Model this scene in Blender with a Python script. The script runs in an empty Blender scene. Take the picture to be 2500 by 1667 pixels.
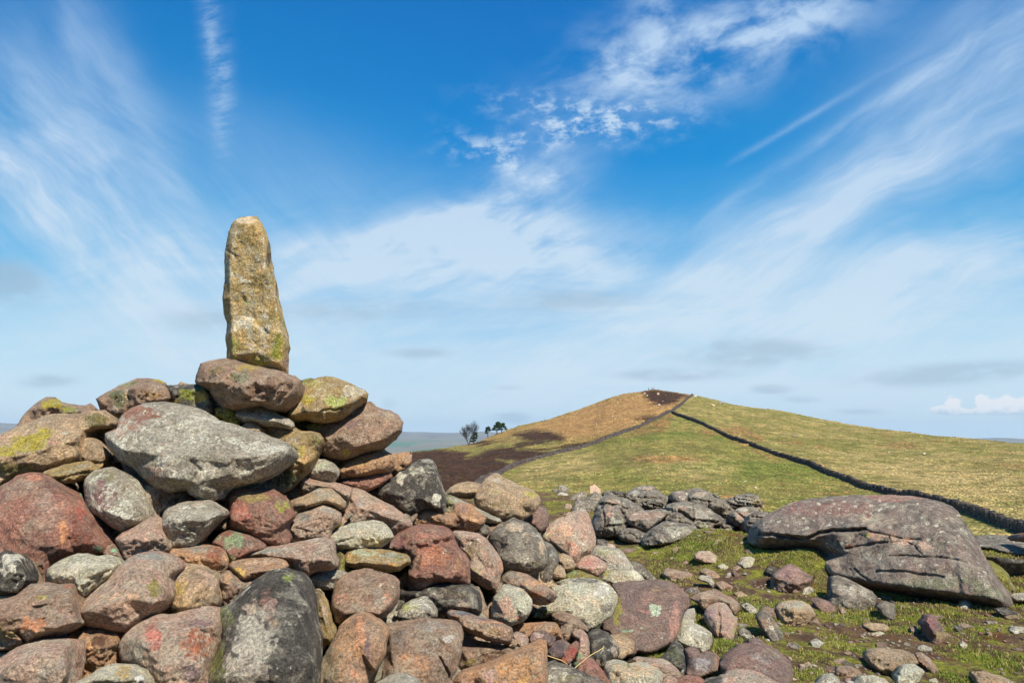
import bpy, math, random
import numpy as np
from mathutils import Vector, Matrix
from mathutils.geometry import delaunay_2d_cdt
random.seed(7)
rng = np.random.default_rng(7)
C = bpy.context.scene.collection
R = math.radians

# ---------------------------------------------------------------- camera
EYE = 1.6
FPX = 1667.0            # focal length in photo pixels (photo 2500 x 1667)
HORIZON = 1075.0
PITCH = math.atan((HORIZON - 833.5) / FPX)
cd = bpy.data.cameras.new('camera')
cam = bpy.data.objects.new('camera', cd)
C.objects.link(cam)
cd.sensor_width = 36.0
cd.lens = 36.0 * FPX / 2500.0
cd.clip_start = 0.05
cd.clip_end = 60000
cam.location = (0, 0, EYE)
cam.rotation_euler = (R(90) + PITCH, 0, 0)
bpy.context.scene.camera = cam

CP, SP = math.cos(PITCH), math.sin(PITCH)
def ray(u, v):
    """direction (x,y,z) for photo pixels, scaled so that y = 1"""
    u = np.asarray(u, float); v = np.asarray(v, float)
    a = (u - 1250.0) / FPX; b = (833.5 - v) / FPX
    y = CP - b * SP; z = SP + b * CP
    return a / y, z / y
def pix(x, y, z):
    """world point to photo pixel"""
    zz = z - EYE
    d = y * CP + zz * SP
    h = -y * SP + zz * CP
    d = np.maximum(d, 1e-3)
    return 1250.0 + FPX * x / d, 833.5 - FPX * h / d

# ---------------------------------------------------------------- sky and sun
SUN_EL, SUN_AZ = R(51), R(146)      # azimuth clockwise from +Y
sc = bpy.context.scene
sc.view_settings.view_transform = 'Standard'
sc.view_settings.look = 'None'
sc.view_settings.exposure = 0.50
sc.view_settings.gamma = 1.0
W = bpy.data.worlds.new('World'); sc.world = W; W.use_nodes = True
nt = W.node_tree; nt.nodes.clear()

class NG:
    """small helper to write node graphs as expressions"""
    def __init__(s, nt): s.nt = nt
    def node(s, t, **k):
        n = s.nt.nodes.new(t)
        for a, b in k.items(): setattr(n, a, b)
        return n
    def put(s, sock, v):
        if v is None: return
        if hasattr(v, 'is_output') or isinstance(v, bpy.types.NodeSocket): s.nt.links.new(v, sock)
        else: sock.default_value = v
    def m(s, op, a, b=None, c=None, clamp=False):
        n = s.node('ShaderNodeMath', operation=op, use_clamp=clamp)
        s.put(n.inputs[0], a); s.put(n.inputs[1], b); s.put(n.inputs[2], c)
        return n.outputs[0]
    def add(s, a, b): return s.m('ADD', a, b)
    def sub(s, a, b): return s.m('SUBTRACT', a, b)
    def mul(s, a, b): return s.m('MULTIPLY', a, b)
    def ramp(s, x, lo, hi, a=0.0, b=1.0, smooth=True):
        n = s.node('ShaderNodeMapRange', interpolation_type='SMOOTHSTEP' if smooth else 'LINEAR')
        s.put(n.inputs[0], x); s.put(n.inputs[1], lo); s.put(n.inputs[2], hi); s.put(n.inputs[3], a); s.put(n.inputs[4], b)
        return n.outputs[0]
    def mix(s, f, a, b, mode='MIX'):
        n = s.node('ShaderNodeMix', data_type='RGBA', blend_type=mode)
        n.clamp_factor = True
        s.put(n.inputs[0], f)
        for i, v in ((6, a), (7, b)):
            if isinstance(v, (tuple, list)): n.inputs[i].default_value = tuple(v)[:3] + (1,)
            else: s.put(n.inputs[i], v)
        return n.outputs[2]
    def noise(s, vec, scale, detail=4, rough=.5, dist=0.0, lac=2.0):
        n = s.node('ShaderNodeTexNoise')
        s.put(n.inputs['Vector'], vec); n.inputs['Scale'].default_value = scale
        n.inputs['Detail'].default_value = detail; n.inputs['Roughness'].default_value = rough
        n.inputs['Distortion'].default_value = dist; n.inputs['Lacunarity'].default_value = lac
        return n.outputs[0]
    def vor(s, vec, scale, feature='F1', rand=1.0):
        n = s.node('ShaderNodeTexVoronoi', feature=feature)
        s.put(n.inputs['Vector'], vec); n.inputs['Scale'].default_value = scale
        n.inputs['Randomness'].default_value = rand
        return n
    def xyz(s, x, y, z=0.0):
        n = s.node('ShaderNodeCombineXYZ'); s.put(n.inputs[0], x); s.put(n.inputs[1], y); s.put(n.inputs[2], z)
        return n.outputs[0]
    def colramp(s, x, stops):
        n = s.node('ShaderNodeValToRGB'); s.put(n.inputs[0], x)
        e = n.color_ramp.elements
        while len(e) > 2: e.remove(e[-1])
        for i, (p, c) in enumerate(stops):
            el = e[i] if i < 2 else e.new(p)
            el.position = p; el.color = tuple(c)[:3] + (1,)
        return n.outputs[0]

g = NG(nt)
tc = g.node('ShaderNodeTexCoord').outputs['Generated']
sep = g.node('ShaderNodeSeparateXYZ'); g.put(sep.inputs[0], tc)
dx, dy, dz = sep.outputs
sky = g.node('ShaderNodeTexSky', sky_type='NISHITA')
sky.sun_disc = False; sky.sun_elevation = SUN_EL; sky.sun_rotation = SUN_AZ
sky.air_density = 1.0; sky.dust_density = 0.6; sky.ozone_density = 2.0; sky.altitude = 300
# tangent coordinates of the sky direction (heading along +Y), world-fixed
fy = g.m('MAXIMUM', dy, 0.08)
TX = g.m('DIVIDE', dx, fy); TY = g.m('DIVIDE', dz, fy)
fwd = g.ramp(dy, 0.05, 0.25)
warp = g.noise(g.xyz(TX, TY, 0.0), 3.0, 3, .55)
warp2 = g.noise(g.xyz(TX, TY, 5.0), 3.0, 3, .55)
TXw = g.add(TX, g.mul(g.sub(warp, .5), .10)); TYw = g.add(TY, g.mul(g.sub(warp2, .5), .10))
def tp(u, v):
    a, b = ray(u, v); return float(a), float(b)
def blob(u, v, ang, su, sv, amp, X=TXw, Y=TYw, p=1.0):
    """soft elongated patch of cloud; centre and angle given as seen from the cairn"""
    x0, y0 = tp(u, v); c, s_ = math.cos(R(ang)), math.sin(R(ang))
    ax = g.sub(X, x0); ay = g.sub(Y, y0)
    p1 = g.add(g.mul(ax, c / su), g.mul(ay, s_ / su))
    p2 = g.add(g.mul(ax, -s_ / sv), g.mul(ay, c / sv))
    q = g.add(g.mul(p1, p1), g.mul(p2, p2))
    e = g.m('POWER', 2.718, g.mul(q, -1.0))
    return g.mul(e, amp)
def rot(X, Y, ang, sx, sy):
    c, s_ = math.cos(R(ang)), math.sin(R(ang))
    return g.xyz(g.mul(g.add(g.mul(X, c), g.mul(Y, s_)), sx), g.mul(g.sub(g.mul(Y, c), g.mul(X, s_)), sy), 0.0)
# cloud-plane coordinates: streets of cirrus seen in perspective
pz = g.add(g.m('MAXIMUM', dz, 0.0), 0.10)
PX = g.m('DIVIDE', dx, pz); PY = g.m('DIVIDE', dy, pz)
def total(l):
    t = l[0]
    for b in l[1:]: t = g.add(t, b)
    return t
# fibrous texture along each family of streaks
streakR = g.noise(rot(TXw, TYw, 24, 2.6, 11), 1.0, 10, .6, .3)
streakR2 = g.noise(rot(TXw, TYw, 35, 2.6, 10), 1.0, 10, .6, .3)
streakL2 = g.noise(rot(TXw, TYw, -42, 2.6, 9), 1.0, 10, .6, .3)
puff = g.noise(rot(TXw, TYw, 15, 7, 11), 1.0, 10, .60, .2)
puffS = g.noise(rot(TX, TY, 5, 22, 34), 1.0, 8, .65)
horiz = g.noise(rot(TXw, TYw, 6, 3.0, 15), 1.0, 10, .62, .3)
def thr(n, lo, hi): return g.ramp(n, lo, hi)
veil = []
# broad band rising to the upper right, with its bright core
veil.append(g.mul(total([blob(1720, 690, 30, .30, .045, .62), blob(2120, 420, 34, .34, .070, .58), blob(2430, 130, 36, .24, .10, .62)]), g.ramp(streakR2, .25, .75, .45, 1.25)))
veil.append(g.mul(total([blob(2200, 215, 33.5, .42, .011, .55, TX, TY), blob(1900, 330, 31, .22, .005, .30, TX, TY), blob(1760, 410, 32, .13, .005, .25, TX, TY)]), thr(streakR2, .34, .62)))
# second band lower right
veil.append(g.mul(total([blob(2080, 740, 17, .52, .055, .60), blob(2450, 590, 20, .28, .07, .50), blob(2300, 880, 5, .50, .045, .4)]), g.ramp(streakR, .28, .72, .35, 1.3)))
veil.append(g.mul(blob(2350, 380, 24, .22, .045, .38), g.ramp(streakR, .3, .7, .2, 1.3)))
# cottony patch top right of centre
veil.append(g.mul(total([blob(1640, 120, 15, .14, .06, 1.0), blob(1850, 80, 25, .16, .06, .95), blob(1500, 160, -25, .07, .05, .7), blob(2020, 30, 15, .10, .04, .55), blob(1590, 20, 70, .05, .04, .7)]), g.ramp(puff, .36, .66, 0, 1.0)))
# crumbly ripples around the middle
veil.append(g.mul(total([blob(1400, 265, -4, .11, .025, 1.0), blob(1330, 330, 15, .13, .02, .8), blob(1520, 300, 10, .10, .035, .7), blob(1230, 385, -20, .08, .022, .8)]), thr(puffS, .44, .66)))
# bright plume in the centre
veil.append(g.mul(total([blob(1290, 470, 62, .13, .065, .60), blob(1230, 590, 5, .20, .045, .85), blob(1120, 530, 24, .15, .03, .7), blob(940, 600, 4, .20, .022, .5), blob(1400, 640, -4, .16, .03, .5)]), g.ramp(puff, .30, .64, .25, 1.1)))
veil.append(g.mul(blob(1150, 690, -3, .40, .05, .5), g.ramp(horiz, .3, .7, .1, 1.2)))
# left hand veils
veil.append(g.mul(total([blob(80, 470, -42, .32, .05, .80), blob(330, 470, -40, .42, .06, .42), blob(120, 250, -55, .25, .09, .35)]), g.ramp(streakL2, .28, .72, .2, 1.25)))
veil.append(g.mul(total([blob(330, 260, -62, .22, .035, .40), blob(200, 120, -70, .14, .02, .2)]), g.ramp(streakL2, .3, .7, .3, 1.2)))
veil.append(g.mul(total([blob(515, 90, 97, .12, .015, .48, TXw, TY), blob(540, 230, 88, .09, .013, .30, TXw, TY)]), g.ramp(g.noise(rot(TXw, TY, 15, 22, 60), 1.0, 8, .7), .34, .62, .15, 1.15)))
veil.append(g.mul(blob(420, 620, -20, .45, .16, .42), g.ramp(streakL2, .25, .75, .5, 1.1)))
veil.append(g.mul(blob(800, 440, -20, .30, .07, .16), 1.0))
cover = total(veil)
# general thickening of the veil toward the horizon
low = g.ramp(TY, .43, .01, 0.0, 1.0, False)
low = g.mul(g.m('POWER', low, 1.25), g.add(g.ramp(horiz, .34, .66, .30, 1.02), g.mul(low, .18)))
behind = g.sub(1.0, fwd)
cover = g.add(g.mul(cover, fwd), g.add(low, g.mul(behind, g.ramp(g.noise(g.xyz(PX, PY, 0), 1.5, 6, .6), .45, .75, 0, .6))))
fibR = g.noise(rot(TXw, TYw, 29, 5, 60), 1.0, 6, .7); fibL = g.noise(rot(TXw, TYw, -42, 5, 55), 1.0, 6, .7)
fib = g.mix(g.ramp(TX, -.35, -.05), fibL, fibR)
cover = g.mul(cover, g.ramp(fib, .30, .70, .86, 1.12))
cover = g.m('MINIMUM', g.mul(cover, .84), 0.95)
# clear-sky colour (polarised deep blue overhead, paler near the ground)
clear = g.colramp(g.ramp(TY, 0.0, .85, 0, 1, False), [(0.0, (.60, .82, .94)), (.17, (.30, .62, .90)), (.34, (.012, .35, .78)), (.5, (.0, .255, .68)), (.66, (.0, .200, .60)), (.86, (.0, .155, .53))])
pol = g.colramp(g.m('ABSOLUTE', g.sub(TX, .02)), [(0.0, (1, 1, 1)), (1.0, (1.6, 1.28, 1.06))])
nish = g.mix(1.0, sky.outputs[0], (.10, .10, .10), 'MULTIPLY')
clear = g.mix(1.0, clear, pol, 'MULTIPLY')
clear = g.mix(.02, clear, nish)
cloudcol = g.colramp(g.ramp(TY, 0, .7, 0, 1, False), [(0.0, (.70, .85, .95)), (.25, (.66, .81, .93)), (.6, (.56, .72, .91)), (1.0, (.48, .66, .90))])
col = g.mix(cover, clear, cloudcol)
# small grey cloud shreds low down
gn = g.noise(rot(TX, TY, 2, 9, 26), 1.0, 8, .62)
grey = total([blob(1830, 860, 0, .12, .022, 1.0, TX, TY), blob(1640, 915, 0, .085, .010, .9, TX, TY), blob(2330, 912, 4, .16, .018, .9, TX, TY), blob(20, 690, -15, .06, .035, 1.0, TX, TY),
              blob(120, 930, 2, .05, .012, .8, TX, TY), blob(500, 780, 0, .09, .03, .55, TX, TY), blob(870, 760, 0, .15, .022, .6, TX, TY), blob(1400, 735, 0, .13, .02, .65, TX, TY), blob(1030, 862, 0, .06, .010, .7, TX, TY),
              blob(1880, 950, 0, .03, .007, .9, TX, TY), blob(1250, 1020, 0, .03, .010, .9, TX, TY), blob(950, 985, 0, .014, .012, .5, TX, TY), blob(1960, 975, 0, .03, .006, .7, TX, TY), blob(1240, 945, 0, .03, .006, .5, TX, TY), blob(2100, 1005, 0, .045, .006, .6, TX, TY)])
grey = g.mul(g.ramp(grey, .12, .75), g.ramp(gn, .30, .56))
col = g.mix(g.mul(g.mul(grey, .55), fwd), col, (.37, .49, .62))
# cumulus bank low on the right: bright rounded tops, blue-grey bases
cv_unused = None # g.vor(rot(g.add(TX, g.mul(g.sub(puffS, .5), .02)), g.add(TY, g.mul(g.sub(gn, .5), .012)), 0, 22, 34), 1.0, 'SMOOTH_F1').outputs['Distance']
def sp(u, v, ru, rv, a): return blob(u, v, 0, ru / 1667., rv / 1667., a, TX, TY)
cn = g.noise(rot(TX, TY, 0, 55, 85), 1.0, 7, .58, .4)
bank = total([sp(2287, 1000, 30, 11, .9), sp(2326, 990, 25, 26, 1.1), sp(2398, 984, 25, 27, 1.1), sp(2452, 985, 28, 27, 1.1), sp(2503, 987, 24, 25, 1.1), sp(2560, 985, 30, 26, 1.1), sp(2400, 1007, 110, 9, .9), sp(2550, 1007, 90, 12, .9)])
bank = g.mul(g.ramp(g.add(bank, g.mul(g.sub(cn, .5), 1.5)), .50, .78), g.ramp(TY, tp(2400, 1017)[1], tp(2400, 1009)[1]))
base = g.mul(g.ramp(g.add(total([sp(2290, 1025, 40, 5, .8), sp(2420, 1026, 60, 8, .9), sp(2500, 1018, 40, 14, .8), sp(2210, 1022, 20, 4, .7), sp(2330, 1062, 30, 5, .7)]), g.mul(g.sub(cn, .5), 1.2)), .45, .9), .55)
shade = g.ramp(g.add(g.mul(g.sub(cn, .5), .035), TY), tp(2400, 1016)[1], tp(2400, 994)[1])
ccol = g.mix(shade, (.56, .70, .84), (1.0, 1.0, 1.0))
col = g.mix(g.mul(base, fwd), col, (.72, .82, .90))
col = g.mix(g.mul(g.mul(bank, .96), fwd), col, ccol)
bg = g.node('ShaderNodeBackground'); g.put(bg.inputs[0], col); bg.inputs[1].default_value = 0.70
out = g.node('ShaderNodeOutputWorld'); nt.links.new(bg.outputs[0], out.inputs[0])

sd = bpy.data.lights.new('sun', 'SUN'); sd.energy = 5.0; sd.angle = R(0.5); sd.color = (1.0, .94, .84)
so = bpy.data.objects.new('sun', sd); C.objects.link(so)
sdir = Vector((math.sin(SUN_AZ) * math.cos(SUN_EL), math.cos(SUN_AZ) * math.cos(SUN_EL), math.sin(SUN_EL)))
so.rotation_euler = sdir.to_track_quat('Z', 'Y').to_euler()
so.location = (20, -30, 60)

# ---------------------------------------------------------------- numpy noise
def _hash(ix, iy, iz, s):
    n = (ix * 374761393 + iy * 668265263 + iz * 2147483647 + s * 1274126177) & 0xFFFFFFFF
    n = ((n ^ (n >> 13)) * 1274126177) & 0xFFFFFFFF
    n = ((n ^ (n >> 16)) * 2246822519) & 0xFFFFFFFF
    return ((n ^ (n >> 15)) & 0xFFFFFF) / float(0xFFFFFF)
def vnoise(p, s=0):
    p = np.asarray(p, float); i = np.floor(p).astype(np.int64); f = p - i
    f = f * f * f * (f * (f * 6 - 15) + 10)
    r = 0
    for a in (0, 1):
        for b in (0, 1):
            for c in (0, 1):
                w = (f[:, 0] if a else 1 - f[:, 0]) * (f[:, 1] if b else 1 - f[:, 1]) * (f[:, 2] if c else 1 - f[:, 2])
                r = r + w * _hash(i[:, 0] + a, i[:, 1] + b, i[:, 2] + c, s)
    return r * 2 - 1
def fbm(p, octaves=4, s=0, gain=.5, ridged=False):
    r = 0; a = 1.0; t = 0
    p = np.asarray(p, float)
    for k in range(octaves):
        n = vnoise(p, s + k * 17)
        if ridged: n = 1 - 2 * np.abs(n)
        r = r + a * n; t += a; a *= gain; p = p * 2.03 + 11.3
    return r / t

# ---------------------------------------------------------------- object helpers
def mesh_obj(name, verts, faces, mat, parent=None, smooth=True, loc=None):
    me = bpy.data.meshes.new(name)
    verts = np.asarray(verts, float)
    if loc is not None: verts = verts - np.asarray(loc, float)
    me.from_pydata(verts.tolist() if len(verts) < 5 else [tuple(v) for v in verts.tolist()], [], faces)
    if smooth: me.shade_smooth()
    o = bpy.data.objects.new(name, me); C.objects.link(o)
    if mat: me.materials.append(mat)
    if loc is not None: o.location = tuple(float(c) for c in loc)
    if parent is not None: o.parent = parent
    return o
def fast_mesh(name, verts, faces, mat, smooth=True):
    """verts (n,3), faces (m,k) arrays"""
    me = bpy.data.meshes.new(name)
    verts = np.asarray(verts, np.float32); faces = np.asarray(faces, np.int32)
    m, k = faces.shape
    me.vertices.add(len(verts)); me.vertices.foreach_set('co', verts.ravel())
    me.loops.add(m * k); me.loops.foreach_set('vertex_index', faces.ravel())
    me.polygons.add(m)
    me.polygons.foreach_set('loop_start', np.arange(0, m * k, k, dtype=np.int32))
    me.update(calc_edges=True); me.validate()
    if smooth: me.shade_smooth()
    if mat: me.materials.append(mat)
    o = bpy.data.objects.new(name, me); C.objects.link(o)
    return o
def tag(o, label=None, cat=None, group=None, kind=None):
    if label: o['label'] = label
    if cat: o['category'] = cat
    if group: o['group'] = group
    if kind: o['kind'] = kind
    return o
def thing(name, loc, label, cat, group=None):
    o = bpy.data.objects.new(name, None); C.objects.link(o); o.location = loc
    o.empty_display_size = .2
    return tag(o, label, cat, group)
def color_attr(o, name, rgba):
    a = o.data.color_attributes.new(name, 'FLOAT_COLOR', 'POINT')
    a.data.foreach_set('color', np.asarray(rgba, np.float32).ravel())

# ---------------------------------------------------------------- materials
def new_mat(name):
    m = bpy.data.materials.new(name); m.use_nodes = True
    t = m.node_tree; t.nodes.clear(); gg = NG(t)
    b = gg.node('ShaderNodeBsdfPrincipled'); o = gg.node('ShaderNodeOutputMaterial')
    t.links.new(b.outputs[0], o.inputs[0])
    b.inputs['Roughness'].default_value = .9
    b.inputs['Specular IOR Level'].default_value = .25
    return m, gg, b
def bump(gg, b, h, strength, dist):
    n = gg.node('ShaderNodeBump'); n.inputs['Strength'].default_value = strength; n.inputs['Distance'].default_value = dist
    gg.put(n.inputs['Height'], h); gg.put(b.inputs['Normal'], n.outputs[0])

def rock_material():
    m, k, b = new_mat('gritstone')
    co = k.node('ShaderNodeTexCoord').outputs['Object']
    oi = k.node('ShaderNodeObjectInfo')
    def attr(n, typ='OBJECT'):
        a = k.node('ShaderNodeAttribute', attribute_type=typ); a.attribute_name = n; return a
    off = k.node('ShaderNodeVectorMath', operation='ADD'); k.put(off.inputs[0], co)
    rnd = k.mul(oi.outputs['Random'], 37.0); k.put(off.inputs[1], k.xyz(rnd, k.mul(rnd, 1.7), k.mul(rnd, .6)))
    p = off.outputs[0]
    ca = attr('ca').outputs['Color']; cb = attr('cb').outputs['Color']
    lich = attr('lichen').outputs['Fac']; moss = attr('moss').outputs['Fac']; dark = attr('stain').outputs['Fac']; speck = attr('speck').outputs['Fac']
    big = k.noise(p, 4.5, 6, .62, .6)
    med = k.noise(p, 16, 7, .68, .3)
    fine = k.noise(p, 70, 5, .75)
    grain = k.noise(p, 210, 3, .8)
    col = k.mix(k.ramp(big, .40, .60), ca, cb)
    # painted patches of stain, lichen or bare stone (vertex colour)
    pa = attr('patch', 'GEOMETRY')
    pf = k.mul(k.ramp(k.add(k.mul(pa.outputs['Alpha'], .85), k.add(k.mul(k.sub(med, .5), 1.0), k.mul(k.sub(big, .5), 1.1))), .30, .66), .88)
    col = k.mix(pf, col, pa.outputs['Color'])
    # rusty and pale mottling
    rust = k.ramp(k.noise(p, 7.5, 6, .7, .8), .55, .70)
    col = k.mix(k.mul(rust, .42), col, k.mix(1.0, col, (1.24, .84, .70), 'MULTIPLY'))
    col = k.mix(k.ramp(med, .30, .72), k.mix(1.0, col, (.74, .72, .71), 'MULTIPLY'), k.mix(1.0, col, (1.26, 1.24, 1.20), 'MULTIPLY'))
    film = k.ramp(k.noise(p, 9, 7, .72, .5), .46, .66)
    col = k.mix(k.mul(k.mul(film, .62), k.ramp(lich, .05, .35)), col, (.36, .33, .27))
    col = k.mix(k.mul(k.ramp(k.noise(p, 3.2, 4, .6), .52, .68), .45), col, k.mix(1.0, col, (.78, .90, .95), 'MULTIPLY'))
    # dark weathering skin
    dk = k.mul(k.ramp(k.add(k.noise(p, 6, 7, .7, .4), k.mul(k.sub(dark, .5), .5)), .52, .66), k.ramp(dark, 0, .15))
    col = k.mix(k.mul(dk, .8), col, (.045, .040, .034))
    # moss and algae
    ms = k.mul(k.ramp(k.add(k.noise(p, 5.2, 6, .66, .3), k.mul(k.sub(moss, .5), .55)), .52, .68), k.ramp(moss, 0, .12))
    mcol = k.mix(k.ramp(fine, .35, .65), (.085, .085, .018), (.22, .20, .035))
    col = k.mix(k.mul(ms, .85), col, mcol)
    # crusty grey-white lichen rosettes and flecks
    ln = k.noise(p, 22, 6, .72, .5)
    ls = k.mul(k.ramp(k.add(k.mul(ln, .55), k.add(k.mul(k.noise(p, 5.0, 4, .6), .45), k.mul(k.sub(lich, .5), .24))), .535, .585), k.ramp(lich, 0, .1))
    col = k.mix(k.mul(ls, .8), col, k.mix(fine, (.30, .30, .25), (.66, .64, .56)))
    # crystals and pits
    col = k.mix(1.0, col, k.colramp(fine, [(.33, (.52, .50, .47)), (.5, (1.30, 1.26, 1.17)), (.67, (2.25, 2.12, 1.88))]), 'MULTIPLY')
    col = k.mix(1.0, col, (1.34, 1.33, 1.27), 'MULTIPLY')
    col = k.mix(k.mul(k.ramp(grain, .60, .70), k.mul(speck, .8)), col, (.78, .72, .63))
    col = k.mix(k.mul(k.ramp(grain, .38, .28), .6), col, (.05, .042, .036))
    k.put(b.inputs['Base Color'], col)
    h = k.add(k.mul(med, .50), k.add(k.mul(fine, .75), k.mul(grain, .24)))
    cr = k.vor(k.node('ShaderNodeVectorMath', operation='ADD').outputs[0] if False else p, 5.0, 'DISTANCE_TO_EDGE').outputs['Distance']
    h = k.add(h, k.mul(k.ramp(k.add(cr, k.mul(k.sub(med, .5), .10)), 0, .035), .12))
    bump(k, b, h, 1.0, .055)
    b.inputs['Roughness'].default_value = .88
    return m
ROCK = rock_material()

# ---------------------------------------------------------------- terrain
SKY = [(-900,1330),(0,1230),(500,1190),(800,1142),(965,1110),(1012,1100),(1053,1097),(1104,1088),(1138,1083),(1172,1075),(1206,1061),(1233,1052),(1267,1039),(1308,1029),(1335,1024),(1369,1013),(1403,1003),(1444,988),(1478,974),(1522,962),(1563,957),(1597,952),(1631,955),(1675,963),(1692,965),(1711,968),(1753,978),(1784,987),(1830,995),(1906,1003),(1983,1018),(2059,1033),(2136,1045),(2212,1054),(2289,1064),(2365,1071),(2442,1077),(2500,1082),(2750,1105),(3300,1160),(4200,1260)]
_a = np.array([[*ray(u, v)] for u, v in SKY]); SKAZ = np.arctan(_a[:, 0]); SKTE = _a[:, 1] * np.cos(SKAZ)
def tab(pairs):
    """table (photo column -> value) as a function of azimuth"""
    az = np.arctan(ray(np.array([p[0] for p in pairs], float), np.full(len(pairs), 1200.))[0])
    return az, np.array([p[1] for p in pairs], float)
def tabv(pairs):
    """table (photo column, row) -> tan of elevation"""
    a, b = ray(np.array([p[0] for p in pairs], float), np.array([p[1] for p in pairs], float))
    az = np.arctan(a); return az, b * np.cos(az)
T_E = tabv([(-900,1420),(0,1330),(900,1230),(1200,1200),(1350,1198),(1500,1206),(1600,1218),(1700,1250),(1800,1272),(1900,1300),(2350,1342),(2500,1352),(3300,1380)])
T_0 = tabv([(-900,1410),(0,1320),(900,1220),(1200,1193),(1350,1191),(1500,1200),(1600,1210),(1700,1240),(1800,1260),(1900,1285),(2350,1328),(2500,1338),(3300,1370)])
T_RS = tab([(-900,200),(900,230),(1100,280),(1250,330),(1450,390),(1600,420),(1750,400),(2000,380),(2300,320),(2500,290),(3300,260)])
T_R0 = tab([(-900,60),(1000,120),(1250,125),(1500,110),(1700,85),(1900,75),(2400,66),(3300,60)])
def terrain_te(az, r):
    """tan(elevation) seen from the eye of the ground at azimuth az, distance r (no detail)"""
    tes = np.interp(az, SKAZ, SKTE); tee = np.interp(az, *T_E); te0 = np.interp(az, *T_0)
    rs = np.interp(az, *T_RS); r0 = np.interp(az, *T_R0); re = EYE / -tee
    near = -EYE / r
    s1 = np.clip((np.log(r) - np.log(re)) / (np.log(r0) - np.log(re)), 0, 1)
    mid = tee + (te0 - tee) * s1 - .012 * np.sin(np.pi * s1)
    s2 = np.clip((np.log(r) - np.log(r0)) / (np.log(rs) - np.log(r0)), 0, 1)
    t2 = s2 + .10 * np.sin(np.pi * s2) * s2
    hill = te0 + (tes - te0) * t2
    q = np.maximum(r - rs, 0) / rs
    far = tes - .05 * q - .25 * q * q / (1 + q * 2)
    te = np.where(r < re, near, np.where(r < r0, mid, np.where(r < rs, hill, far)))
    return te
def ground_z(x, y, detail=True):
    x = np.atleast_1d(np.asarray(x, float)); y = np.atleast_1d(np.asarray(y, float))
    r = np.hypot(x, y) + 1e-6; az = np.arctan2(x, y)
    z = EYE + r * terrain_te(np.clip(az, -1.5, 1.5), r)
    p = np.stack([x, y, np.zeros_like(x)], 1)
    if detail:
        fade = np.clip((26 - r) / 10, 0, 1)
        z = z + fade * (.085 * fbm(p * .55, 3, 3) + .030 * fbm(p * 2.6, 3, 5) + .012 * fbm(p * 9, 3, 6))
        # grassy knoll between the outcrop and the big boulder
        kx, ky = 3.0, 9.9
        z = z + .34 * np.exp(-((x - kx) / .8) ** 2 - ((y - ky) / 1.2) ** 2)
        z = z + .27 * np.exp(-((x - 3.52) / .42) ** 2 - ((y - 8.3) / .34) ** 2) + .10 * np.exp(-((x - 3.2) / .5) ** 2 - ((y - 8.7) / .4) ** 2)
        far = np.clip((r - 30) / 60, 0, 1)
        z = z + far * (.9 * fbm(p * .018, 3, 9) * np.clip(r / 250, 0, 1) + .18 * fbm(p * .16, 4, 11))
        z = z - np.clip((r - 700) / 2500, 0, 1) * 60
    z = np.maximum(z, -165)
    return z
def ground_hit(u, v, rmin=2.0, rmax=460.0):
    """where a line of sight meets the ground"""
    a, b = ray(u, v)
    ys = np.exp(np.linspace(math.log(rmin), math.log(rmax), 2600))
    xs = a * ys; zs = EYE + b * ys
    gz = ground_z(xs, ys)
    k = np.nonzero(zs <= gz)[0]
    i = k[0] if len(k) else int(np.argmin(zs - gz))
    return float(xs[i]), float(ys[i]), float(gz[i])

def inpoly(px, py, poly):
    inside = np.zeros(px.shape, bool); n = len(poly); j = n - 1
    for i in range(n):
        xi, yi = poly[i]; xj, yj = poly[j]
        if yi != yj:
            c = ((yi > py) != (yj > py)) & (px < (xj - xi) * (py - yi) / (yj - yi) + xi)
            inside ^= c
        j = i
    return inside
def polydist(px, py, poly):
    d = np.full(px.shape, 1e9); n = len(poly)
    for i in range(n):
        ax, ay = poly[i]; bx, by = poly[(i + 1) % n]
        vx, vy = bx - ax, by - ay; L = vx * vx + vy * vy + 1e-9
        t = np.clip(((px - ax) * vx + (py - ay) * vy) / L, 0, 1)
        d = np.minimum(d, np.hypot(px - ax - t * vx, py - ay - t * vy))
    return d
def softpoly(px, py, poly, w):
    d = polydist(px, py, poly); d = np.where(inpoly(px, py, poly), d, -d)
    return np.clip(d / w * .5 + .5, 0, 1)

TL = dict(A=(0, 900, 4.48), B=(450, 850, 3.92), C=(0, 1200, 3.358), D=(450, 1200, 3.358), E=(900, 1100, 4.48), F=(900, 1380, 4.704),
          G=(1350, 1150, 4.704), H=(1350, 1380, 4.704), I=(1800, 1180, 3.22), J=(500, 500, 3.484), K=(900, 930, 2.94), L=(1600, 930, 2.613), Z=(0, 0, 1.0))
def P(*a):
    """outline sketched on enlarged crops of the photo -> photo pixels"""
    o = []; t = TL['Z']
    for s in a:
        if isinstance(s, str): t = TL[s]
        else: o += [(t[0] + q[0] / t[2], t[1] + q[1] / t[2]) + tuple(q[2:]) for q in s]
    return o

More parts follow.
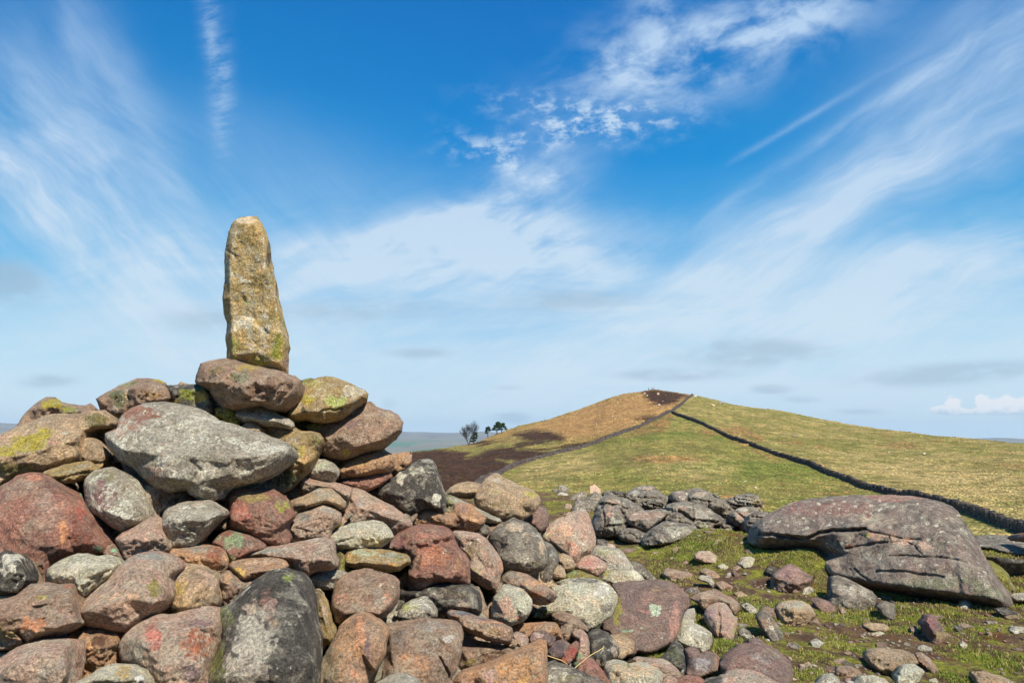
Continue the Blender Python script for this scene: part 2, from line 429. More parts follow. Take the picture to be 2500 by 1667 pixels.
# ground cover of the hill, as seen in the photo
COV_OR = P('K', [(700,450),(780,430),(1000,355),(1300,265),(1600,155),(1850,80),(2000,60),(2330,95),(2180,213),(2000,300),(1700,405),(1450,425),(1300,365),(1150,352),(1000,395),(900,425)])
COV_HE = [P('K', [(60,800),(150,660),(190,590),(300,505),(480,490),(600,500),(730,515),(700,560),(850,500),(960,470),(1040,480),(1100,540),(1000,580),(920,560),(1040,600),(950,665),(800,740),(780,900),(400,900)]),
          P('K', [(1040,385),(1200,348),(1310,360),(1430,400),(1400,432),(1200,432),(1120,420)]),
          P('K', [(1950,75),(2050,60),(2160,68),(2300,102),(2240,150),(2110,180),(2040,160),(1990,110)]),
          P('K', [(1910,272),(2050,243),(2060,262),(1980,287)]), P('K', [(1400,490),(1700,388),(1800,380),(1650,440),(1500,485)]),
          P('K', [(800,448),(920,425),(850,452)]), P('K', [(1000,500),(1150,490),(1320,510),(1250,550),(1100,585),(990,570)])]
COV_ST = [P('K', [(1050,640),(1200,540),(1400,520),(1600,540),(1650,600),(1500,680),(1350,700),(1100,720)]), P('K', [(1900,600),(2350,580),(2350,680),(2000,640)]),
          P('L', [(1150,540),(1300,480),(1600,470),(2352,560),(2500,950),(2352,940),(1900,790),(1640,730),(1400,680)]), P('L', [(1900,870),(2400,960),(2400,1080),(2000,1000)]),
          P('L', [(200,570),(320,540),(480,560),(420,610),(280,630)])]
COV_BR = [P('K', [(1850,600),(1900,545),(2050,530),(2352,560),(2200,575),(2000,585)]), P('L', [(240,320),(330,305),(390,335),(330,352)]), P('L', [(400,295),(560,285),(690,360),(680,390),(500,340)]),
          P('L', [(1470,410),(1600,392),(1720,435),(1600,432)]), P('L', [(1010,405),(1140,425),(1100,437),(1050,425)]), P('L', [(2020,520),(2352,535),(2352,560),(2150,540)]),
          P('L', [(780,380),(930,385),(940,405),(830,397)]), P('L', [(0,485),(180,480),(340,492),(330,508),(0,510)]), P('L', [(1430,335),(1500,335),(1520,352),(1440,352)]), P('L', [(1760,378),(1820,378),(1810,395)]),
          P('K', [(1850,400),(2000,300),(2180,240),(2180,300),(2000,380)]), P('L', [(0,250),(100,210),(130,240),(60,330),(0,330)]), P('L', [(380,690),(520,750),(700,760),(680,820),(500,800)]), P('L', [(1030,720),(1100,705),(1260,700),(1250,722)]),
          P('L', [(1000,500),(1100,540),(1090,560)]), P('L', [(420,350),(560,380),(760,480),(740,500),(560,420)])]
COL_GREEN = (.150, .168, .034); COL_OLIVE = (.235, .195, .060); COL_STRAW = (.40, .30, .125); COL_ORANGE = (.36, .205, .080); COL_HEATH = (.058, .030, .018); COL_BROWN = (.24, .13, .050)

def build_ground():
    deg = np.concatenate([np.linspace(-180, -48, 45)[:-1], np.linspace(-48, 48, 1151), np.linspace(48, 180, 45)[1:]])
    az = np.radians(deg)
    rr = np.concatenate([[.05, .6, 1.2], np.exp(np.linspace(math.log(1.9), math.log(28), 400)), np.exp(np.linspace(math.log(28.6), math.log(470), 340)), np.exp(np.linspace(math.log(490), math.log(4200), 24))])
    A, Rr = np.meshgrid(az, rr)
    A = A.ravel(); Rr = Rr.ravel()
    x = Rr * np.sin(A); y = Rr * np.cos(A)
    # smooth behaviour behind the viewer
    z = np.empty_like(x)
    front = np.abs(A) < 1.45
    z[front] = ground_z(x[front], y[front])
    zb = ground_z(Rr[~front] * np.sin(np.sign(A[~front]) * 1.45), Rr[~front] * math.cos(1.45), False)
    w = (np.abs(A[~front]) - 1.45) / (np.pi - 1.45)
    z[~front] = zb * (1 - w) + (-.02 * Rr[~front]) * w
    z = np.maximum(z, -165)
    n, m = len(rr), len(az)
    i = np.arange(n - 1)[:, None] * m + np.arange(m - 1)[None, :]
    f = np.stack([i, i + 1, i + m + 1, i + m], -1).reshape(-1, 4)
    u, v = pix(x, y, z)
    p3 = np.stack([x, y, np.zeros_like(x)], 1)
    hillm = (Rr > 26) & front & (y > 5)
    cov = np.zeros((len(x), 4)); cov[:, :3] = COL_OLIVE; cov[:, 3] = 0
    idx = np.nonzero(hillm)[0]
    uu, vv, q = u[idx], v[idx], p3[idx]
    # ragged edges: the cover boundaries wander with the ground itself
    sc_ = Rr[idx] / 260.
    n1 = fbm(q * .10, 4, 21); n2 = fbm(q * .10, 4, 22); n3 = fbm(q * .035, 3, 23); n4 = fbm(q * .33, 4, 24); n5 = fbm(q * .9, 3, 29)
    wu = uu + 15 * n1 + 7 * n4; wv = vv + 5 * n2 + 2.2 * n4
    col = np.zeros((len(idx), 3))
    wallx = np.interp(vv, [960, 1003, 1052, 1090, 1119, 1158, 1182, 1260], [1698, 1641, 1529, 1427, 1308, 1220, 1165, 950])
    left = np.clip((wallx - uu) / 4 + .5, 0, 1)
    w2v = np.interp(uu, [1640, 1692, 1753, 1830, 1906, 1983, 2059, 2117, 2174, 2228, 2327, 2385, 2442, 2500, 2700], [1005, 1026, 1052, 1083, 1112, 1135, 1167, 1190, 1204, 1211, 1236, 1255, 1276, 1295, 1360])
    above2 = np.clip((w2v - vv) / 3 + .5, 0, 1) * (1 - left)
    def lay(c, m_): col[:] = col * (1 - m_[:, None]) + np.array(c) * m_[:, None]
    lay(COL_GREEN, np.ones(len(idx)))
    lay(COL_OLIVE, np.clip(.5 + 1.5 * n3 + .9 * n1, 0, 1) * .75)
    lay(COL_OLIVE, left * .7); lay(COL_OLIVE, above2 * .62)
    lay(COL_STRAW, above2 * np.clip(.12 + 1.2 * n1 + .8 * n4, 0, 1) * .6)
    for pl in COV_ST: lay(COL_STRAW, softpoly(wu, wv, pl, 30) * np.clip(.72 + .8 * n4 + .4 * n1, 0, 1) * (1 - left) * .9)
    for pl in COV_BR: lay(COL_BROWN, softpoly(wu, wv, pl, 6) * np.clip(.7 + 1.4 * n4, 0, 1) * (1 - left) * .85)
    lay(COL_ORANGE, softpoly(wu, wv, COV_OR, 14) * left * .96)
    lay(COL_BROWN, left * np.clip(n1 * 1.6 + n4 * 1.4 - .25, 0, 1) * .75)
    he = np.zeros(len(idx))
    for pl in COV_HE: he = np.maximum(he, softpoly(wu, wv, pl, 5))
    he = np.maximum(he, np.clip((-n1 * 2.2 - .30) * 3, 0, 1) * (vv > 1075) * .9)
    lay(COL_HEATH, he * left * np.clip(1.25 + .9 * n4, 0, 1))
    # rushes and tussocks
    lay(COL_BROWN, (1 - left) * np.clip((n4 + .6 * n5 - .42) * 6, 0, 1) * .55)
    mid_ = np.clip((60 - Rr[idx]) / 30, 0, 1); lay(COL_GREEN, mid_ * .6)
    col *= np.clip(1 + .38 * n4 + .32 * n5, .45, 1.7)[:, None]
    cov[idx, :3] = col; cov[idx, 3] = 1
    gn = fbm(p3[~hillm & (Rr < 60)] * .8, 4, 31)
    nz = np.nonzero(~hillm & (Rr >= 2000))[0]
    cov[nz, :3] = (.12, .15, .06)
    o = fast_mesh('ground', np.stack([x, y, z], 1), f, GROUND)
    color_attr(o, 'cover', cov)
    tag(o, kind='structure')
    return o

def ground_material():
    m, k, b = new_mat('moor_ground')
    pos = k.node('ShaderNodeNewGeometry').outputs['Position']
    a = k.node('ShaderNodeAttribute', attribute_type='GEOMETRY'); a.attribute_name = 'cover'
    # hill colour with tussock scale mottling
    n1 = k.noise(pos, .55, 8, .72); n2 = k.noise(pos, 2.2, 6, .7)
    hill = k.mix(1.0, a.outputs['Color'], k.colramp(n1, [(.32, (.50, .52, .55)), (.5, (.95, .95, .95)), (.68, (1.5, 1.45, 1.3))]), 'MULTIPLY')
    hill = k.mix(1.0, hill, k.colramp(n2, [(.3, (.70, .72, .75)), (.7, (1.32, 1.28, 1.2))]), 'MULTIPLY')
    # near ground: bare peaty soil with grit, moss, short grass
    g1 = k.noise(pos, .9, 6, .62, .4); g2 = k.noise(pos, 3.6, 7, .68, .5); g3 = k.noise(pos, 24, 6, .72); g4 = k.noise(pos, 95, 4, .8)
    soil = k.mix(k.ramp(g2, .35, .65), (.085, .050, .030), (.20, .115, .065))
    soil = k.mix(k.ramp(g3, .55, .70), soil, (.20, .15, .10))
    moss = k.mix(k.ramp(g3, .35, .68), (.12, .13, .020), (.33, .32, .05))
    straw = k.mix(k.ramp(g3, .4, .7), (.13, .10, .04), (.30, .23, .10))
    near = k.mix(k.ramp(k.add(k.mul(g1, .5), k.mul(g2, .6)), .54, .62), soil, moss)
    near = k.mix(k.mul(k.ramp(k.noise(pos, 2.1, 6, .7), .52, .64), .6), near, straw)
    rust = k.ramp(k.noise(pos, 1.6, 5, .65), .58, .66)
    near = k.mix(k.mul(rust, .55), near, (.17, .060, .018))
    near = k.mix(1.0, near, k.colramp(g4, [(.3, (.55, .55, .55)), (.5, (1, 1, 1)), (.7, (1.45, 1.4, 1.35))]), 'MULTIPLY')
    k.put(b.inputs['Base Color'], k.mix(a.outputs['Alpha'], near, hill))
    h = k.mix(a.outputs['Alpha'], k.add(k.mul(g3, .045), k.mul(g4, .012)), k.add(k.mul(n1, .75), k.mul(n2, .22)))
    n = k.node('ShaderNodeBump'); n.inputs['Strength'].default_value = 1.0; n.inputs['Distance'].default_value = 1.0
    k.put(n.inputs['Height'], h); k.put(b.inputs['Normal'], n.outputs[0])
    b.inputs['Specular IOR Level'].default_value = .1; b.inputs['Roughness'].default_value = 1
    return m
GROUND = ground_material()
build_ground()

def build_distance():
    """valley fields and the fells on the skyline, 4 to 13 km away"""
    m, k, b = new_mat('far_country')
    pos = k.node('ShaderNodeNewGeometry').outputs['Position']
    mp = k.node('ShaderNodeMapping'); k.put(mp.inputs[0], pos); mp.inputs['Scale'].default_value = (.0011, .0006, 0)
    n1 = k.noise(mp.outputs[0], 1.0, 5, .55, .6)
    vf = k.vor(mp.outputs[0], 4.5); 
    sz = k.node('ShaderNodeSeparateXYZ'); k.put(sz.inputs[0], pos)
    fields = k.mix(k.ramp(n1, .42, .52), (.035, .125, .045), (.19, .13, .09))
    fields = k.mix(.35, fields, k.colramp(vf.outputs['Color'], [(0, (.04, .09, .03)), (.5, (.10, .16, .05)), (1, (.22, .18, .10))]))
    wood = k.ramp(k.noise(mp.outputs[0], 7, 4, .6), .62, .66)
    fields = k.mix(wood, fields, (.015, .03, .012))
    moor = k.mix(k.ramp(k.noise(mp.outputs[0], 2.3, 6, .6, .5), .4, .6), (.13, .085, .07), (.17, .15, .09))
    k.put(b.inputs['Base Color'], k.mix(k.ramp(sz.outputs[2], -40, 40), fields, moor))
    b.inputs['Roughness'].default_value = 1
    az = np.radians(np.linspace(-75, 75, 700)); rr = np.exp(np.linspace(math.log(2600), math.log(13000), 150))
    A, Q = np.meshgrid(az, rr); A = A.ravel(); Q = Q.ravel()
    x = Q * np.sin(A); y = Q * np.cos(A)
    top = tabv([(-900,1050),(-100,1030),(0,1031),(40,1033),(200,1040),(700,1050),(950,1052),(1050,1055),(1100,1056),(1170,1053),(1200,1054),(1240,1057),(1500,1064),(2200,1072),(2350,1072),(2430,1069),(2500,1072),(3300,1066)])
    te = np.interp(A, *top)
    p = np.stack([x, y, 0 * x], 1) * .0006
    te = te + .0010 * fbm(np.stack([A * 40, 0 * A, 0 * A], 1), 4, 41)
    s = np.clip((np.log(Q) - math.log(4500)) / (math.log(11500) - math.log(4500)), 0, 1)
    t = s * s * (3 - 2 * s)
    te_lo = -140 / Q
    z = EYE + Q * (te_lo * (1 - t) + te * t)
    z = z + 38 * fbm(p * 1.4, 4, 42) * np.sin(np.pi * np.clip(s, 0, 1)) 
    z = np.where(Q > 11500, z - (Q - 11500) * .14, z)
    z = np.maximum(z, -160)
    n, mm = len(rr), len(az)
    i = np.arange(n - 1)[:, None] * mm + np.arange(mm - 1)[None, :]
    f = np.stack([i, i + 1, i + mm + 1, i + mm], -1).reshape(-1, 4)
    tag(fast_mesh('distant_hills', np.stack([x, y, z], 1), f, m), kind='structure')
build_distance()

# ---------------------------------------------------------------- stones
PILE_U = [0, 570, 1000, 1250, 1450, 1650]
PILE_V = [850, 950, 1150, 1200, 1400, 1667]
PILE_D = np.array([[5.2, 4.9, 4.3, 4.15, 3.6, 3.0], [5.3, 5.1, 4.5, 4.35, 3.8, 3.2], [5.6, 5.6, 5.7, 5.5, 4.6, 3.6],
                   [6.5, 6.5, 6.4, 6.3, 5.1, 3.9], [8, 8, 7.6, 7.4, 5.95, 4.15], [9, 9, 9, 9, 7.4, 4.25]])
def pileD(u, v):
    u = np.clip(u, 0, 1650); v = np.clip(v, 850, 1760)
    i = min(int(np.searchsorted(PILE_U, u, 'right')) - 1, 4); fu = (u - PILE_U[i]) / (PILE_U[i + 1] - PILE_U[i])
    col = PILE_D[i] * (1 - fu) + PILE_D[i + 1] * fu
    if v > 1667: return float(col[-1] - (v - 1667) * .0022)
    return float(np.interp(v, PILE_V, col))

PAL = dict(  # base colours: ca, cb, lichen, moss, stain, speck
    grey=((.33, .31, .27), (.24, .215, .18), .55, .12, .25, .7),
    pale=((.46, .44, .36), (.36, .34, .26), .45, .10, .10, .5),
    pink=((.38, .255, .205), (.33, .25, .20), .38, .05, .20, .8),
    red=((.26, .13, .10), (.20, .115, .09), .2, .08, .25, .4),
    brown=((.29, .20, .15), (.225, .155, .115), .28, .20, .30, .6),
    orange=((.38, .225, .13), (.31, .195, .13), .2, .05, .12, .5),
    tan=((.37, .275, .185), (.28, .205, .14), .20, .12, .15, .7),
    dark=((.075, .068, .060), (.05, .046, .044), .35, .15, .55, .6),
    olive=((.21, .18, .085), (.14, .115, .055), .20, .75, .25, .3),
    purple=((.22, .145, .125), (.15, .11, .10), .15, .05, .3, .6),
    slate=((.155, .135, .117), (.10, .087, .076), .40, .15, .45, .6),
    gold=((.34, .25, .115), (.25, .175, .085), .35, .40, .2, .3))

def densify(poly, step, seed, amp):
    pts = [(p[0], p[1]) for p in poly]
    for _ in range(1):       # corner cutting
        q = []
        for i in range(len(pts)):
            a, b = pts[i], pts[(i + 1) % len(pts)]
            q += [(a[0] * .97 + b[0] * .03, a[1] * .97 + b[1] * .03), (a[0] * .03 + b[0] * .97, a[1] * .03 + b[1] * .97)]
        pts = q
    out = []
    for i in range(len(pts)):
        a, b = pts[i], pts[(i + 1) % len(pts)]
        L = math.hypot(b[0] - a[0], b[1] - a[1]); n = max(1, int(round(L / step)))
        for k in range(n): out.append((a[0] + (b[0] - a[0]) * k / n, a[1] + (b[1] - a[1]) * k / n))
    o = np.array(out)
    nb = np.roll(o, -1, 0) - np.roll(o, 1, 0); nb /= np.linalg.norm(nb, axis=1)[:, None] + 1e-9
    q3 = np.stack([o[:, 0], o[:, 1], np.full(len(o), seed * 3.1)], 1)
    d = amp * (fbm(q3 / 22., 3, seed) * 1.2 + fbm(q3 / 7., 2, seed + 5) * .45)
    return o + np.stack([nb[:, 1], -nb[:, 0]], 1) * d[:, None]

def pl_interp(poly, ctrl, segs, pts):
    """height over the outline (0 at the rim) through the marked ridge points"""
    base = [Vector((p[0], p[1])) for p in poly]; n = len(base)
    cv = [Vector((c[0], c[1])) for c in ctrl]
    ed = [(n + a, n + b) for a, b in segs]
    res = delaunay_2d_cdt(base + cv, ed, [list(range(n))], 1, 1e-4)
    V = np.array([[v.x, v.y] for v in res[0]]); hh = np.zeros(len(V))
    for j, src in enumerate(res[3]):
        for s in src:
            if s >= n: hh[j] = ctrl[s - n][2]
    # crossings of ridge lines get a neighbourly height
    for j, src in enumerate(res[3]):
        if not src and len(ctrl):
            d = [((c[0] - V[j, 0]) ** 2 + (c[1] - V[j, 1]) ** 2, c[2]) for c in ctrl]; hh[j] = min(d)[1] * .9
    H = np.full(len(pts), -1.0)
    for tri in res[2]:
        if len(tri) != 3: continue
        a, b, c = V[tri[0]], V[tri[1]], V[tri[2]]
        den = (b[1] - c[1]) * (a[0] - c[0]) + (c[0] - b[0]) * (a[1] - c[1])
        if abs(den) < 1e-9: continue
        w0 = ((b[1] - c[1]) * (pts[:, 0] - c[0]) + (c[0] - b[0]) * (pts[:, 1] - c[1])) / den
        w1 = ((c[1] - a[1]) * (pts[:, 0] - c[0]) + (a[0] - c[0]) * (pts[:, 1] - c[1])) / den
        w2 = 1 - w0 - w1
        m = (w0 > -1e-4) & (w1 > -1e-4) & (w2 > -1e-4)
        H[m] = w0[m] * hh[tri[0]] + w1[m] * hh[tri[1]] + w2[m] * hh[tri[2]]
    return np.maximum(H, 0)

_seed = [0]
def stone(name, pal, label, poly, ridges=None, D=None, off=0.0, tilt=None, relief=None, thick=None, sp=3.0, soft=1, rough=1.0, patches=(), grooves=(),
          cat='stone', group=None, ground=False, jit=1.5, rim=.15, yaw=0.0, tweak=None, parent=None, sink=0, grow=0, facet=.17):
    """One stone: outline traced in photo pixels, placed at its own distance, with a modelled front relief, real thickness and a back."""
    _seed[0] += 1; sd_ = _seed[0]
    rnd = random.Random(sd_)
    poly = [(float(p[0]), float(p[1])) for p in poly]
    xs = [p[0] for p in poly]; ys = [p[1] for p in poly]
    w, h = max(xs) - min(xs), max(ys) - min(ys)
    cu, cv_ = (max(xs) + min(xs)) / 2, (max(ys) + min(ys)) / 2
    area = abs(sum(poly[i][0] * poly[(i + 1) % len(poly)][1] - poly[(i + 1) % len(poly)][0] * poly[i][1] for i in range(len(poly)))) / 2
    size_px = math.sqrt(area); small = min(w, h)
    if ground and D is None:
        ub = [p[0] for p in poly if p[1] > max(ys) - h * .25]; ub = sum(ub) / len(ub)
        D = ground_hit(ub, max(ys) - sink - 1)[1] + .02
        slope = 0
    if D is None: D = pileD(cu, cv_)
    D = D + off
    mpp = D / FPX                        # metres per photo pixel here
    size = size_px * mpp
    T = relief if relief is not None else min(.80 * size, 1.2 * small * mpp + .02, .20 if not ground else .30)
    if ground:
        D += .45 * T
        yb_ = max(ys); poly = [(p[0] + (p[0] - cu) * .06 * max(0, (p[1] - cv_) / h * 2), p[1] + max(0, p[1] - cv_) * .50) for p in poly]; ys = [p[1] for p in poly]; h = max(ys) - min(ys); cv_ = (max(ys) + min(ys)) / 2
    TB = thick if thick is not None else max(.7 * size, .03)
    if tilt is None:
        if ground: tilt = h * mpp * .55
        else: tilt = abs(pileD(cu, cv_ - h * .4) - pileD(cu, cv_ + h * .4)) * .55 + h * mpp * .22
    # refine grid spacing to the size of the stone
    sp_ = max(1.6, min(sp, size_px / 16.))
    if grow:
        pa2 = poly; gc = (sum(p[0] for p in poly) / len(poly), sum(p[1] for p in poly) / len(poly)); L_ = lambda p: math.hypot(p[0] - gc[0], p[1] - gc[1]) + 1e-6
        poly = [(p[0] + (p[0] - gc[0]) / L_(p) * grow, p[1] + (p[1] - gc[1]) / L_(p) * grow) for p in poly]
    bd = densify(poly, sp_ * 1.1, sd_, jit * min(1, size_px / 70.))
    gx = np.arange(min(xs) - 2, max(xs) + 2, sp_); gy = np.arange(min(ys) - 2, max(ys) + 2, sp_ * .9)
    X, Y = np.meshgrid(gx, gy); X = X + (np.arange(len(gy)) % 2)[:, None] * sp_ * .5
    X = X.ravel() + np.random.default_rng(sd_).uniform(-.25, .25, X.size) * sp_; Y = Y.ravel() + np.random.default_rng(sd_ + 1).uniform(-.25, .25, Y.size) * sp_
    bl = [tuple(p) for p in bd]
    ins = inpoly(X, Y, bl); X = X[ins]; Y = Y[ins]
    dd = polydist(X, Y, bl); k = dd > sp_ * .55; X, Y, dd = X[k], Y[k], dd[k]
    nb = len(bl)
    res = delaunay_2d_cdt([Vector(p) for p in bl] + [Vector(p) for p in zip(X.tolist(), Y.tolist())], [], [list(range(nb))], 1, 1e-6)
    V = np.array([[v.x, v.y] for v in res[0]]); F = [list(f) for f in res[2]]
    orig = [min(s) if s else -1 for s in res[3]]
    isb = np.array([0 <= o_ < nb for o_ in orig])
    d = polydist(V[:, 0], V[:, 1], bl); d[isb] = 0
    # ridge points
    ctrl, segs = [], []
    if ridges:
        for line in ridges:
            st = len(ctrl)
            for q in line: ctrl.append(q)
            segs += [(st + i, st + i + 1) for i in range(len(line) - 1)]
    else:
        nr = 2 if size_px < 45 else 3 if size_px < 110 else 5
        tries = 0
        while len(ctrl) < nr and tries < 300:
            tries += 1
            a, b_ = rnd.uniform(min(xs), max(xs)), rnd.uniform(min(ys) + h * .2, max(ys) - h * .02)
            pa_ = np.array([a]); pb = np.array([b_])
            if inpoly(pa_, pb, poly)[0] and polydist(pa_, pb, poly)[0] > small * .17 and all(math.hypot(a - c[0], b_ - c[1]) > size_px * .22 for c in ctrl):
                ctrl.append((a, b_, rnd.uniform(.65, 1.0)))
    H = pl_interp(bl, ctrl, segs, V) if ctrl else np.zeros(len(V))
    inr = max(d.max(), 1e-3)
    rr = np.clip(d / (inr * .20), 0, 1); rnd_h = np.sqrt(1 - (1 - rr) ** 2)
    # faceted dome: the lower envelope of planes touching a paraboloid, like a stone broken along flat faces
    rg_ = np.random.default_rng(sd_ * 7 + 1); K = 5 if size_px < 60 else 7 if size_px < 160 else 10
    ang = rg_.uniform(0, 3.14); ca_, sa_ = math.cos(ang), math.sin(ang)
    qx = (V[:, 0] - cu) / (w / 2 + 1); qy = (V[:, 1] - cv_) / (h / 2 + 1)
    cx = rg_.uniform(-.85, .85, K); cy = rg_.uniform(-.85, .85, K); ho = rg_.uniform(-.20, .16, K); gm = rg_.uniform(.7, 1.9, K)
    fac = np.min([1 - .75 * (cx[i] ** 2 + cy[i] ** 2) + ho[i] - 1.5 * gm[i] * (cx[i] * (qx - cx[i]) + cy[i] * (qy - cy[i])) for i in range(K)], 0)
    fac = np.clip(fac, -.3, 1.2) * np.clip(d / (inr * .22), 0, 1)
    fw = facet if ridges else .76
    # secondary breaks: flat scars and re-entrant steps with crisp arrises
    def planes(Kp, mag):
        gx_, gy_, oo = rg_.normal(0, mag, Kp), rg_.normal(0, mag, Kp), rg_.uniform(0, .5, Kp)
        return np.min([gx_[i] * qx + gy_[i] * qy + oo[i] for i in range(Kp)], 0)
    kk = max(1.0, size_px / 90.)
    scar = np.clip(planes(6, .9 * kk ** .5), -1.2, .5) - .8 * np.clip(planes(5, .9 * kk ** .5), -1.2, .5)
    cell = rg_.uniform(-1, 1, (int(8 * kk) + 4, 2)); cg = rg_.normal(0, 1, (len(cell), 2)); co_ = rg_.uniform(-.5, .5, len(cell))
    wq = np.stack([qx, qy], 1); dist_c = np.array([np.hypot(wq[:, 0] - c[0], wq[:, 1] - c[1]) for c in cell]); ci = np.argmin(dist_c, 0)
    step_ = co_[ci] + cg[ci, 0] * (wq[:, 0] - cell[ci, 0]) + cg[ci, 1] * (wq[:, 1] - cell[ci, 1])
    scar = (scar * .75 + .42 * np.clip(step_, -1, 1)) * np.clip(d / (inr * .25), 0, 1)
    H = T * ((1 - rim - fw) * H + fw * fac + rim * rnd_h + .17 * min(rough, 1.3) * scar)
    # smooth over the mesh (wear)
    E_ = np.array([(f[i], f[(i + 1) % len(f)]) for f in F for i in range(len(f))])
    ea = np.concatenate([E_[:, 0], E_[:, 1]]); eb = np.concatenate([E_[:, 1], E_[:, 0]])
    deg = np.bincount(ea, minlength=len(V)).clip(1)
    def relax(H, n):
        for _ in range(n):
            S = np.bincount(ea, weights=H[eb], minlength=len(V)) / deg
            H = np.where(isb, H, H * .4 + S * .6)
        return H
    H = relax(H, soft)
    a0, b0 = ray(V[:, 0], V[:, 1])
    pw = np.stack([a0 * D, (V[:, 1] - cv_) * mpp, D + 0 * a0 - H], 1) + sd_ * 1.37
    edge = np.clip(d / (inr * .35), 0, 1)
    lump = fbm(pw / max(size * .42, .02), 3, sd_); crag = fbm(pw / max(size * .16, .012), 4, sd_ + 3, .55, True)
    fin = fbm(pw / .028, 3, sd_ + 9)
    # flat chips: terraced noise
    tn = fbm(pw / max(size * .30, .02), 2, sd_ + 6); ter = np.abs(((tn * 2.2) % 1.0) - .5)
    H = H + edge * rough * (T * .13 * lump + T * .07 * crag + T * .10 * (ter - .25) + .0055 * fin)
    for gl, gw, gd in grooves:
        px, py = V[:, 0] + 5 * lump, V[:, 1] + 4 * crag
        dg = np.full(len(V), 1e9)
        for i in range(len(gl) - 1):
            ax, ay = gl[i][:2]; bx, by = gl[i + 1][:2]; vx, vy = bx - ax, by - ay
            t = np.clip(((px - ax) * vx + (py - ay) * vy) / (vx * vx + vy * vy + 1e-9), 0, 1)
            dg = np.minimum(dg, np.hypot(px - ax - t * vx, py - ay - t * vy))
        H = H - gd * np.exp(-(dg / gw) ** 2) * np.clip(d / 6., 0, 1)
    if tweak is not None: H = tweak(V, H, d)
    tz = tilt * (cv_ - V[:, 1]) / max(h, 1) + yaw * (cu - V[:, 0]) / max(w, 1)
    Y3 = np.maximum(D + tz - H, .5)
    front = np.stack([a0 * Y3, Y3, EYE + b0 * Y3], 1)
    # back half, coarser
    stp = max(sp_ * 3.5, 6)
    X2, Y2 = np.meshgrid(np.arange(min(xs), max(xs), stp), np.arange(min(ys), max(ys), stp)); X2 = X2.ravel(); Y2 = Y2.ravel()
    k = inpoly(X2, Y2, bl); X2, Y2 = X2[k], Y2[k]
    if len(X2):
        k = polydist(X2, Y2, bl) > stp * .5; X2, Y2 = X2[k], Y2[k]
    res2 = delaunay_2d_cdt([Vector(p) for p in bl] + [Vector(p) for p in zip(X2.tolist(), Y2.tolist())], [], [list(range(nb))], 1, 1e-6)
    V2 = np.array([[v.x, v.y] for v in res2[0]]); o2 = [min(s) if s else -1 for s in res2[3]]
    inv = {o_: i for i, o_ in enumerate(orig) if 0 <= o_ < nb}
    d2 = polydist(V2[:, 0], V2[:, 1], bl); inr2 = max(d2.max(), inr)
    r2 = np.clip(d2 / (inr2 * .8), 0, 1); Hb = TB * np.sqrt(1 - (1 - r2) ** 2)
    a2, b2 = ray(V2[:, 0], V2[:, 1])
    # the hidden half narrows away instead of following the line of sight
    Yc = D + tilt * (cv_ - V2[:, 1]) / max(h, 1) + yaw * (cu - V2[:, 0]) / max(w, 1)
    back = np.stack([a2 * Yc, Yc + Hb, EYE + b2 * Yc], 1)
    back[:, 2] -= Hb * (.15 if not ground else .0)
    mp = []; verts = [tuple(q) for q in front]
    for i in range(len(V2)):
        if 0 <= o2[i] < nb and o2[i] in inv: mp.append(inv[o2[i]])
        else: mp.append(len(verts)); verts.append(tuple(back[i]))
    # orientation: front faces must look towards -Y
    def area2(f, W_): return sum(W_[f[i]][0] * W_[f[(i + 1) % len(f)]][1] - W_[f[(i + 1) % len(f)]][0] * W_[f[i]][1] for i in range(len(f)))
    faces = [f[::-1] if area2(f, V) > 0 else f for f in F]
    faces += [[mp[i] for i in (f if area2(f, V2) > 0 else f[::-1])] for f in [list(f) for f in res2[2]]]
    verts = np.array(verts)
    loc = verts.mean(0); loc[2] = verts[:, 2].min()
    o = mesh_obj(name, verts, faces, ROCK, loc=loc, parent=parent)
    ca, cb, li, mo, st, spk = PAL[pal] if isinstance(pal, str) else pal
    jt = [rnd.uniform(.90, 1.10) for _ in range(2)]
    o['ca'] = tuple(c * jt[0] for c in ca); o['cb'] = tuple(c * jt[1] for c in cb)
    o['lichen'] = float(li); o['moss'] = float(mo); o['stain'] = float(st); o['speck'] = float(spk)
    col = np.zeros((len(verts), 4)); col[:, :3] = ca
    for (pu, pv, ru, rv, pc, ps) in patches:
        wn = np.stack([V[:, 0] / 13., V[:, 1] / 13., np.full(len(V), sd_ * 2.3)], 1); am = .55 * min(ru, rv) if min(ru, rv) > 5 else .2 * min(ru, rv)
        q = ((V[:, 0] + am * 1.6 * fbm(wn, 3, 91) - pu) / ru) ** 2 + ((V[:, 1] + am * 1.6 * fbm(wn, 3, 92) - pv) / rv) ** 2
        wgt = np.clip(1.35 - .85 * q, 0, 1) * ps
        col[:len(V), :3] = np.where(wgt[:, None] > col[:len(V), 3:4] * .999, np.array(pc), col[:len(V), :3])
        col[:len(V), 3] = np.maximum(col[:len(V), 3], wgt)
    color_attr(o, 'patch', col)
    if parent is None:
        tag(o, label, cat, group)
        if name in ('cairn_stone', 'turf_stone', 'domed_boulder', 'outcrop_rock'): REG.append((label, cu, sum(ys) / len(ys), size_px))
    return o
REG = []; _used = set()
CUT = set('a an the of with on in at and or its by under beside above below between behind left right to from into over near one half edge end inside deep that which out up down across just long big pale small very'.split())
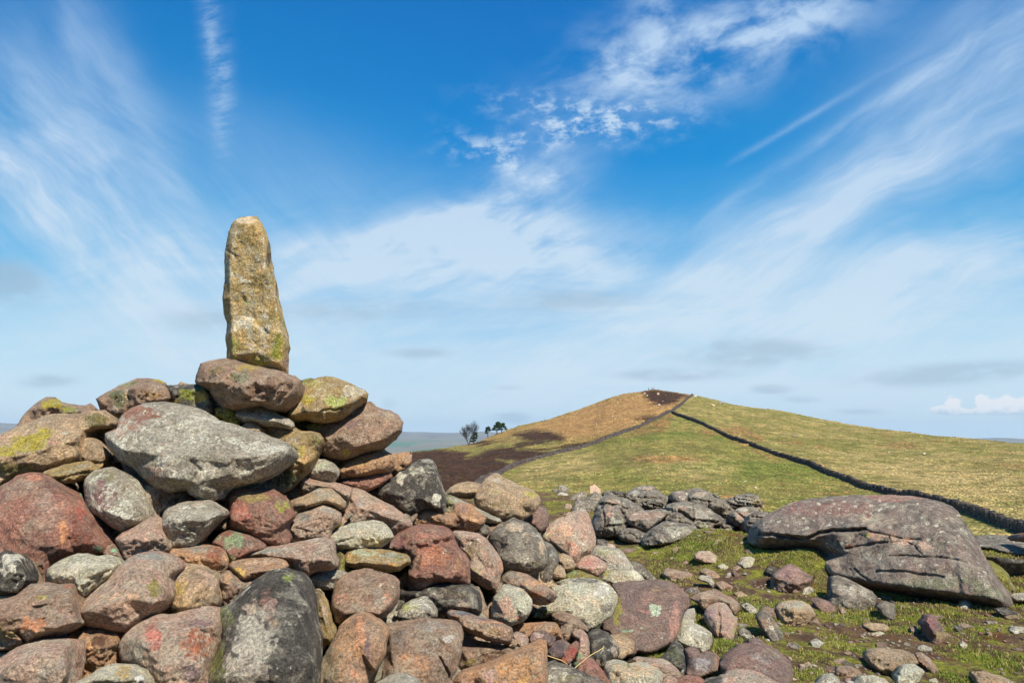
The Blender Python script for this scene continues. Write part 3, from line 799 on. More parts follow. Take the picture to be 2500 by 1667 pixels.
def near_label(u, v, what, colour):
    """describe a small stone by its colour and the traced stone it lies next to"""
    words = {'brown': 'brown', 'grey': 'grey', 'tan': 'tan', 'pink': 'pinkish', 'slate': 'dark grey', 'pale': 'pale', 'orange': 'orange-brown', 'olive': 'greenish', 'purple': 'maroon'}[colour]
    c = sorted(REG, key=lambda r: math.hypot(r[1] - u, r[2] - v) - r[3] * .45)[:6]
    for extra in ('', 'very ', 'rather '):
        for lab, cu, cv_, sz in c:
            du, dv = u - cu, v - cv_
            rel = ('right of' if du > 0 else 'left of') if abs(du) > abs(dv) else ('below' if dv > 0 else 'above')
            w = lab.replace(',', '').split()[:10 - len(what.split())]
            while len(w) > 2 and w[-1] in CUT: w.pop()
            t = '%s%s %s %s the %s' % (extra, words, what, rel, ' '.join(w))
            if t not in _used: _used.add(t); return t
    return t

GC = 'stones piled in the cairn'
def S(pal, label, poly, ridges=None, **k):
    k.setdefault('cat', 'stone'); k.setdefault('group', GC)
    k.setdefault('grow', 2.2)
    return stone('cairn_stone', pal, label, poly, ridges, **k)
LI = (.55, .55, .46); LW = (.62, .60, .53); MG = (.20, .22, .03); MY = (.33, .28, .035); DK = (.05, .045, .04); RD = (.23, .105, .075); OR = (.40, .23, .125); GY = (.33, .32, .29); PK = (.42, .25, .20); PG = (.42, .50, .38)
def pp(t, x, y, rx, ry, c, s=1.0):
    a = P(t, [(x, y)])[0]; k = TL[t][2]
    return (a[0], a[1], rx / k, ry / k, c, s)

# --- upper cairn, skyline
S('brown', 'brown stone with a mossy green hump, leftmost stone on the cairn skyline', P('A', [(170,645),(220,570),(290,470),(370,410),(440,350),(520,315),(610,320),(650,360),(740,390),(850,400),(930,400),(985,382),(1015,410),(1035,440),(1030,475),(1000,560),(600,640),(200,720)]),
  [P('A', [(420,430,.8),(620,400,1),(660,470,.5),(880,460,.8)])], patches=[pp('A', 560,380,130,60, MY, .8), pp('A', 760,460,110,50, MG, .8)], off=.22)
S('tan', 'long sloping pinkish slab with a yellow-green stripe at the left edge of the cairn', P('A', [(-90,800),(0,725),(150,655),(220,615),(400,560),(520,510),(600,497),(760,505),(1000,470),(1150,455),(1200,520),(1222,590),(1180,640),(1060,650),(915,690),(890,760),(880,900),(840,985),(780,1020),(640,1060),(500,1110),(330,1150),(150,1180),(0,1260),(-90,1310)]),
  [P('A', [(-60,1010,.9),(0,985,1),(420,900,1),(640,820,1),(840,745,.85)]), P('A', [(300,700,.6),(700,620,.6)]), P('A', [(1060,540,.25)])], rough=.8,
  patches=[pp('A', 300,810,210,95, MY, 1.0), pp('A', 480,710,110,70, MY, .9), pp('A', 60,910,150,70, MY, .9), pp('A', 1070,560,130,90, (.14,.12,.04), .9), pp('A', 150,1100,300,80, (.20,.17,.06), .7), pp('A', 50,780,120,70, PK, .6), pp('A',600,800,90,40,(.42,.24,.19),.6)])
S('brown', 'pinkish stone with a hollow and grey-green moss behind the rounded brown skyline stone', P('A', [(1055,330),(1110,295),(1210,245),(1300,190),(1400,155),(1500,108),(1620,108),(1740,122),(1810,160),(1830,260),(1700,380),(1500,450),(1370,490),(1350,530),(1225,555),(1180,480),(1100,450),(1080,380)]),
  [P('A', [(1110,330,.7),(1230,300,.9),(1400,230,.9),(1560,150,.7)]), P('A', [(1250,470,.8)])], off=.16, patches=[pp('A', 1290,320,90,110, (.10,.12,.06), .9), pp('A', 1400,170,200,35, (.16,.16,.05), .9), pp('A', 1380,310,40,50, (.50,.30,.05), .7), pp('A',1280,480,80,60,DK,.9), pp('A',1740,140,70,25,MY,.8)], grooves=[(P('A', [(1130,340),(1185,325)]), 5, .05)])
S('brown', 'rounded brown stone leaning on mossy stones on the cairn skyline', P('A', [(1350,275),(1400,215),(1480,165),(1600,128),(1720,145),(1790,185),(1850,260),(1870,340),(1800,372),(1600,390),(1500,430),(1400,450),(1365,400)]),
  None, off=.05, patches=[pp('A', 1430,290,45,70, DK, .8), pp('A', 1700,280,110,60, (.32,.18,.07), .6)])
S('dark', 'dark flat block with yellow-green moss under the left end of the pedestal slab', P('A', [(1770,175),(1900,188),(2140,175),(2230,190),(2307,233),(2325,330),(2350,519),(2300,560),(2100,500),(1870,400),(1850,260)]),
  [P('A', [(1880,235,.8),(2140,235,.9),(2270,260,1),(2290,420,.8)])], off=.10, patches=[pp('A', 2060,300,140,70, MG, 1.0), pp('A', 2190,310,100,70, (.40,.28,.05), 1.0), pp('A', 1930,350,70,40, (.32,.24,.05), .8), pp('A', 2200,220,90,25, (.20,.19,.05), .8)])
S('tan', 'small tan stone tip peeking over the dark mossy block', P('A', [(1935,190),(1980,148),(2090,180),(2080,230),(1950,235)]), None, off=.35)
S('grey', 'largest pale grey boulder with a red-stained corner on the left of the cairn', [(286,1046),(289,1036),(292,1025),(299,1012),(321,996),(357,985),(400,981),(442,987),(471,994),(500,1004),(534,1026),(578,1039),(608,1049),(634,1054),(669,1069),(700,1081),(713,1092),(708,1110),(695,1125),(667,1146),(641,1164),(603,1179),(565,1187),(544,1196),(537,1205),(529,1215),(514,1221),(486,1217),(465,1205),(450,1194),(444,1197),(415,1201),(384,1190),(357,1170),(324,1143),(295,1125),(268,1096),(257,1076),(258,1058)],
  [[(265,1068,.35),(330,1058,.75),(380,1028,.8)], [(300,1098,.75),(400,1110,1),(480,1112,1),(570,1118,1.0),(650,1112,.85),(700,1096,.35)], [(420,1020,.55),(520,1050,.7)], [(400,1165,.75),(480,1178,.8),(560,1158,.7)]], off=-.22, relief=.30, thick=.5, rough=.7,
  patches=[(338,1010,48,24,RD,.95),(300,1045,38,16,(.36,.20,.15),.75),(380,1160,18,22,RD,.85),(500,1150,45,16,LW,.55),(600,1130,40,14,LW,.5),(440,1160,30,14,LW,.5),(560,1165,70,30,(.16,.145,.12),.55),(650,1130,50,28,(.17,.155,.13),.5)], grooves=[([(512,1028),(500,1050),(470,1062)], 4, .02), ([(458,1198),(490,1150),(470,1130)], 6, .03)])
S('tan', 'small grey-tan stone half in shadow beneath the right end of the long sloping slab', P('A', [(880,740),(950,745),(1020,760),(1100,800),(1150,860),(1205,940),(1180,1000),(1130,1050),(1000,1080),(900,1050),(850,1000),(880,900)]), None, off=.05)
S('gold', 'thin layered yellowish stone wedged below the long sloping slab', P('A', [(430,1145),(560,1100),(700,1055),(860,1020),(970,1010),(1030,1045),(1140,1025),(1110,1080),(1000,1140),(940,1195),(830,1235),(700,1272),(620,1245),(520,1190)]), [P('A', [(560,1180,.8),(760,1150,1),(980,1090,.8)])], off=-.02, grooves=[(P('A', [(620,1220),(800,1160),(960,1130)]), 3, .03)])
S('gold', 'yellow mossy stone in the gap left of the largest grey boulder', P('A', [(1010,650),(1080,600),(1150,600),(1200,640),(1280,590),(1300,670),(1200,740),(1150,830),(1080,790),(1020,740)]), None, off=.22, patches=[pp('A', 1220,650,70,60, MG, .9)])
S('grey', 'sliver of grey stone in the gap above the yellow mossy stone', P('A', [(1190,520),(1330,540),(1300,610),(1200,620)]), None, off=.30)
S('grey', 'rounded stone with a purple stain beside the big red-brown boulder', [(205,1181),(208,1170),(219,1157),(234,1148),(257,1143),(275,1140),(295,1148),(317,1158),(335,1172),(350,1200),(362,1225),(368,1254),(366,1268),(333,1286),(301,1298),(274,1286),(253,1271),(226,1254),(214,1240),(208,1210)],
  [[(235,1190,.7),(280,1200,1),(330,1235,.9)], [(265,1250,.9),(320,1270,.8)]], off=-.03, patches=[(250,1210,30,34,(.17,.08,.09),.9),(262,1238,14,14,OR,.6),(225,1270,25,18,(.08,.12,.03),.8),(250,1160,35,16,(.17,.16,.09),.7)])
S('brown', 'shaded brown stone under the lower edge of the largest grey boulder', [(285,1110),(330,1140),(400,1180),(460,1195),(480,1230),(440,1245),(400,1255),(395,1275),(370,1275),(350,1240),(320,1180)], None, off=.15)
S('brown', 'small stone with green lichen in the gap right of the big red-brown boulder', P('A', [(720,1340),(800,1320),(880,1370),(950,1450),(960,1560),(900,1520),(780,1420)]), None, off=.12, patches=[pp('A', 880,1410,80,50, (.14,.26,.16), .8)])
S('red', 'big red-brown boulder with a bright central ridge at the left edge', [(-40,1215),(0,1188),(22,1177),(45,1161),(74,1154),(98,1155),(125,1166),(145,1181),(165,1201),(192,1224),(205,1241),(226,1265),(238,1292),(256,1322),(254,1337),(244,1349),(214,1352),(197,1350),(167,1358),(128,1379),(115,1408),(110,1430),(86,1440),(57,1430),(18,1420),(0,1400),(-40,1390)],
  [[(90,1180,.5),(130,1215,.85),(152,1288,1),(152,1340,.9)], [(165,1215,.7),(200,1260,.75),(235,1318,.55)], [(40,1270,.85),(90,1330,.8)]], off=.04, rough=.9,
  patches=[(60,1200,60,35,(.27,.18,.14),.8),(110,1250,50,50,(.33,.20,.16),.7),(155,1300,12,40,(.50,.24,.12),.8),(80,1168,22,12,(.45,.20,.14),.8),(195,1250,14,30,(.40,.12,.09),.8),(205,1300,35,40,(.16,.055,.04),.8),(240,1340,14,8,(.16,.30,.20),.9),(80,1400,30,30,(.07,.075,.04),.8)])  # lowest patch: dark moss with the boulder's own shadow painted in
# --- left foreground
S('dark', 'black stone with a cream lichen crust at the left edge', P('C', [(-90,500),(0,510),(60,485),(130,510),(180,550),(230,640),(250,720),(200,800),(140,840),(0,850),(-90,850)]), None, off=-.12, patches=[pp('C', 70,590,95,80, LW, 1.0), pp('C', 130,540,50,30, LW, .9)])
S('pale', 'pale grey angular stone right of the big red-brown boulder base', P('C', [(378,705),(385,640),(440,600),(520,550),(640,508),(720,510),(790,530),(900,520),(960,560),(975,610),(950,680),(880,740),(800,800),(710,870),(640,890),(600,790),(480,790),(385,795)]),
  [P('C', [(420,650,.7),(600,640,.9),(830,640,1),(920,610,.6)]), P('C', [(640,790,.7)])], off=-.10, grooves=[(P('C', [(720,720),(830,690),(900,640)]), 3, .015)])
S('brown', 'small stone spotted with green lichen between grey stones', P('C', [(845,500),(880,440),(940,432),(980,480),(1015,565),(985,600),(930,560),(850,530)]), None, off=.08, patches=[pp('C', 940,480,30,25, (.18,.36,.24), .9)])
S('pink', 'pale pink wedge stone below the rounded purple-stained stone', P('C', [(948,390),(1000,340),(1100,290),(1230,215),(1290,200),(1330,240),(1330,320),(1370,380),(1410,440),(1370,500),(1250,530),(1130,540),(1060,560),(1020,540),(980,470)]),
  [P('C', [(1000,400,.8),(1160,380,1),(1340,380,.8)]), P('C', [(1270,260,.6)])], off=-.02)
S('grey', 'blue-grey rough boulder in shadow of the largest boulder', [(393,1283),(399,1254),(411,1239),(447,1227),(477,1223),(510,1221),(527,1228),(554,1248),(551,1260),(521,1283),(501,1304),(480,1328),(450,1333),(423,1333),(411,1316),(399,1301)],
  [[(410,1268,.6),(440,1270,.95),(500,1270,1),(535,1255,.6)]], off=-.08, rough=.8, patches=[(470,1300,60,25,(.22,.22,.17),.4)])
S('pink', 'long pink-tan block with a lit ridge and shaded underside in the left foreground', P('C', [(632,990),(650,930),(700,870),(780,790),(880,710),(960,640),(1040,560),(1130,510),(1200,495),(1300,490),(1370,510),(1440,570),(1450,640),(1380,700),(1380,760),(1388,850),(1350,920),(1300,985),(1200,1040),(1100,1105),(1040,1145),(920,1135),(820,1115),(720,1100),(660,1060)]),
  [P('C', [(645,990,.5),(740,965,.9),(860,930,1),(1050,885,1),(1150,835,.95),(1250,905,1),(1340,895,.7)]), P('C', [(1010,700,.75),(1180,600,.7),(1320,560,.5)]), P('C', [(1330,740,.8)])], off=-.16, rough=.6, soft=3,
  patches=[pp('C', 1260,790,55,75, (.22,.19,.05), .9), pp('C', 1010,870,230,80, (.48,.33,.23), .7), pp('C', 900,800,180,90, (.33,.25,.22), .6), pp('C', 1230,530,120,30, (.24,.25,.24), .8)])
S('tan', 'smooth tan stone with a yellowish stain right of the long pink-tan block', [(405,1400),(420,1375),(447,1374),(494,1380),(515,1391),(538,1400),(535,1426),(541,1459),(533,1485),(510,1488),(486,1493),(465,1500),(429,1500),(396,1492),(412,1453)],
  [[(440,1420,.6),(500,1420,.9),(525,1430,1),(520,1470,.8)], [(450,1480,.8)]], off=-.02, rough=.5, patches=[(435,1440,24,24,(.40,.30,.07),.7),(500,1420,40,24,(.42,.29,.22),.6),(440,1470,30,16,(.50,.34,.16),.7)])
S('orange', 'orange-brown stone between the blue-grey boulder and the smooth tan stone', [(396,1344),(426,1334),(476,1331),(504,1331),(533,1334),(551,1346),(557,1367),(556,1385),(542,1402),(510,1400),(480,1390),(450,1390),(432,1378),(408,1360)],
  [[(420,1352,.6),(480,1358,.9),(528,1352,1),(545,1370,.7)]], off=.04, patches=[(480,1340,40,10,(.30,.29,.26),.7),(530,1355,22,28,(.26,.10,.06),.8)])
S('brown', 'layered rust-brown rock at the left edge of the foreground', P('C', [(-90,910),(0,885),(140,850),(200,800),(260,760),(380,745),(480,765),(590,755),(622,785),(625,870),(640,960),(668,1080),(560,1150),(420,1200),(300,1215),(240,1245),(200,1255),(80,1290),(-90,1300)]),
  [P('C', [(0,930,.6),(260,870,.6),(560,810,.6)]), P('C', [(-40,1040,.9),(180,1030,.85),(350,980,.95),(590,920,1),(640,1070,.5)]), P('C', [(300,1150,.9),(540,1090,.8)])], off=-.14,
  patches=[pp('C', 290,1080,110,60, (.48,.22,.12), .8), pp('C', 520,1020,110,60, (.36,.22,.18), .7), pp('C', 340,870,80,30, (.30,.28,.07), .7), pp('C', 60,1180,110,70, (.28,.21,.10), .8), pp('C', 350,930,60,20, DK, .6), pp('C',560,770,60,18,(.33,.12,.07),.7)], grooves=[(P('C', [(140,1160),(215,1225)]), 4, .04), (P('C', [(250,960),(400,930),(480,950)]), 3, .02)])
S('pink', 'smooth brownish-pink block in the bottom left corner', P('C', [(-90,1430),(0,1365),(140,1275),(240,1245),(350,1208),(500,1205),(575,1202),(600,1260),(585,1400),(555,1568),(540,1700),(-90,1700)]), [P('C', [(100,1420,.8),(300,1330,.9),(520,1300,1),(540,1500,.8)])], off=-.12, rough=.4)
S('orange', 'rough orange-brown stone under the long pink-tan block', P('C', [(560,1200),(630,1120),(700,1060),(800,1090),(950,1120),(1050,1140),(1000,1220),(990,1350),(1010,1430),(860,1470),(700,1560),(610,1640),(590,1500),(605,1400),(600,1250)]), [P('C', [(700,1240,.8),(850,1280,1),(960,1240,.8)])], off=.08, patches=[pp('C', 620,1290,22,70, (.14,.32,.22), .8), pp('C', 730,1240,40,50, OR, .8), pp('C', 820,1220,70,50, (.10,.05,.03), .8)])
S('pink', 'large pink and grey boulder with red veins in the left foreground', P('C', [(1100,1105),(1180,1055),(1240,1020),(1330,1005),(1430,1005),(1520,978),(1640,950)], 'D', [(120,945),(200,940),(272,950),(287,1040),(292,1130),(272,1230),(232,1350),(192,1470),(182,1568),(178,1700)], 'C', [(1300,1700),(1230,1568),(1180,1490),(1090,1430),(1010,1400),(978,1330),(972,1240),(1030,1160)]),
  [P('C', [(1060,1200,.6),(1200,1190,.9),(1320,1100,.7),(1500,1060,.7)]), P('C', [(1230,1280,1),(1330,1450,.9)]), P('D', [(100,1120,.95),(240,1100,.7)]), P('D', [(120,1400,.8)])], off=-.12, rough=.7,
  patches=[pp('C', 1250,1180,60,130, (.42,.15,.12), .8), pp('C', 1100,1300,90,130, (.30,.26,.21), .8), pp('D', 100,1230,130,110, (.30,.11,.06), .8), pp('D', 120,1080,150,35, (.24,.15,.15), .7), pp('D', 60,1480,80,70, (.20,.14,.16), .8), pp('D', 150,1320,30,30, (.35,.40,.30), .5), pp('C', 1480,1000,120,30,(.42,.30,.22),.7)])
S('pale', 'pale stone with orange lichen at the bottom edge of the left foreground', P('C', [(560,1700),(600,1568),(700,1520),(820,1450),(940,1410),(1060,1420),(1150,1450),(1220,1530),(1270,1700)]), None, off=-.15, patches=[pp('C', 1010,1470,80,50, (.50,.34,.10), .8), pp('C', 1140,1530,40,30, (.75,.74,.72), .9)])
S('dark', 'tall dark-topped foreground boulder with a pale grey left face and white streak', P('D', [(165,1700),(185,1568),(200,1450),(240,1350),(270,1260),(310,1200),(300,1130),(280,1040),(288,950),(370,925),(420,870),(500,790),(580,730),(650,680),(720,640),(850,632),(920,655),(970,700),(1012,770),(1035,870),(1045,1000),(1065,1130),(1088,1200),(1082,1350),(1072,1480),(1060,1700)]),
  [P('D', [(420,960,.6),(600,820,.75),(740,720,.7)]), P('D', [(660,900,.9),(690,1200,1),(700,1500,1)]), P('D', [(350,1250,.7),(330,1500,.8)]), P('D', [(980,1000,.7),(1020,1400,.75)])], off=-.26, rough=.35, soft=6, relief=.20,
  patches=[pp('D', 560,1230,170,300, (.40,.37,.33), 1.0), pp('D', 500,1480,200,160, (.37,.32,.27), 1.0), pp('D', 560,980,90,110, (.33,.27,.22), .8), pp('D', 270,1350,70,260, (.17,.18,.05), .9), pp('D', 330,1040,70,100, (.15,.17,.07), .9), pp('D', 690,920,60,150, (.26,.15,.13), .8), pp('D', 730,1090,30,60, OR, .5), pp('D', 860,690,60,50, (.18,.22,.05), .8), pp('D', 365,1120,9,80, LW, .6), pp('D',540,1540,120,40,(.30,.16,.09),.6)])
# --- centre
S('red', 'dark red stone with a mossy top right of the largest grey boulder', P('B', [(398,1420),(420,1385),(480,1358),(560,1340),(690,1350),(760,1372),(850,1352),(940,1410),(1010,1470)], 'D', [(860,60),(850,130),(890,180),(880,225),(845,260),(832,300),(850,350),(850,425),(760,442),(680,435),(620,405),(520,365),(400,325),(358,290),(370,200),(365,110),(345,40)]),
  [P('D', [(390,230,.85),(520,140,1),(570,185,1),(700,200,1),(835,245,.8)]), P('D', [(450,40,.5),(700,60,.5)]), P('D', [(560,310,.45),(720,340,.5)])], off=-.06, patches=[pp('D', 560,40,180,40, (.24,.19,.08), .8), pp('D', 820,120,60,60, (.28,.28,.06), .8), pp('D', 450,170,90,80, (.36,.14,.11), .8)])
S('red', 'reddish stone mottled with grey-green lichen behind the long pink block', P('D', [(222,425),(290,350),(370,318),(450,340),(530,360),(600,390),(668,435),(650,480),(560,510),(450,560),(400,600),(370,605),(350,520),(300,470),(250,445)]), None, off=.04, patches=[pp('D', 400,400,110,60, (.20,.28,.17), .8), pp('D', 390,560,50,50, (.20,.28,.12), .9), pp('D', 520,420,70,40, (.13,.11,.09), .8)])
S('pink', 'long pink block lying across the middle of the cairn foot', P('D', [(418,560),(440,530),(520,490),(660,455),(860,430),(960,405),(1080,380),(1190,376),(1228,430),(1225,480),(1252,560),(1252,612),(1200,640),(1080,650),(1000,692),(940,685),(850,650),(840,600),(750,560),(600,555),(480,560)]),
  [P('D', [(470,540,.6),(620,500,.9),(850,470,.9),(1190,420,.7)]), P('D', [(700,530,.85),(980,560,1),(1200,560,.9)])], off=-.10, rough=.5, patches=[pp('D', 650,485,160,28, (.28,.28,.25), .7), pp('D', 620,520,60,20, OR, .5)])
S('orange', 'flat orange-tan stone resting in front of the long pink block', P('D', [(362,605),(400,570),(560,545),(720,540),(830,565),(848,620),(800,650),(700,680),(600,710),(500,745),(465,735),(400,660)]), [P('D', [(400,620,.8),(480,690,.9),(600,660,1),(760,630,.9)])], off=-.14, patches=[pp('D', 450,660,60,40, (.50,.33,.08), .8), pp('D', 620,580,140,25, (.46,.30,.20), .6)])
S('brown', 'tan-topped brown block left of the tall dark-topped boulder', P('D', [(283,700),(340,645),(400,660),(480,740),(600,700),(620,760),(500,830),(430,900),(380,945),(325,945),(308,850),(290,770)]), [P('D', [(300,740,.7),(390,765,1),(480,745,.8)]), P('D', [(380,860,.7)])], off=-.05, patches=[pp('D', 350,715,50,45, (.42,.27,.16), .9), pp('D', 420,840,60,50, (.15,.11,.08), .8)])
S('gold', 'narrow upright tan stone right of the tall dark-topped boulder', P('D', [(1042,850),(1060,805),(1110,798),(1150,850),(1190,950),(1205,1050),(1242,1130),(1240,1200),(1200,1245),(1150,1257),(1085,1245),(1070,1130),(1048,1000)]), [P('D', [(1100,840,.7),(1150,1000,1),(1190,1180,.9)])], off=-.02, patches=[pp('D', 1100,840,45,40, DK, .8), pp('D', 1080,1060,30,120, MG, .6), pp('D', 1160,980,40,80, (.40,.30,.22), .7)])
S('grey', 'small rough grey stone above the narrow upright tan stone', P('D', [(978,712),(1050,660),(1130,633),(1240,640),(1350,668),(1340,700),(1260,730),(1220,800),(1150,800),(1060,790),(1010,775)]), [P('D', [(1010,720,.8),(1120,725,1),(1240,700,.8)])], off=-.04)
S('brown', 'block-shaped reddish-tan boulder with a rounded top in the foreground middle', P('D', [(1203,960),(1213,870),(1240,740),(1290,690),(1390,650),(1490,632),(1600,650),(1679,680)], 'F', [(60,58),(200,88),(300,128),(352,190),(352,300),(335,420),(285,490),(170,600),(60,640)], 'D', [(1640,1085),(1560,1050),(1440,1040),(1350,1060),(1290,1100),(1240,1070)]),
  [P('D', [(1225,940,.7),(1330,1000,.95),(1480,985,1),(1600,1000,1)], 'F', [(180,510,.95),(330,310,.6)]), P('D', [(1350,760,.7),(1550,740,.7)], 'F', [(200,170,.7)])], off=-.16, rough=.4, patches=[pp('D', 1300,880,90,60, (.42,.22,.16), .6), pp('D', 1450,800,120,60, (.31,.22,.13), .5), pp('D',1560,1010,80,30,(.12,.11,.10),.6), pp('F', 200,400,60,90, (.46,.24,.16), .6)])
S('orange', 'tall tan and orange pointed stone at the bottom edge', P('D', [(1040,1700),(1070,1500),(1110,1400),(1180,1290),(1230,1200),(1262,1120),(1320,1060),(1400,1000),(1480,985)], 'F', [(0,545),(60,590),(150,650),(200,720),(228,790),(195,900),(192,1000),(150,1100),(90,1185),(30,1270),(0,1340),(-40,1480)]),
  [P('D', [(1440,1030,.7),(1420,1250,1),(1260,1500,.95)]), P('D', [(1600,1110,.8),(1620,1300,.8),(1560,1480,.6)]), P('D', [(1200,1320,.5)])], off=-.22, rough=.55, patches=[pp('D', 1180,1420,110,180, (.21,.17,.11), .8), pp('D', 1440,1180,50,170, (.50,.25,.15), .7), pp('D', 1500,1280,25,120, (.17,.11,.12), .8), pp('D', 1400,1480,60,50, (.46,.22,.14), .6)])
S('pink', 'pink-grey mottled stone above the long pink block', P('D', [(823,295),(850,250),(900,200),(1000,150),(1080,120),(1130,103),(1220,128),(1288,180),(1275,260),(1210,315),(1190,370),(1180,400),(1080,400),(960,420),(862,440),(848,350)]), [P('D', [(870,290,.8),(1000,230,1),(1180,180,.8)])], off=.0, patches=[pp('D', 960,200,70,40, (.15,.14,.13), .8), pp('D', 1190,150,70,35, (.34,.33,.30), .7)])
S('tan', 'tan stone with a grey crest wedged above the mottled pink stone', P('B', [(968,1492),(1060,1440),(1160,1408),(1290,1343),(1400,1345),(1470,1400),(1545,1480),(1515,1560)], 'D', [(1290,140),(1270,152),(1200,118),(1130,115),(1050,135),(960,180),(900,205),(840,140),(832,100)]), [P('B', [(1060,1470,.7),(1180,1500,1),(1330,1440,1),(1480,1490,.7)])], off=-.06, patches=[pp('B', 1320,1390,110,50, (.30,.29,.25), .8), pp('B',1120,1510,90,40,(.14,.11,.09),.7)])
S('pink', 'curved salmon-pink stone under the grey-green rounded stone', P('B', [(1093,1290),(1108,1240),(1150,1220),(1230,1240),(1310,1262),(1400,1275),(1500,1298),(1610,1330),(1590,1420),(1540,1490),(1470,1420),(1400,1370),(1290,1370),(1160,1420),(1110,1360)]), [P('B', [(1130,1270,.8),(1240,1300,1),(1420,1330,.9),(1550,1400,.7)])], off=.05, rough=.5, patches=[pp('B', 1250,1270,100,30, (.28,.15,.12), .5)])
S('pink', 'large sloping pinkish-brown slab left of the black and white boulder', P('B', [(1495,1568),(1540,1440),(1590,1350),(1640,1333),(1740,1373)], 'E', [(0,470),(100,530),(250,600),(350,670),(430,730),(478,800),(455,865),(350,900),(285,950),(240,910),(190,840),(120,795),(0,785)], 'D', [(1560,255),(1480,260),(1390,280),(1272,300),(1282,180)]),
  [P('B', [(1600,1420,.75),(1660,1520,.9)], 'E', [(60,660,.9),(200,720,1),(360,760,.95),(440,780,.6)]), P('E', [(150,620,.6),(300,690,.7)])], off=.0, rough=.6, patches=[pp('B', 1690,1470,60,50, (.31,.29,.27), .7), pp('E', 130,610,120,40, (.42,.24,.18), .6), pp('E', 330,850,90,60, (.16,.12,.10), .6)])
S('pale', 'cream crumbly layered stone below the large sloping slab', P('D', [(1183,372),(1210,330),(1260,300),(1360,265),(1450,245),(1550,236),(1640,255)], 'E', [(120,765),(190,810),(240,885),(275,945),(200,1005),(130,1065),(60,1085),(0,1075)], 'D', [(1590,468),(1500,480),(1380,478),(1260,478),(1205,435)]), [P('D', [(1220,390,.8),(1380,370,.8),(1560,360,.9)], 'E', [(180,920,.8)])], off=-.12, grooves=[(P('D', [(1240,420),(1400,380),(1530,330)]), 3, .03), (P('D', [(1300,310),(1450,300),(1560,380)]), 3, .02)], patches=[pp('D', 1400,280,120,35, (.40,.42,.36), .7), pp('D', 1550,410,130,40, (.50,.43,.25), .7)])
S('gold', 'flat pale green-brown slab jutting over the block-shaped boulder', P('D', [(1328,480),(1400,460),(1500,458)], 'E', [(0,1070),(120,1078),(230,1088),(300,1112),(400,1130),(452,1170),(457,1230),(400,1262),(320,1315),(200,1325),(0,1285)], 'D', [(1560,648),(1500,635),(1400,630),(1328,618),(1316,590),(1324,530)]), [P('D', [(1330,580,.8),(1450,580,.9),(1560,590,.9)], 'E', [(150,1230,.9),(320,1270,1),(430,1200,.7)])], off=-.14, patches=[pp('D', 1480,500,120,30, (.33,.36,.27), .8), pp('E', 250,1150,150,35, (.28,.29,.24), .8), pp('E', 200,1240,120,30, (.46,.24,.10), .7), pp('D',1400,600,60,20,(.45,.27,.13),.6)])
S('red', 'small red stone tucked beside the cream crumbly stone', P('D', [(1585,470),(1620,420),(1679,395),(1720,440),(1690,480)]), None, off=.05)
S('olive', 'mossy upright stone in shadow left of the flat pale slab', P('D', [(1230,480),(1270,460),(1320,530),(1340,620),(1370,680),(1290,680),(1245,640),(1245,560)]), None, off=.05)
S('brown', 'pedestal slab carrying the standing stone, brown with moss on top', P('B', [(112,315),(125,250),(160,150),(220,130),(330,110),(420,100),(490,92),(540,120),(640,160),(800,190),(900,210),(1000,250),(1060,268),(1122,315),(1108,355),(1082,430),(1040,490),(960,562),(880,592),(800,575),(720,540),(600,568),(480,590),(370,560),(280,480),(240,405),(180,362),(120,345)]),
  [P('B', [(140,330,.55),(200,325,.85),(330,335,.9),(450,350,1),(560,395,1),(610,450,.95),(700,515,.6)]), P('B', [(200,190,.6),(420,200,.7),(680,230,.85),(860,250,.9),(1010,310,.7)]), P('B', [(640,330,1),(820,350,.95)]), P('B', [(860,500,.5),(420,470,.3)])], D=5.0, relief=.34, thick=.55, tilt=.18, rough=.9,
  patches=[pp('B', 520,270,90,50, (.09,.10,.04), .9), pp('B', 310,215,100,35, (.11,.11,.04), .8), pp('B', 640,180,150,35, (.33,.25,.07), .7), pp('B', 270,280,60,40, DK, .6), pp('B', 780,420,150,110, (.17,.10,.075), .7), pp('B', 420,270,60,40, (.46,.26,.15), .6)])  # wide brown patch paints shade on the lower face
PIL = P('J', [(185,1345),(185,1310),(190,1220),(175,1120),(185,1010),(160,930),(150,800),(160,700),(165,600),(165,480),(175,390),(190,300),(205,220),(245,140),(300,100),(370,95),(445,103),(490,170),(530,250),(555,340),(560,450),(580,540),(605,640),(630,770),(660,900),(690,1030),(715,1130),(720,1200),(710,1260),(718,1310),(705,1465),(600,1480),(300,1400)])
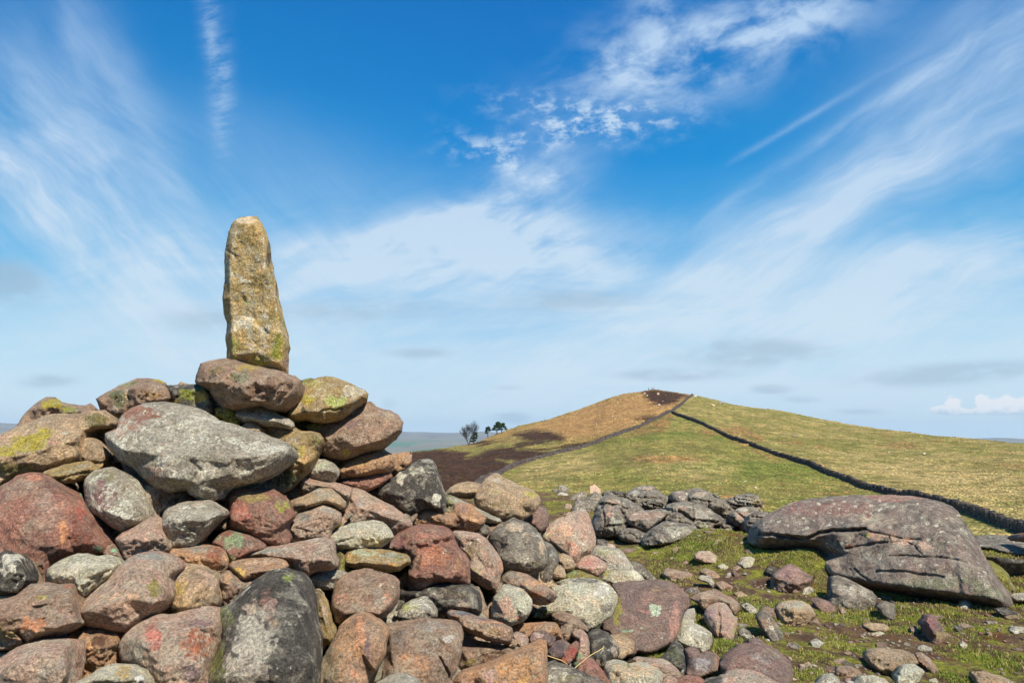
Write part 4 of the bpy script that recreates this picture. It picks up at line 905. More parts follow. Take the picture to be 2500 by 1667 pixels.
stone('standing_stone', (((.42,.30,.14)), (.30,.235,.10), .50, .42, .12, .4), 'tall tapering standing stone of golden-brown gritstone on top of the cairn', PIL,
  [P('J', [(300,165,.85),(400,150,.9),(465,170,.9)]), P('J', [(465,170,.9),(505,300,.95),(520,450,1),(560,600,1),(605,800,1),(640,1000,1),(668,1180,1),(650,1380,.9)]), P('J', [(230,260,.75),(215,480,.75),(215,800,.8),(230,1050,.85),(240,1280,.85)]), P('J', [(380,500,.85),(400,800,.85),(400,1050,.95),(440,1250,.9)])],
  D=5.12, relief=.16, thick=.22, tilt=.03, rim=.14, facet=.06, rough=1.25, soft=1, cat='standing stone', jit=2.0,
  patches=[pp('J', 360,130,90,28, (.58,.46,.32), .95), pp('J', 200,560,28,140, (.52,.50,.38), .8), pp('J', 330,990,90,60, (.58,.50,.36), .95), pp('J', 240,1040,60,45, (.56,.50,.36), .9), pp('J', 400,1110,40,60, (.48,.47,.34), .8), pp('J', 390,1190,40,20, (.62,.48,.36), .8), pp('J', 620,1210,50,130, (.24,.25,.035), 1.0), pp('J', 470,1330,110,50, (.27,.27,.05), .8), pp('J', 260,1180,60,90, (.30,.30,.09), .6), pp('J', 400,830,80,50, (.27,.27,.15), .7),
           pp('J', 540,420,22,120, DK, .9), pp('J', 610,760,14,120, DK, .8), pp('J', 480,520,35,80, (.42,.27,.13), .6), pp('J', 480,1140,10,50, LW, .8), pp('J', 500,290,8,45, LW, .9), pp('J', 498,540,8,35, LW, .9), pp('J', 610,880,12,40, LW, .7), pp('J', 250,1330,60,40, (.30,.29,.07), .7), pp('J', 690,1350,30,90, (.20,.11,.09), .8)],  # long dark patches paint shade on the right-hand face
  grooves=[(P('J', [(170,380),(210,410),(260,440)]), 2.2, .02), (P('J', [(400,960),(470,1040),(560,1130)]), 4, .012)])
S('gold', 'lens-shaped yellow-green stone jutting out right of the pedestal slab', P('B', [(968,635),(990,570),(1030,500),(1080,430),(1150,370),(1220,310),(1290,285),(1360,277),(1440,284),(1530,318),(1640,368),(1720,400),(1757,440),(1742,492),(1690,532),(1610,592),(1540,652),(1470,692),(1340,712),(1240,705),(1160,685),(1050,702),(1000,675)]),
  [P('B', [(1010,640,.7),(1140,600,.95),(1280,610,1),(1420,590,1),(1600,520,.9),(1710,450,.6)]), P('B', [(1200,430,.75),(1440,420,.8)])], off=-.10, rough=.4, patches=[pp('B', 1460,520,110,80, (.33,.38,.13), .9), pp('B', 1120,480,140,60, (.30,.27,.04), .8), pp('B', 1620,420,110,60, (.42,.38,.29), .9), pp('B', 1380,440,140,60, (.42,.36,.24), .6), pp('B', 1130,590,30,40, DK, .7), pp('B', 1260,340,120,40, (.30,.30,.10), .7), pp('B', 1340,640,14,50, (.60,.56,.52), .8)], grooves=[(P('B', [(1290,640),(1340,600),(1430,590),(1520,580)]), 3, .03)])
S('olive', 'pale green stone tip behind the right end of the pedestal slab', P('B', [(1075,390),(1130,310),(1200,290),(1250,300),(1240,360),(1090,440)]), None, off=.25, patches=[pp('B', 1150,320,60,40, (.36,.40,.26), .8)])
S('brown', 'wide overhanging brown slab at the right end of the upper cairn', P('B', [(1138,762),(1170,720),(1300,708),(1400,690),(1490,660),(1560,620),(1640,560),(1720,530),(1770,517),(1800,530),(1830,560),(1900,590),(1970,600),(2040,640),(2093,710),(2072,790),(2000,872),(1920,932),(1870,965),(1740,995),(1620,1035),(1530,1062),(1420,1055),(1320,1020),(1285,960),(1320,870),(1290,815),(1200,795)]),
  [P('B', [(1330,860,.7),(1380,875,.85),(1480,845,.95),(1560,885,1),(1640,945,1),(1780,905,1),(1930,855,.9),(2050,780,.6)]), P('B', [(1560,720,.75),(1750,650,.7),(1930,680,.75)]), P('B', [(1200,755,.4)])], off=-.05, rough=.6, patches=[pp('B', 1230,740,110,35, (.26,.27,.04), .95), pp('B', 1560,720,150,50, (.18,.12,.12), .7), pp('B', 1700,780,110,90, (.33,.25,.21), .5), pp('B', 1940,650,110,60, (.32,.24,.15), .6), pp('B', 1560,1010,60,35, (.34,.30,.08), .8)])
S('grey', 'small grey stone lying beneath the pedestal slab', P('B', [(458,622),(500,590),(560,570),(640,550),(740,545),(800,560),(850,590),(900,640),(980,668),(1040,708),(1048,755),(1010,775),(920,760),(860,745),(760,745),(680,722),(560,722),(488,672)]), [P('B', [(490,640,.7),(600,670,.9),(760,690,1),(880,700,.9),(1010,740,.7)])], off=-.02, rough=.7)
S('tan', 'little brown stone between the largest grey boulder and the mossy orange one', P('B', [(530,760),(600,715),(660,710),(712,740),(745,795),(700,830),(620,800)]), None, off=.0)
S('gold', 'mossy orange-brown stone leaning down behind the largest grey boulder', P('B', [(728,785),(770,730),(830,720),(920,740),(1000,762),(1060,768),(1120,800),(1200,798),(1290,818),(1327,862),(1312,920),(1270,990),(1247,1060),(1212,1140),(1150,1195),(1100,1250),(1040,1300),(960,1380),(800,1360),(600,1330),(700,1200),(850,1100),(900,1000),(860,900)]),
  [P('B', [(1000,1010,.8),(1060,1060,1),(1150,1110,1),(1200,1080,.8)]), P('B', [(950,820,.5),(1100,900,.7),(1250,870,.6)]), P('B', [(1000,1250,.4)])], off=.05, patches=[pp('B', 1060,1000,80,90, (.36,.29,.06), .7), pp('B', 1170,1060,70,50, (.50,.27,.14), .7), pp('B', 900,780,110,40, (.32,.22,.17), .6), pp('B', 900,1250,200,100, (.05,.07,.04), .8), pp('B',1240,900,60,60,(.27,.22,.12),.6)])
S('olive', 'bright yellow-green mossy stone in the hollow under the pedestal slab', P('B', [(270,560),(400,540),(500,600),(520,680),(560,760),(480,760),(380,700),(285,660)]), None, off=.12, patches=[pp('B', 420,670,150,50, (.36,.36,.03), 1.0)])
S('grey', 'rounded grey-green stone between the mossy orange stone and the flat orange slab', P('B', [(1160,1215),(1220,1120),(1270,1068),(1340,1065),(1430,1108),(1482,1160),(1472,1222),(1420,1278),(1310,1270),(1230,1245)]), [P('B', [(1250,1160,.8),(1350,1160,1),(1430,1180,.8)])], off=-.02, patches=[pp('B', 1330,1120,80,40, (.36,.40,.30), .6)])
S('orange', 'flat orange-brown slab under the wide overhanging slab', P('B', [(1438,1262),(1470,1200),(1485,1140),(1560,1070),(1700,1010),(1890,955),(1925,990),(1972,1013),(2012,1060),(2008,1120),(1960,1182),(1850,1212),(1740,1232),(1600,1252),(1500,1272)]), [P('B', [(1490,1180,.9),(1600,1150,.95),(1800,1090,1),(1980,1060,.8)]), P('B', [(1660,1200,.8),(1900,1150,.8)])], off=-.02, patches=[pp('B', 1700,1080,180,40, (.33,.24,.11), .7)])
S('red', 'dark shaded slab beneath the flat orange-brown slab', P('B', [(1430,1265),(1500,1255),(1600,1240),(1960,1170),(1990,1230),(1870,1320),(1740,1375),(1600,1345)]), None, off=.06)
S('orange', 'orange stone end behind the flat slab on the right cairn edge', P('B', [(1970,1018),(2060,1003),(2175,996),(2165,1100),(2110,1170),(2040,1225),(1955,1215),(2003,1120)]), None, off=.25, D=5.9)
S('dark', 'black boulder splashed with white lichen on the cairn shoulder', P('E', [(-10,435),(60,400),(180,350),(290,290),(350,230),(400,225),(470,150),(560,100),(640,86),(700,108),(742,180),(772,280),(802,380),(828,450),(842,560),(832,672),(780,660),(700,640),(600,640),(520,680),(440,700),(360,675),(260,605),(150,545),(0,472)]),
  [P('E', [(380,280,.7),(540,240,.95),(640,160,.6)]), P('E', [(700,240,.9),(730,450,1),(740,600,.9)]), P('E', [(200,440,.8),(400,500,.85),(560,520,.8)])], off=-.10, rough=.9, patches=[pp('E', 350,310,60,80, LW, .9), pp('E', 540,220,120,70, LI, .55), pp('E', 740,550,50,70, LW, .9), pp('E', 600,350,60,60, LI, .5), pp('E', 640,110,60,25, (.25,.25,.24), .8)], )
S('tan', 'tan stone peering out between the black boulder and the big tan boulder', P('E', [(833,462),(900,400),(980,360),(1080,340),(1150,348),(1260,368),(1260,440),(1180,500),(1100,520),(990,510),(900,530)]), [P('E', [(900,450,.7),(1060,455,1),(1150,440,.9)])], off=.25)
S('grey', 'long grey-green stone bar sloping down to the right', P('E', [(833,482),(900,488),(960,510),(1050,560),(1200,638),(1320,688),(1430,738),(1458,775),(1400,797),(1300,803),(1230,770),(1100,740),(930,700),(838,690)]), [P('E', [(870,560,.8),(1050,620,.9),(1250,710,1),(1420,765,.7)])], off=.08, patches=[pp('E', 880,580,60,100, (.17,.17,.08), .8)])
S('tan', 'big tan boulder with a warm shaded underside on the right cairn shoulder', P('E', [(1158,522),(1180,440),(1240,370),(1280,310),(1370,253),(1420,258),(1480,298),(1580,350),(1680,398),(1780,430),(1862,490),(1882,560),(1852,622),(1790,672),(1740,722),(1660,745),(1580,740),(1520,775),(1450,765),(1340,705),(1220,642),(1170,582)]),
  [P('E', [(1190,530,.75),(1290,500,.95),(1420,515,1),(1500,460,1),(1590,420,.9),(1700,430,.7)]), P('E', [(1340,360,.7)]), P('E', [(1620,570,.9),(1780,560,.8)]), P('E', [(1400,660,.7),(1600,680,.7)])], off=-.12, rough=.9, patches=[pp('E', 1760,470,90,40, (.36,.32,.09), .8), pp('E', 1370,330,110,60, (.38,.34,.28), .6), pp('E', 1440,590,150,60, (.20,.15,.08), .6), pp('E', 1700,560,90,80, (.34,.24,.14), .6), pp('E',1370,450,80,30,(.34,.30,.13),.6)])  # broad dark brown patch paints shade below the ridge
S('orange', 'salmon-orange split block in the middle of the cairn shoulder', P('E', [(928,640),(938,590),(1000,568),(1120,588),(1172,640),(1232,690),(1282,740),(1262,790),(1200,852),(1140,875),(1030,865),(900,840),(860,800),(850,740),(870,690)]), [P('E', [(960,640,.6),(1020,740,1),(1180,780,.95)]), P('E', [(1000,620,.8),(1130,660,.75)])], off=-.02, patches=[pp('E', 1040,640,80,50, (.28,.17,.15), .8), pp('E', 1100,750,120,50, (.50,.30,.18), .7)], grooves=[(P('E', [(1000,740),(1030,860)]), 3, .03)])
S('orange', 'pinkish-orange stone with a grey top left of the split block', P('E', [(438,695),(540,620),(620,602),(730,620),(800,660),(880,690),(930,740),(920,830),(850,840),(760,810),(600,830),(480,820),(465,760)]), [P('E', [(500,720,.7),(640,690,.9),(760,720,1),(880,770,.8)])], off=.02, patches=[pp('E', 620,630,120,35, (.36,.34,.28), .9), pp('E', 800,730,60,60, (.22,.14,.10), .7), pp('E', 560,740,80,60, (.36,.28,.20), .7)])
S('red', 'biggest red-brown rock with jagged facets in the centre of the cairn', P('E', [(108,1078),(160,1020),(280,950),(350,890),(430,850),(520,818),(640,803),(820,828),(880,858),(922,900),(942,980),(982,1060),(1062,1130),(1102,1200),(1108,1455),(980,1460),(870,1445),(760,1450),(650,1500),(580,1530),(430,1530),(420,1390),(445,1280),(450,1190),(400,1130),(260,1100)]),
  [P('E', [(430,900,.7),(500,1000,.75),(600,995,.7),(780,960,.9),(900,910,.9)]), P('E', [(470,1070,.45),(640,1050,.4),(800,1000,.6)]), P('E', [(520,860,.6),(700,870,.6)]), P('E', [(440,1360,.8),(640,1330,1),(760,1340,1),(860,1400,1)]), P('E', [(620,1150,.75),(800,1160,.85),(950,1100,.85),(1000,1300,.8)]), P('E', [(600,1440,.35),(760,1420,.5)])], off=-.14, relief=.26, rough=1.0, soft=2,
  patches=[pp('E', 700,1180,220,110, (.34,.15,.095), .8), pp('E', 650,930,180,50, (.34,.15,.11), .7), pp('E', 300,1000,130,70, (.24,.11,.10), .7), pp('E', 980,1280,90,150, (.28,.15,.09), .6)], grooves=[(P('E', [(720,1270),(850,1200),(930,1120)]), 3, .02)])
S('pink', 'curved pinkish-white stone with a deep hollow in its face', P('E', [(905,890),(960,878),(1100,893),(1200,908),(1282,960),(1342,1040),(1402,1120),(1453,1210),(1468,1310),(1432,1385),(1422,1455),(1382,1512),(1290,1502),(1200,1452),(1110,1375),(1085,1290),(1100,1200),(1040,1130),(970,1060),(930,980)]),
  [P('E', [(1000,930,.7),(1200,960,1),(1300,1080,1),(1360,1200,1),(1390,1320,.95),(1340,1420,.9)]), P('E', [(1040,1040,.3),(1180,1170,.25),(1260,1270,.2)]), P('E', [(1120,1290,.7),(1240,1360,.8)])], off=-.04, rough=.8, patches=[pp('E', 1180,920,150,35, (.46,.31,.25), .7), pp('E', 1130,1090,110,110, (.20,.14,.08), .7), pp('E', 1180,1310,90,60, (.30,.24,.11), .7), pp('E', 1430,1250,40,110, (.42,.22,.15), .7), pp('E',1340,1400,60,50,(.38,.32,.28),.7)])
S('slate', 'blocky grey-tan boulder with a pale knob on top right of the curved hollow stone', P('E', [(1318,965),(1340,900),(1400,840),(1500,780),(1580,733),(1660,768),(1742,790),(1832,860),(1882,930),(1932,1040),(1957,1120),(1953,1242),(1900,1302),(1830,1335),(1750,1358),(1620,1325),(1530,1318),(1470,1330),(1440,1210),(1400,1120),(1350,1040)]),
  [P('E', [(1400,900,.8),(1500,960,1),(1560,1060,.95)]), P('E', [(1580,800,.6),(1680,880,.8),(1780,980,1)]), P('E', [(1500,1200,.95),(1700,1220,1),(1880,1200,.9)]), P('E', [(1860,950,.8),(1920,1120,.8)])], off=-.12, rough=.8, relief=.22,
  patches=[pp('E', 1600,840,110,60, (.48,.35,.25), .85), pp('E', 1740,960,110,80, (.40,.32,.24), .6), pp('E', 1480,900,60,80, (.19,.165,.14), .7), pp('E', 1700,1180,220,110, (.22,.20,.15), .6), pp('E', 1900,1040,40,100, (.40,.31,.22), .7), pp('E', 1860,920,50,30, LI, .5)], grooves=[(P('E', [(1600,1090),(1720,1050),(1800,1000)]), 4, .03)])
S('tan', 'small tan stone behind the left side of the blocky grey-tan boulder', P('E', [(1290,830),(1400,798),(1500,778),(1470,850),(1390,930),(1320,1000),(1270,960),(1250,900)]), None, off=.10)
S('slate', 'dark angular bit of stone under the salmon-orange block', P('E', [(1150,870),(1200,840),(1240,790),(1310,830),(1320,880),(1290,930),(1220,920)]), None, off=.06, patches=[pp('E', 1240,850,70,60, (.07,.07,.08), .7)])
S('slate', 'upright blue-grey stone behind the blocky grey-tan boulder', P('E', [(1920,990),(1990,1028),(2052,1090),(2078,1180),(2062,1262),(2012,1360),(1992,1462),(1970,1495),(1900,1450),(1860,1390),(1860,1300),(1900,1240),(1910,1120)]), [P('E', [(1990,1090,.8),(2010,1220,1),(1950,1380,.9)])], off=.02, patches=[pp('E', 2010,1120,70,90, (.12,.125,.13), .8)])
S('purple', 'maroon stone below the right end of the big tan boulder', P('E', [(1690,760),(1760,700),(1800,650),(1870,602),(1940,640),(1967,720),(1962,820),(1912,872),(1870,895),(1820,855),(1740,795)]), None, off=.08)
GPT = P('E', [(1895,940),(1900,880),(1960,820),(2060,750),(2160,712)], 'G', [(60,508),(200,480),(320,446),(370,453),(412,510),(442,620),(482,740),(492,800),(472,880),(422,942),(350,962),(290,1035),(250,1105),(225,1070)], 'E', [(2120,1130),(2060,1085),(2000,1025),(1940,1000)])
S('pink', 'large bright pink block with a sharp vertical edge at the right end of the cairn', GPT, [P('G', [(330,475,.6),(275,640,1),(215,790,1),(210,980,.9)]), P('G', [(60,620,.5),(100,800,.6)]), P('G', [(390,700,.75),(370,860,.7)])], off=-.05, rough=.6, soft=2,
  patches=[pp('G', 110,640,150,140, (.50,.32,.23), .8), pp('G', 350,700,80,170, (.38,.24,.19), .7), pp('G', 230,900,60,110, (.46,.22,.16), .6), pp('E', 1960,920,60,60, (.30,.27,.14), .6)])  # left-face patch painted lighter for the sunlight it catches
S('pink', 'small rounded rose-pink stone below the bright pink block', P('G', [(248,1135),(280,1050),(340,960),(400,943),(500,988),(600,1048),(622,1090),(592,1152),(510,1205),(430,1185),(330,1155)]), [P('G', [(300,1100,.7),(420,1110,1),(560,1090,.8)])], off=-.06, rough=.4, patches=[pp('G', 420,1050,150,80, (.42,.20,.17), .8)])
S('tan', 'small tan stone at the lower left foot of the bright pink block', P('G', [(58,960),(120,948),(200,978),(243,1040),(243,1112),(160,1148),(118,1122),(68,1050)]), None, off=-.02)
S('tan', 'tiny pinkish-tan stone left of the rose-pink stone', P('G', [(-20,1212),(20,1100),(80,1078),(122,1120),(152,1200),(130,1232),(30,1230)]), None, off=-.03)
S('grey', 'flat green-grey sloping slab right of the rose-pink stone', P('G', [(430,945),(490,850),(600,868),(780,898),(850,1000),(882,1050),(940,1130),(880,1180),(700,1200),(640,1260),(560,1230),(580,1150),(610,1090),(600,1050),(500,985)]), [P('G', [(560,930,.6),(700,1030,1),(820,1080,.9)])], off=.06, relief=.10, rough=.5, patches=[pp('G', 640,920,160,50, (.24,.25,.15), .7), pp('G', 720,1020,110,60, (.34,.24,.19), .7), pp('G', 620,1180,60,60, (.27,.27,.07), .8)])
S('pale', 'pale grey-green triangular stone above the maroon slab', P('G', [(598,1245),(640,1160),(700,1100),(800,1083),(900,1088),(960,1150),(1062,1258),(980,1300),(800,1310),(690,1290),(640,1270)]), [P('G', [(680,1190,.8),(820,1170,1),(960,1230,.8)])], off=-.04, rough=.5, relief=.10)
S('slate', 'narrow striped stone at the far right foot of the cairn', P('G', [(878,1060),(930,1038),(1010,1068),(1080,1140),(1192,1232),(1150,1245),(1080,1240),(980,1180),(920,1110)]), None, off=.02, relief=.06)
S('olive', 'greenish stone bed under the rose-pink stone', P('G', [(90,1190),(160,1130),(300,1140),(440,1190),(540,1230),(600,1300),(400,1330),(150,1300),(80,1250)]), None, off=.02, relief=.08, patches=[pp('G', 400,1210,90,35, (.36,.24,.18), .8), pp('G', 210,1180,90,40, (.17,.24,.14), .8)])
# --- right foreground
S('pale', 'large whitish-grey rounded boulder with a dark cap left of the maroon slab', P('F', [(1890,585),(1950,495),(2040,430),(2120,370),(2120,290),(2080,250),(2200,222)], 'H', [(0,200),(150,158),(350,143),(500,158),(600,200),(680,258),(732,340),(738,420),(702,520),(652,592),(560,652),(480,702),(400,735),(330,680),(250,640),(120,600)], 'F', [(2300,575),(2150,570),(2000,600)]),
  [P('F', [(2050,520,.6),(2250,380,.85)], 'H', [(150,300,.95),(350,330,1),(560,330,1),(690,400,.7)]), P('H', [(300,200,.5)]), P('H', [(400,560,.8),(560,540,.7)])], off=-.10, rough=.4, relief=.16,
  patches=[pp('H', 350,170,190,30, (.09,.09,.085), .95), pp('H', 100,200,110,30, (.15,.13,.07), .8), pp('H', 620,480,60,60, (.12,.11,.095), .6), pp('H', 560,280,90,80, (.60,.59,.55), .8), pp('F', 2050,560,180,50, (.13,.15,.06), .8)])
S('purple', 'wide maroon slab with a round pale lichen spot', P('H', [(665,222),(750,195),(900,185),(1100,173),(1180,168),(1280,173),(1380,208),(1450,258),(1532,320),(1568,400),(1553,480),(1492,540),(1472,620),(1453,700),(1413,800),(1372,880),(1280,932),(1180,982),(1080,1003),(980,993),(900,1045),(780,1025),(750,925),(700,855),(640,765),(575,735),(575,650),(660,585),(705,510),(738,420),(728,340)]),
  [P('H', [(760,300,.6),(1050,280,.7),(1380,300,.7)]), P('H', [(850,600,.9),(1080,620,1),(1330,560,1)]), P('H', [(850,900,.9),(1050,900,1),(1300,830,.9)]), P('H', [(690,660,.6)])], off=-.12, relief=.13, rim=.6, rough=.5, thick=.35,
  patches=[pp('H', 1172,520,62,80, PG, 1.0), pp('H', 840,750,80,22, (.22,.33,.22), .8), pp('H', 1020,715,20,10, (.35,.42,.30), .9), pp('H', 1280,770,30,18, (.30,.40,.28), .7), pp('H', 1250,832,20,14, (.40,.46,.36), .9), pp('H', 740,520,45,200, (.25,.23,.05), .85), pp('H', 800,800,130,60, (.25,.19,.08), .7), pp('H', 1400,650,60,260, (.38,.20,.17), .7), pp('H', 900,380,80,90, (.14,.10,.095), .7), pp('H', 1180,330,110,90, (.25,.18,.10), .5), pp('H', 1100,720,260,60, (.17,.12,.095), .6), pp('H',1050,470,130,110,(.30,.17,.14),.5)])
S('dark', 'smooth black stone with a dried grass stem lying on it', P('H', [(398,790),(450,745),(540,733),(640,778),(702,850),(752,930),(758,1000),(722,1072),(652,1092),(592,1175),(520,1140),(450,1065),(408,950)]), [P('H', [(480,850,.8),(600,880,1),(700,980,.8),(580,1060,.9)])], off=-.04, rough=.4, patches=[pp('H', 720,950,35,110, (.34,.27,.24), .8)])
S('pink', 'pinkish-red elongated stone left of the smooth black stone', P('H', [(205,800),(230,735),(340,738),(392,800),(412,900),(418,1000),(400,1080),(300,1110),(240,1110),(270,1000),(290,880)]), None, off=.0, patches=[pp('H', 340,820,60,80, (.38,.20,.18), .7), pp('H', 300,1030,50,50, (.14,.24,.15), .8)])
S('red', 'small crimson stone by the dried grass stem', P('H', [(58,1072),(110,1000),(180,930),(260,868),(302,900),(292,960),(242,1062),(180,1142),(100,1115)]), None, off=-.06, patches=[pp('H', 180,1010,110,90, (.28,.07,.055), .8)])
S('purple', 'dark violet-grey stone left of the small crimson stone', P('F', [(2040,985),(2100,900),(2180,863),(2262,863),(2305,900),(2285,975),(2200,1085),(2090,1060)]), None, off=-.08, rough=.4, patches=[pp('F', 2170,960,110,90, (.10,.075,.085), .9)])
S('pale', 'sandy cream boulder at the bottom edge', P('H', [(585,1180),(620,1110),(700,1078),(790,1088),(870,1128),(960,1113),(1060,1118),(1180,1168),(1262,1240),(1255,1310),(1220,1400),(1180,1520),(700,1520),(660,1400),(620,1270)]), [P('H', [(680,1180,.7),(850,1230,1),(1000,1200,.9),(1180,1270,.8)])], off=-.10, rough=.6, patches=[pp('H', 900,1220,300,110, (.50,.38,.25), .8), pp('H', 860,1140,25,30, (.20,.17,.02), .9), pp('H', 980,1190,35,18, (.35,.25,.07), .8)])
S('pink', 'pale pinkish weathered stone behind the sandy cream boulder', P('H', [(890,1070),(960,1043),(1100,1058),(1250,1073),(1350,1118),(1432,1190),(1468,1250),(1445,1315),(1380,1290),(1300,1290),(1240,1310),(1200,1240),(1100,1180),(980,1130)]), [P('H', [(1080,1100,.8),(1250,1150,1),(1400,1240,.8)])], off=.0, patches=[pp('H', 1250,1110,130,40, (.42,.35,.29), .8)])
S('dark', 'dark green-black pointed stone under the maroon slab', P('H', [(1240,1075),(1310,980),(1350,910),(1400,858),(1462,900),(1512,970),(1543,1060),(1545,1200),(1525,1265),(1470,1270),(1430,1190),(1340,1125)]), [P('H', [(1400,930,.8),(1450,1060,1),(1500,1180,.8)])], off=.02, rough=.4, patches=[pp('H', 1400,1020,90,90, (.10,.11,.06), .8)])
S('pale', 'white-speckled rounded grey stone right of the maroon slab', P('H', [(1410,800),(1450,700),(1490,620),(1560,618),(1650,678),(1730,718),(1812,780),(1828,870),(1792,952),(1720,1013),(1660,960),(1560,945),(1480,915),(1400,870)]), [P('H', [(1500,740,.8),(1620,780,1),(1760,840,.9)]), P('H', [(1700,930,.7)])], off=.0, patches=[pp('H', 1640,770,110,80, (.56,.54,.48), .7), pp('H', 1780,890,50,80, (.20,.18,.16), .6)])
S('grey', 'small square grey stone behind the white-speckled stone', P('H', [(1470,620),(1540,510),(1620,493),(1628,560),(1622,650),(1560,640)]), None, off=.08)
S('purple', 'smooth purple-grey stone near the bottom right of the cairn', P('H', [(1535,1255),(1550,1150),(1540,1050),(1515,950),(1600,935),(1670,955),(1695,1015),(1760,985),(1850,998),(1902,1060),(1923,1140),(1905,1205),(1800,1245),(1700,1275),(1600,1265)]), [P('H', [(1580,990,.6),(1650,1100,1),(1820,1060,.9),(1860,1150,.8)])], off=-.02, rough=.4, patches=[pp('H', 1700,1130,80,90, (.30,.27,.28), .8), pp('H', 1880,1100,40,110, (.24,.15,.11), .8)])
S('red', 'red stone at the bottom edge right of the sandy boulder', P('H', [(1420,1330),(1480,1285),(1560,1260),(1680,1270),(1745,1325),(1740,1520),(1420,1520)]), None, off=-.04)
S('dark', 'dark grey stone in the bottom row beside the red stone', P('H', [(1720,1350),(1820,1282),(1980,1268),(2080,1308),(2150,1400),(2200,1520),(1700,1520)]), None, off=-.04, patches=[pp('H', 1980,1330,120,50, (.28,.23,.21), .7)])
S('pink', 'small tan-pink stone in the bottom row left of the red stone', P('H', [(1230,1400),(1262,1320),(1320,1263),(1390,1280),(1460,1340),(1480,1520),(1220,1520)]), None, off=-.02)
S('pink', 'upright pair of fused maroon stones split by a dark crack', P('H', [(1740,570),(1770,500),(1830,450),(1900,428),(1980,438),(2032,510),(2062,570),(2112,610),(2118,680),(2085,780),(2062,855),(2000,872),(1935,865),(1895,825),(1840,785),(1790,705),(1755,630)]), [P('H', [(1800,560,.8),(1870,620,.95),(1890,760,.8)]), P('H', [(1960,500,.8),(1980,650,1),(2020,780,.8)])], off=-.02, rough=.5, grooves=[(P('H', [(1908,440),(1905,600),(1930,860)]), 2.5, .06)], patches=[pp('H', 1820,560,70,110, (.26,.18,.20), .7), pp('H', 2000,620,70,140, (.32,.20,.19), .7), pp('H', 2090,720,40,80, (.24,.22,.10), .7)])
S('brown', 'broad brown stone behind the upright fused maroon pair', P('H', [(1565,365),(1640,328),(1740,308),(1800,288),(1900,298),(1980,338),(2060,368),(2143,440),(2133,510),(2090,570),(2030,540),(1960,480),(1820,480),(1750,520),(1680,450),(1620,410)]), [P('H', [(1700,370,.8),(1880,350,1),(2060,440,.9)])], off=.06, rough=.6, patches=[pp('H', 1760,350,110,50, (.33,.26,.20), .7)])
S('purple', 'big speckled purple-grey mound-shaped boulder at the bottom right of the cairn', P('H', [(1925,1140),(1990,1058),(2080,978),(2160,908),(2250,888)], 'I', [(50,1250),(100,1228),(160,1213),(222,1260),(302,1300),(372,1360),(423,1420),(443,1490),(423,1568),(400,1680),(100,1700),(-40,1600)], 'H', [(2000,1300)]), [P('H', [(2060,1080,.7),(2250,1000,.9)], 'I', [(160,1290,.9),(300,1400,1),(380,1500,.8)]), P('I', [(120,1440,.8)])], off=-.02, rough=.5, patches=[pp('I', 200,1400,130,90, (.27,.24,.23), .6), pp('I', 250,1330,90,50, (.24,.25,.16), .5)])
S('pink', 'pale flat pinkish slab in the bottom row right of the dark grey stone', P('I', [(-160,1560),(-60,1480),(0,1458),(100,1462),(220,1512),(320,1562),(380,1700),(-160,1700)]), None, off=-.10, rough=.4, relief=.07)
S('dark', 'long dark brown stone spanning behind the pale green-grey wedge', P('F', [(355,330),(380,270),(440,243),(520,253),(600,268),(680,213),(780,178),(850,166),(960,183),(1080,203),(1180,213),(1242,260),(1282,360),(1303,450),(1293,535),(1230,575),(1150,570),(1050,560),(920,560),(850,600),(790,620),(720,540),(620,450),(480,440),(400,430)]), [P('F', [(440,320,.6),(640,310,.7),(860,260,.8),(1180,300,.8)]), P('F', [(900,450,1),(1100,470,1),(1250,490,.8)])], off=.0, rough=.5, patches=[pp('F', 1080,460,110,60, (.20,.12,.07), .7), pp('F', 720,270,60,40, (.10,.18,.12), .6), pp('F',900,330,200,90,(.10,.075,.055),.7)])
S('grey', 'pale green-grey wedge stone in the foreground centre', P('F', [(322,595),(350,520),(400,460),(500,400),(620,363),(682,363),(742,450),(788,510),(780,590),(720,630),(560,665),(440,670),(355,645)]), [P('F', [(400,580,.7),(520,500,.9),(650,470,1),(740,540,.8)])], off=-.08, rough=.5, patches=[pp('F', 480,480,140,50, (.30,.31,.14), .7), pp('F', 620,520,110,60, (.40,.38,.27), .5)])
S('brown', 'broad rough brown boulder with a pale grey corner at the foreground centre', P('F', [(185,705),(230,668),(420,638),(620,613),(800,618),(960,628),(1022,648),(1062,700),(1082,800),(1063,900),(1062,1000),(1032,1100),(1002,1200),(935,1295),(980,1400),(960,1520),(300,1520),(150,1400),(150,1180),(185,1000),(195,880)]),
  [P('F', [(240,780,.7),(420,740,.8),(620,720,.85),(960,720,.8)]), P('F', [(260,950,.9),(600,900,1),(960,880,.95),(1020,1000,.6)]), P('F', [(300,1200,.8),(700,1200,.9),(900,1150,.8)])], off=-.14, rough=.9, relief=.17, patches=[pp('F', 930,830,80,60, (.50,.46,.42), .85), pp('F', 760,700,220,60, (.27,.24,.21), .7), pp('F', 350,860,120,110, (.15,.125,.115), .6), pp('F', 500,1140,260,140, (.35,.20,.12), .7)], grooves=[(P('F', [(820,1060),(880,1160),(930,1280)]), 3, .04)])
S('grey', 'small whitish stone cut by the bottom edge in the centre', P('F', [(60,1420),(80,1350),(160,1308),(260,1258),(420,1233),(500,1268),(580,1318),(620,1420),(620,1500),(60,1500)]), None, off=-.18)
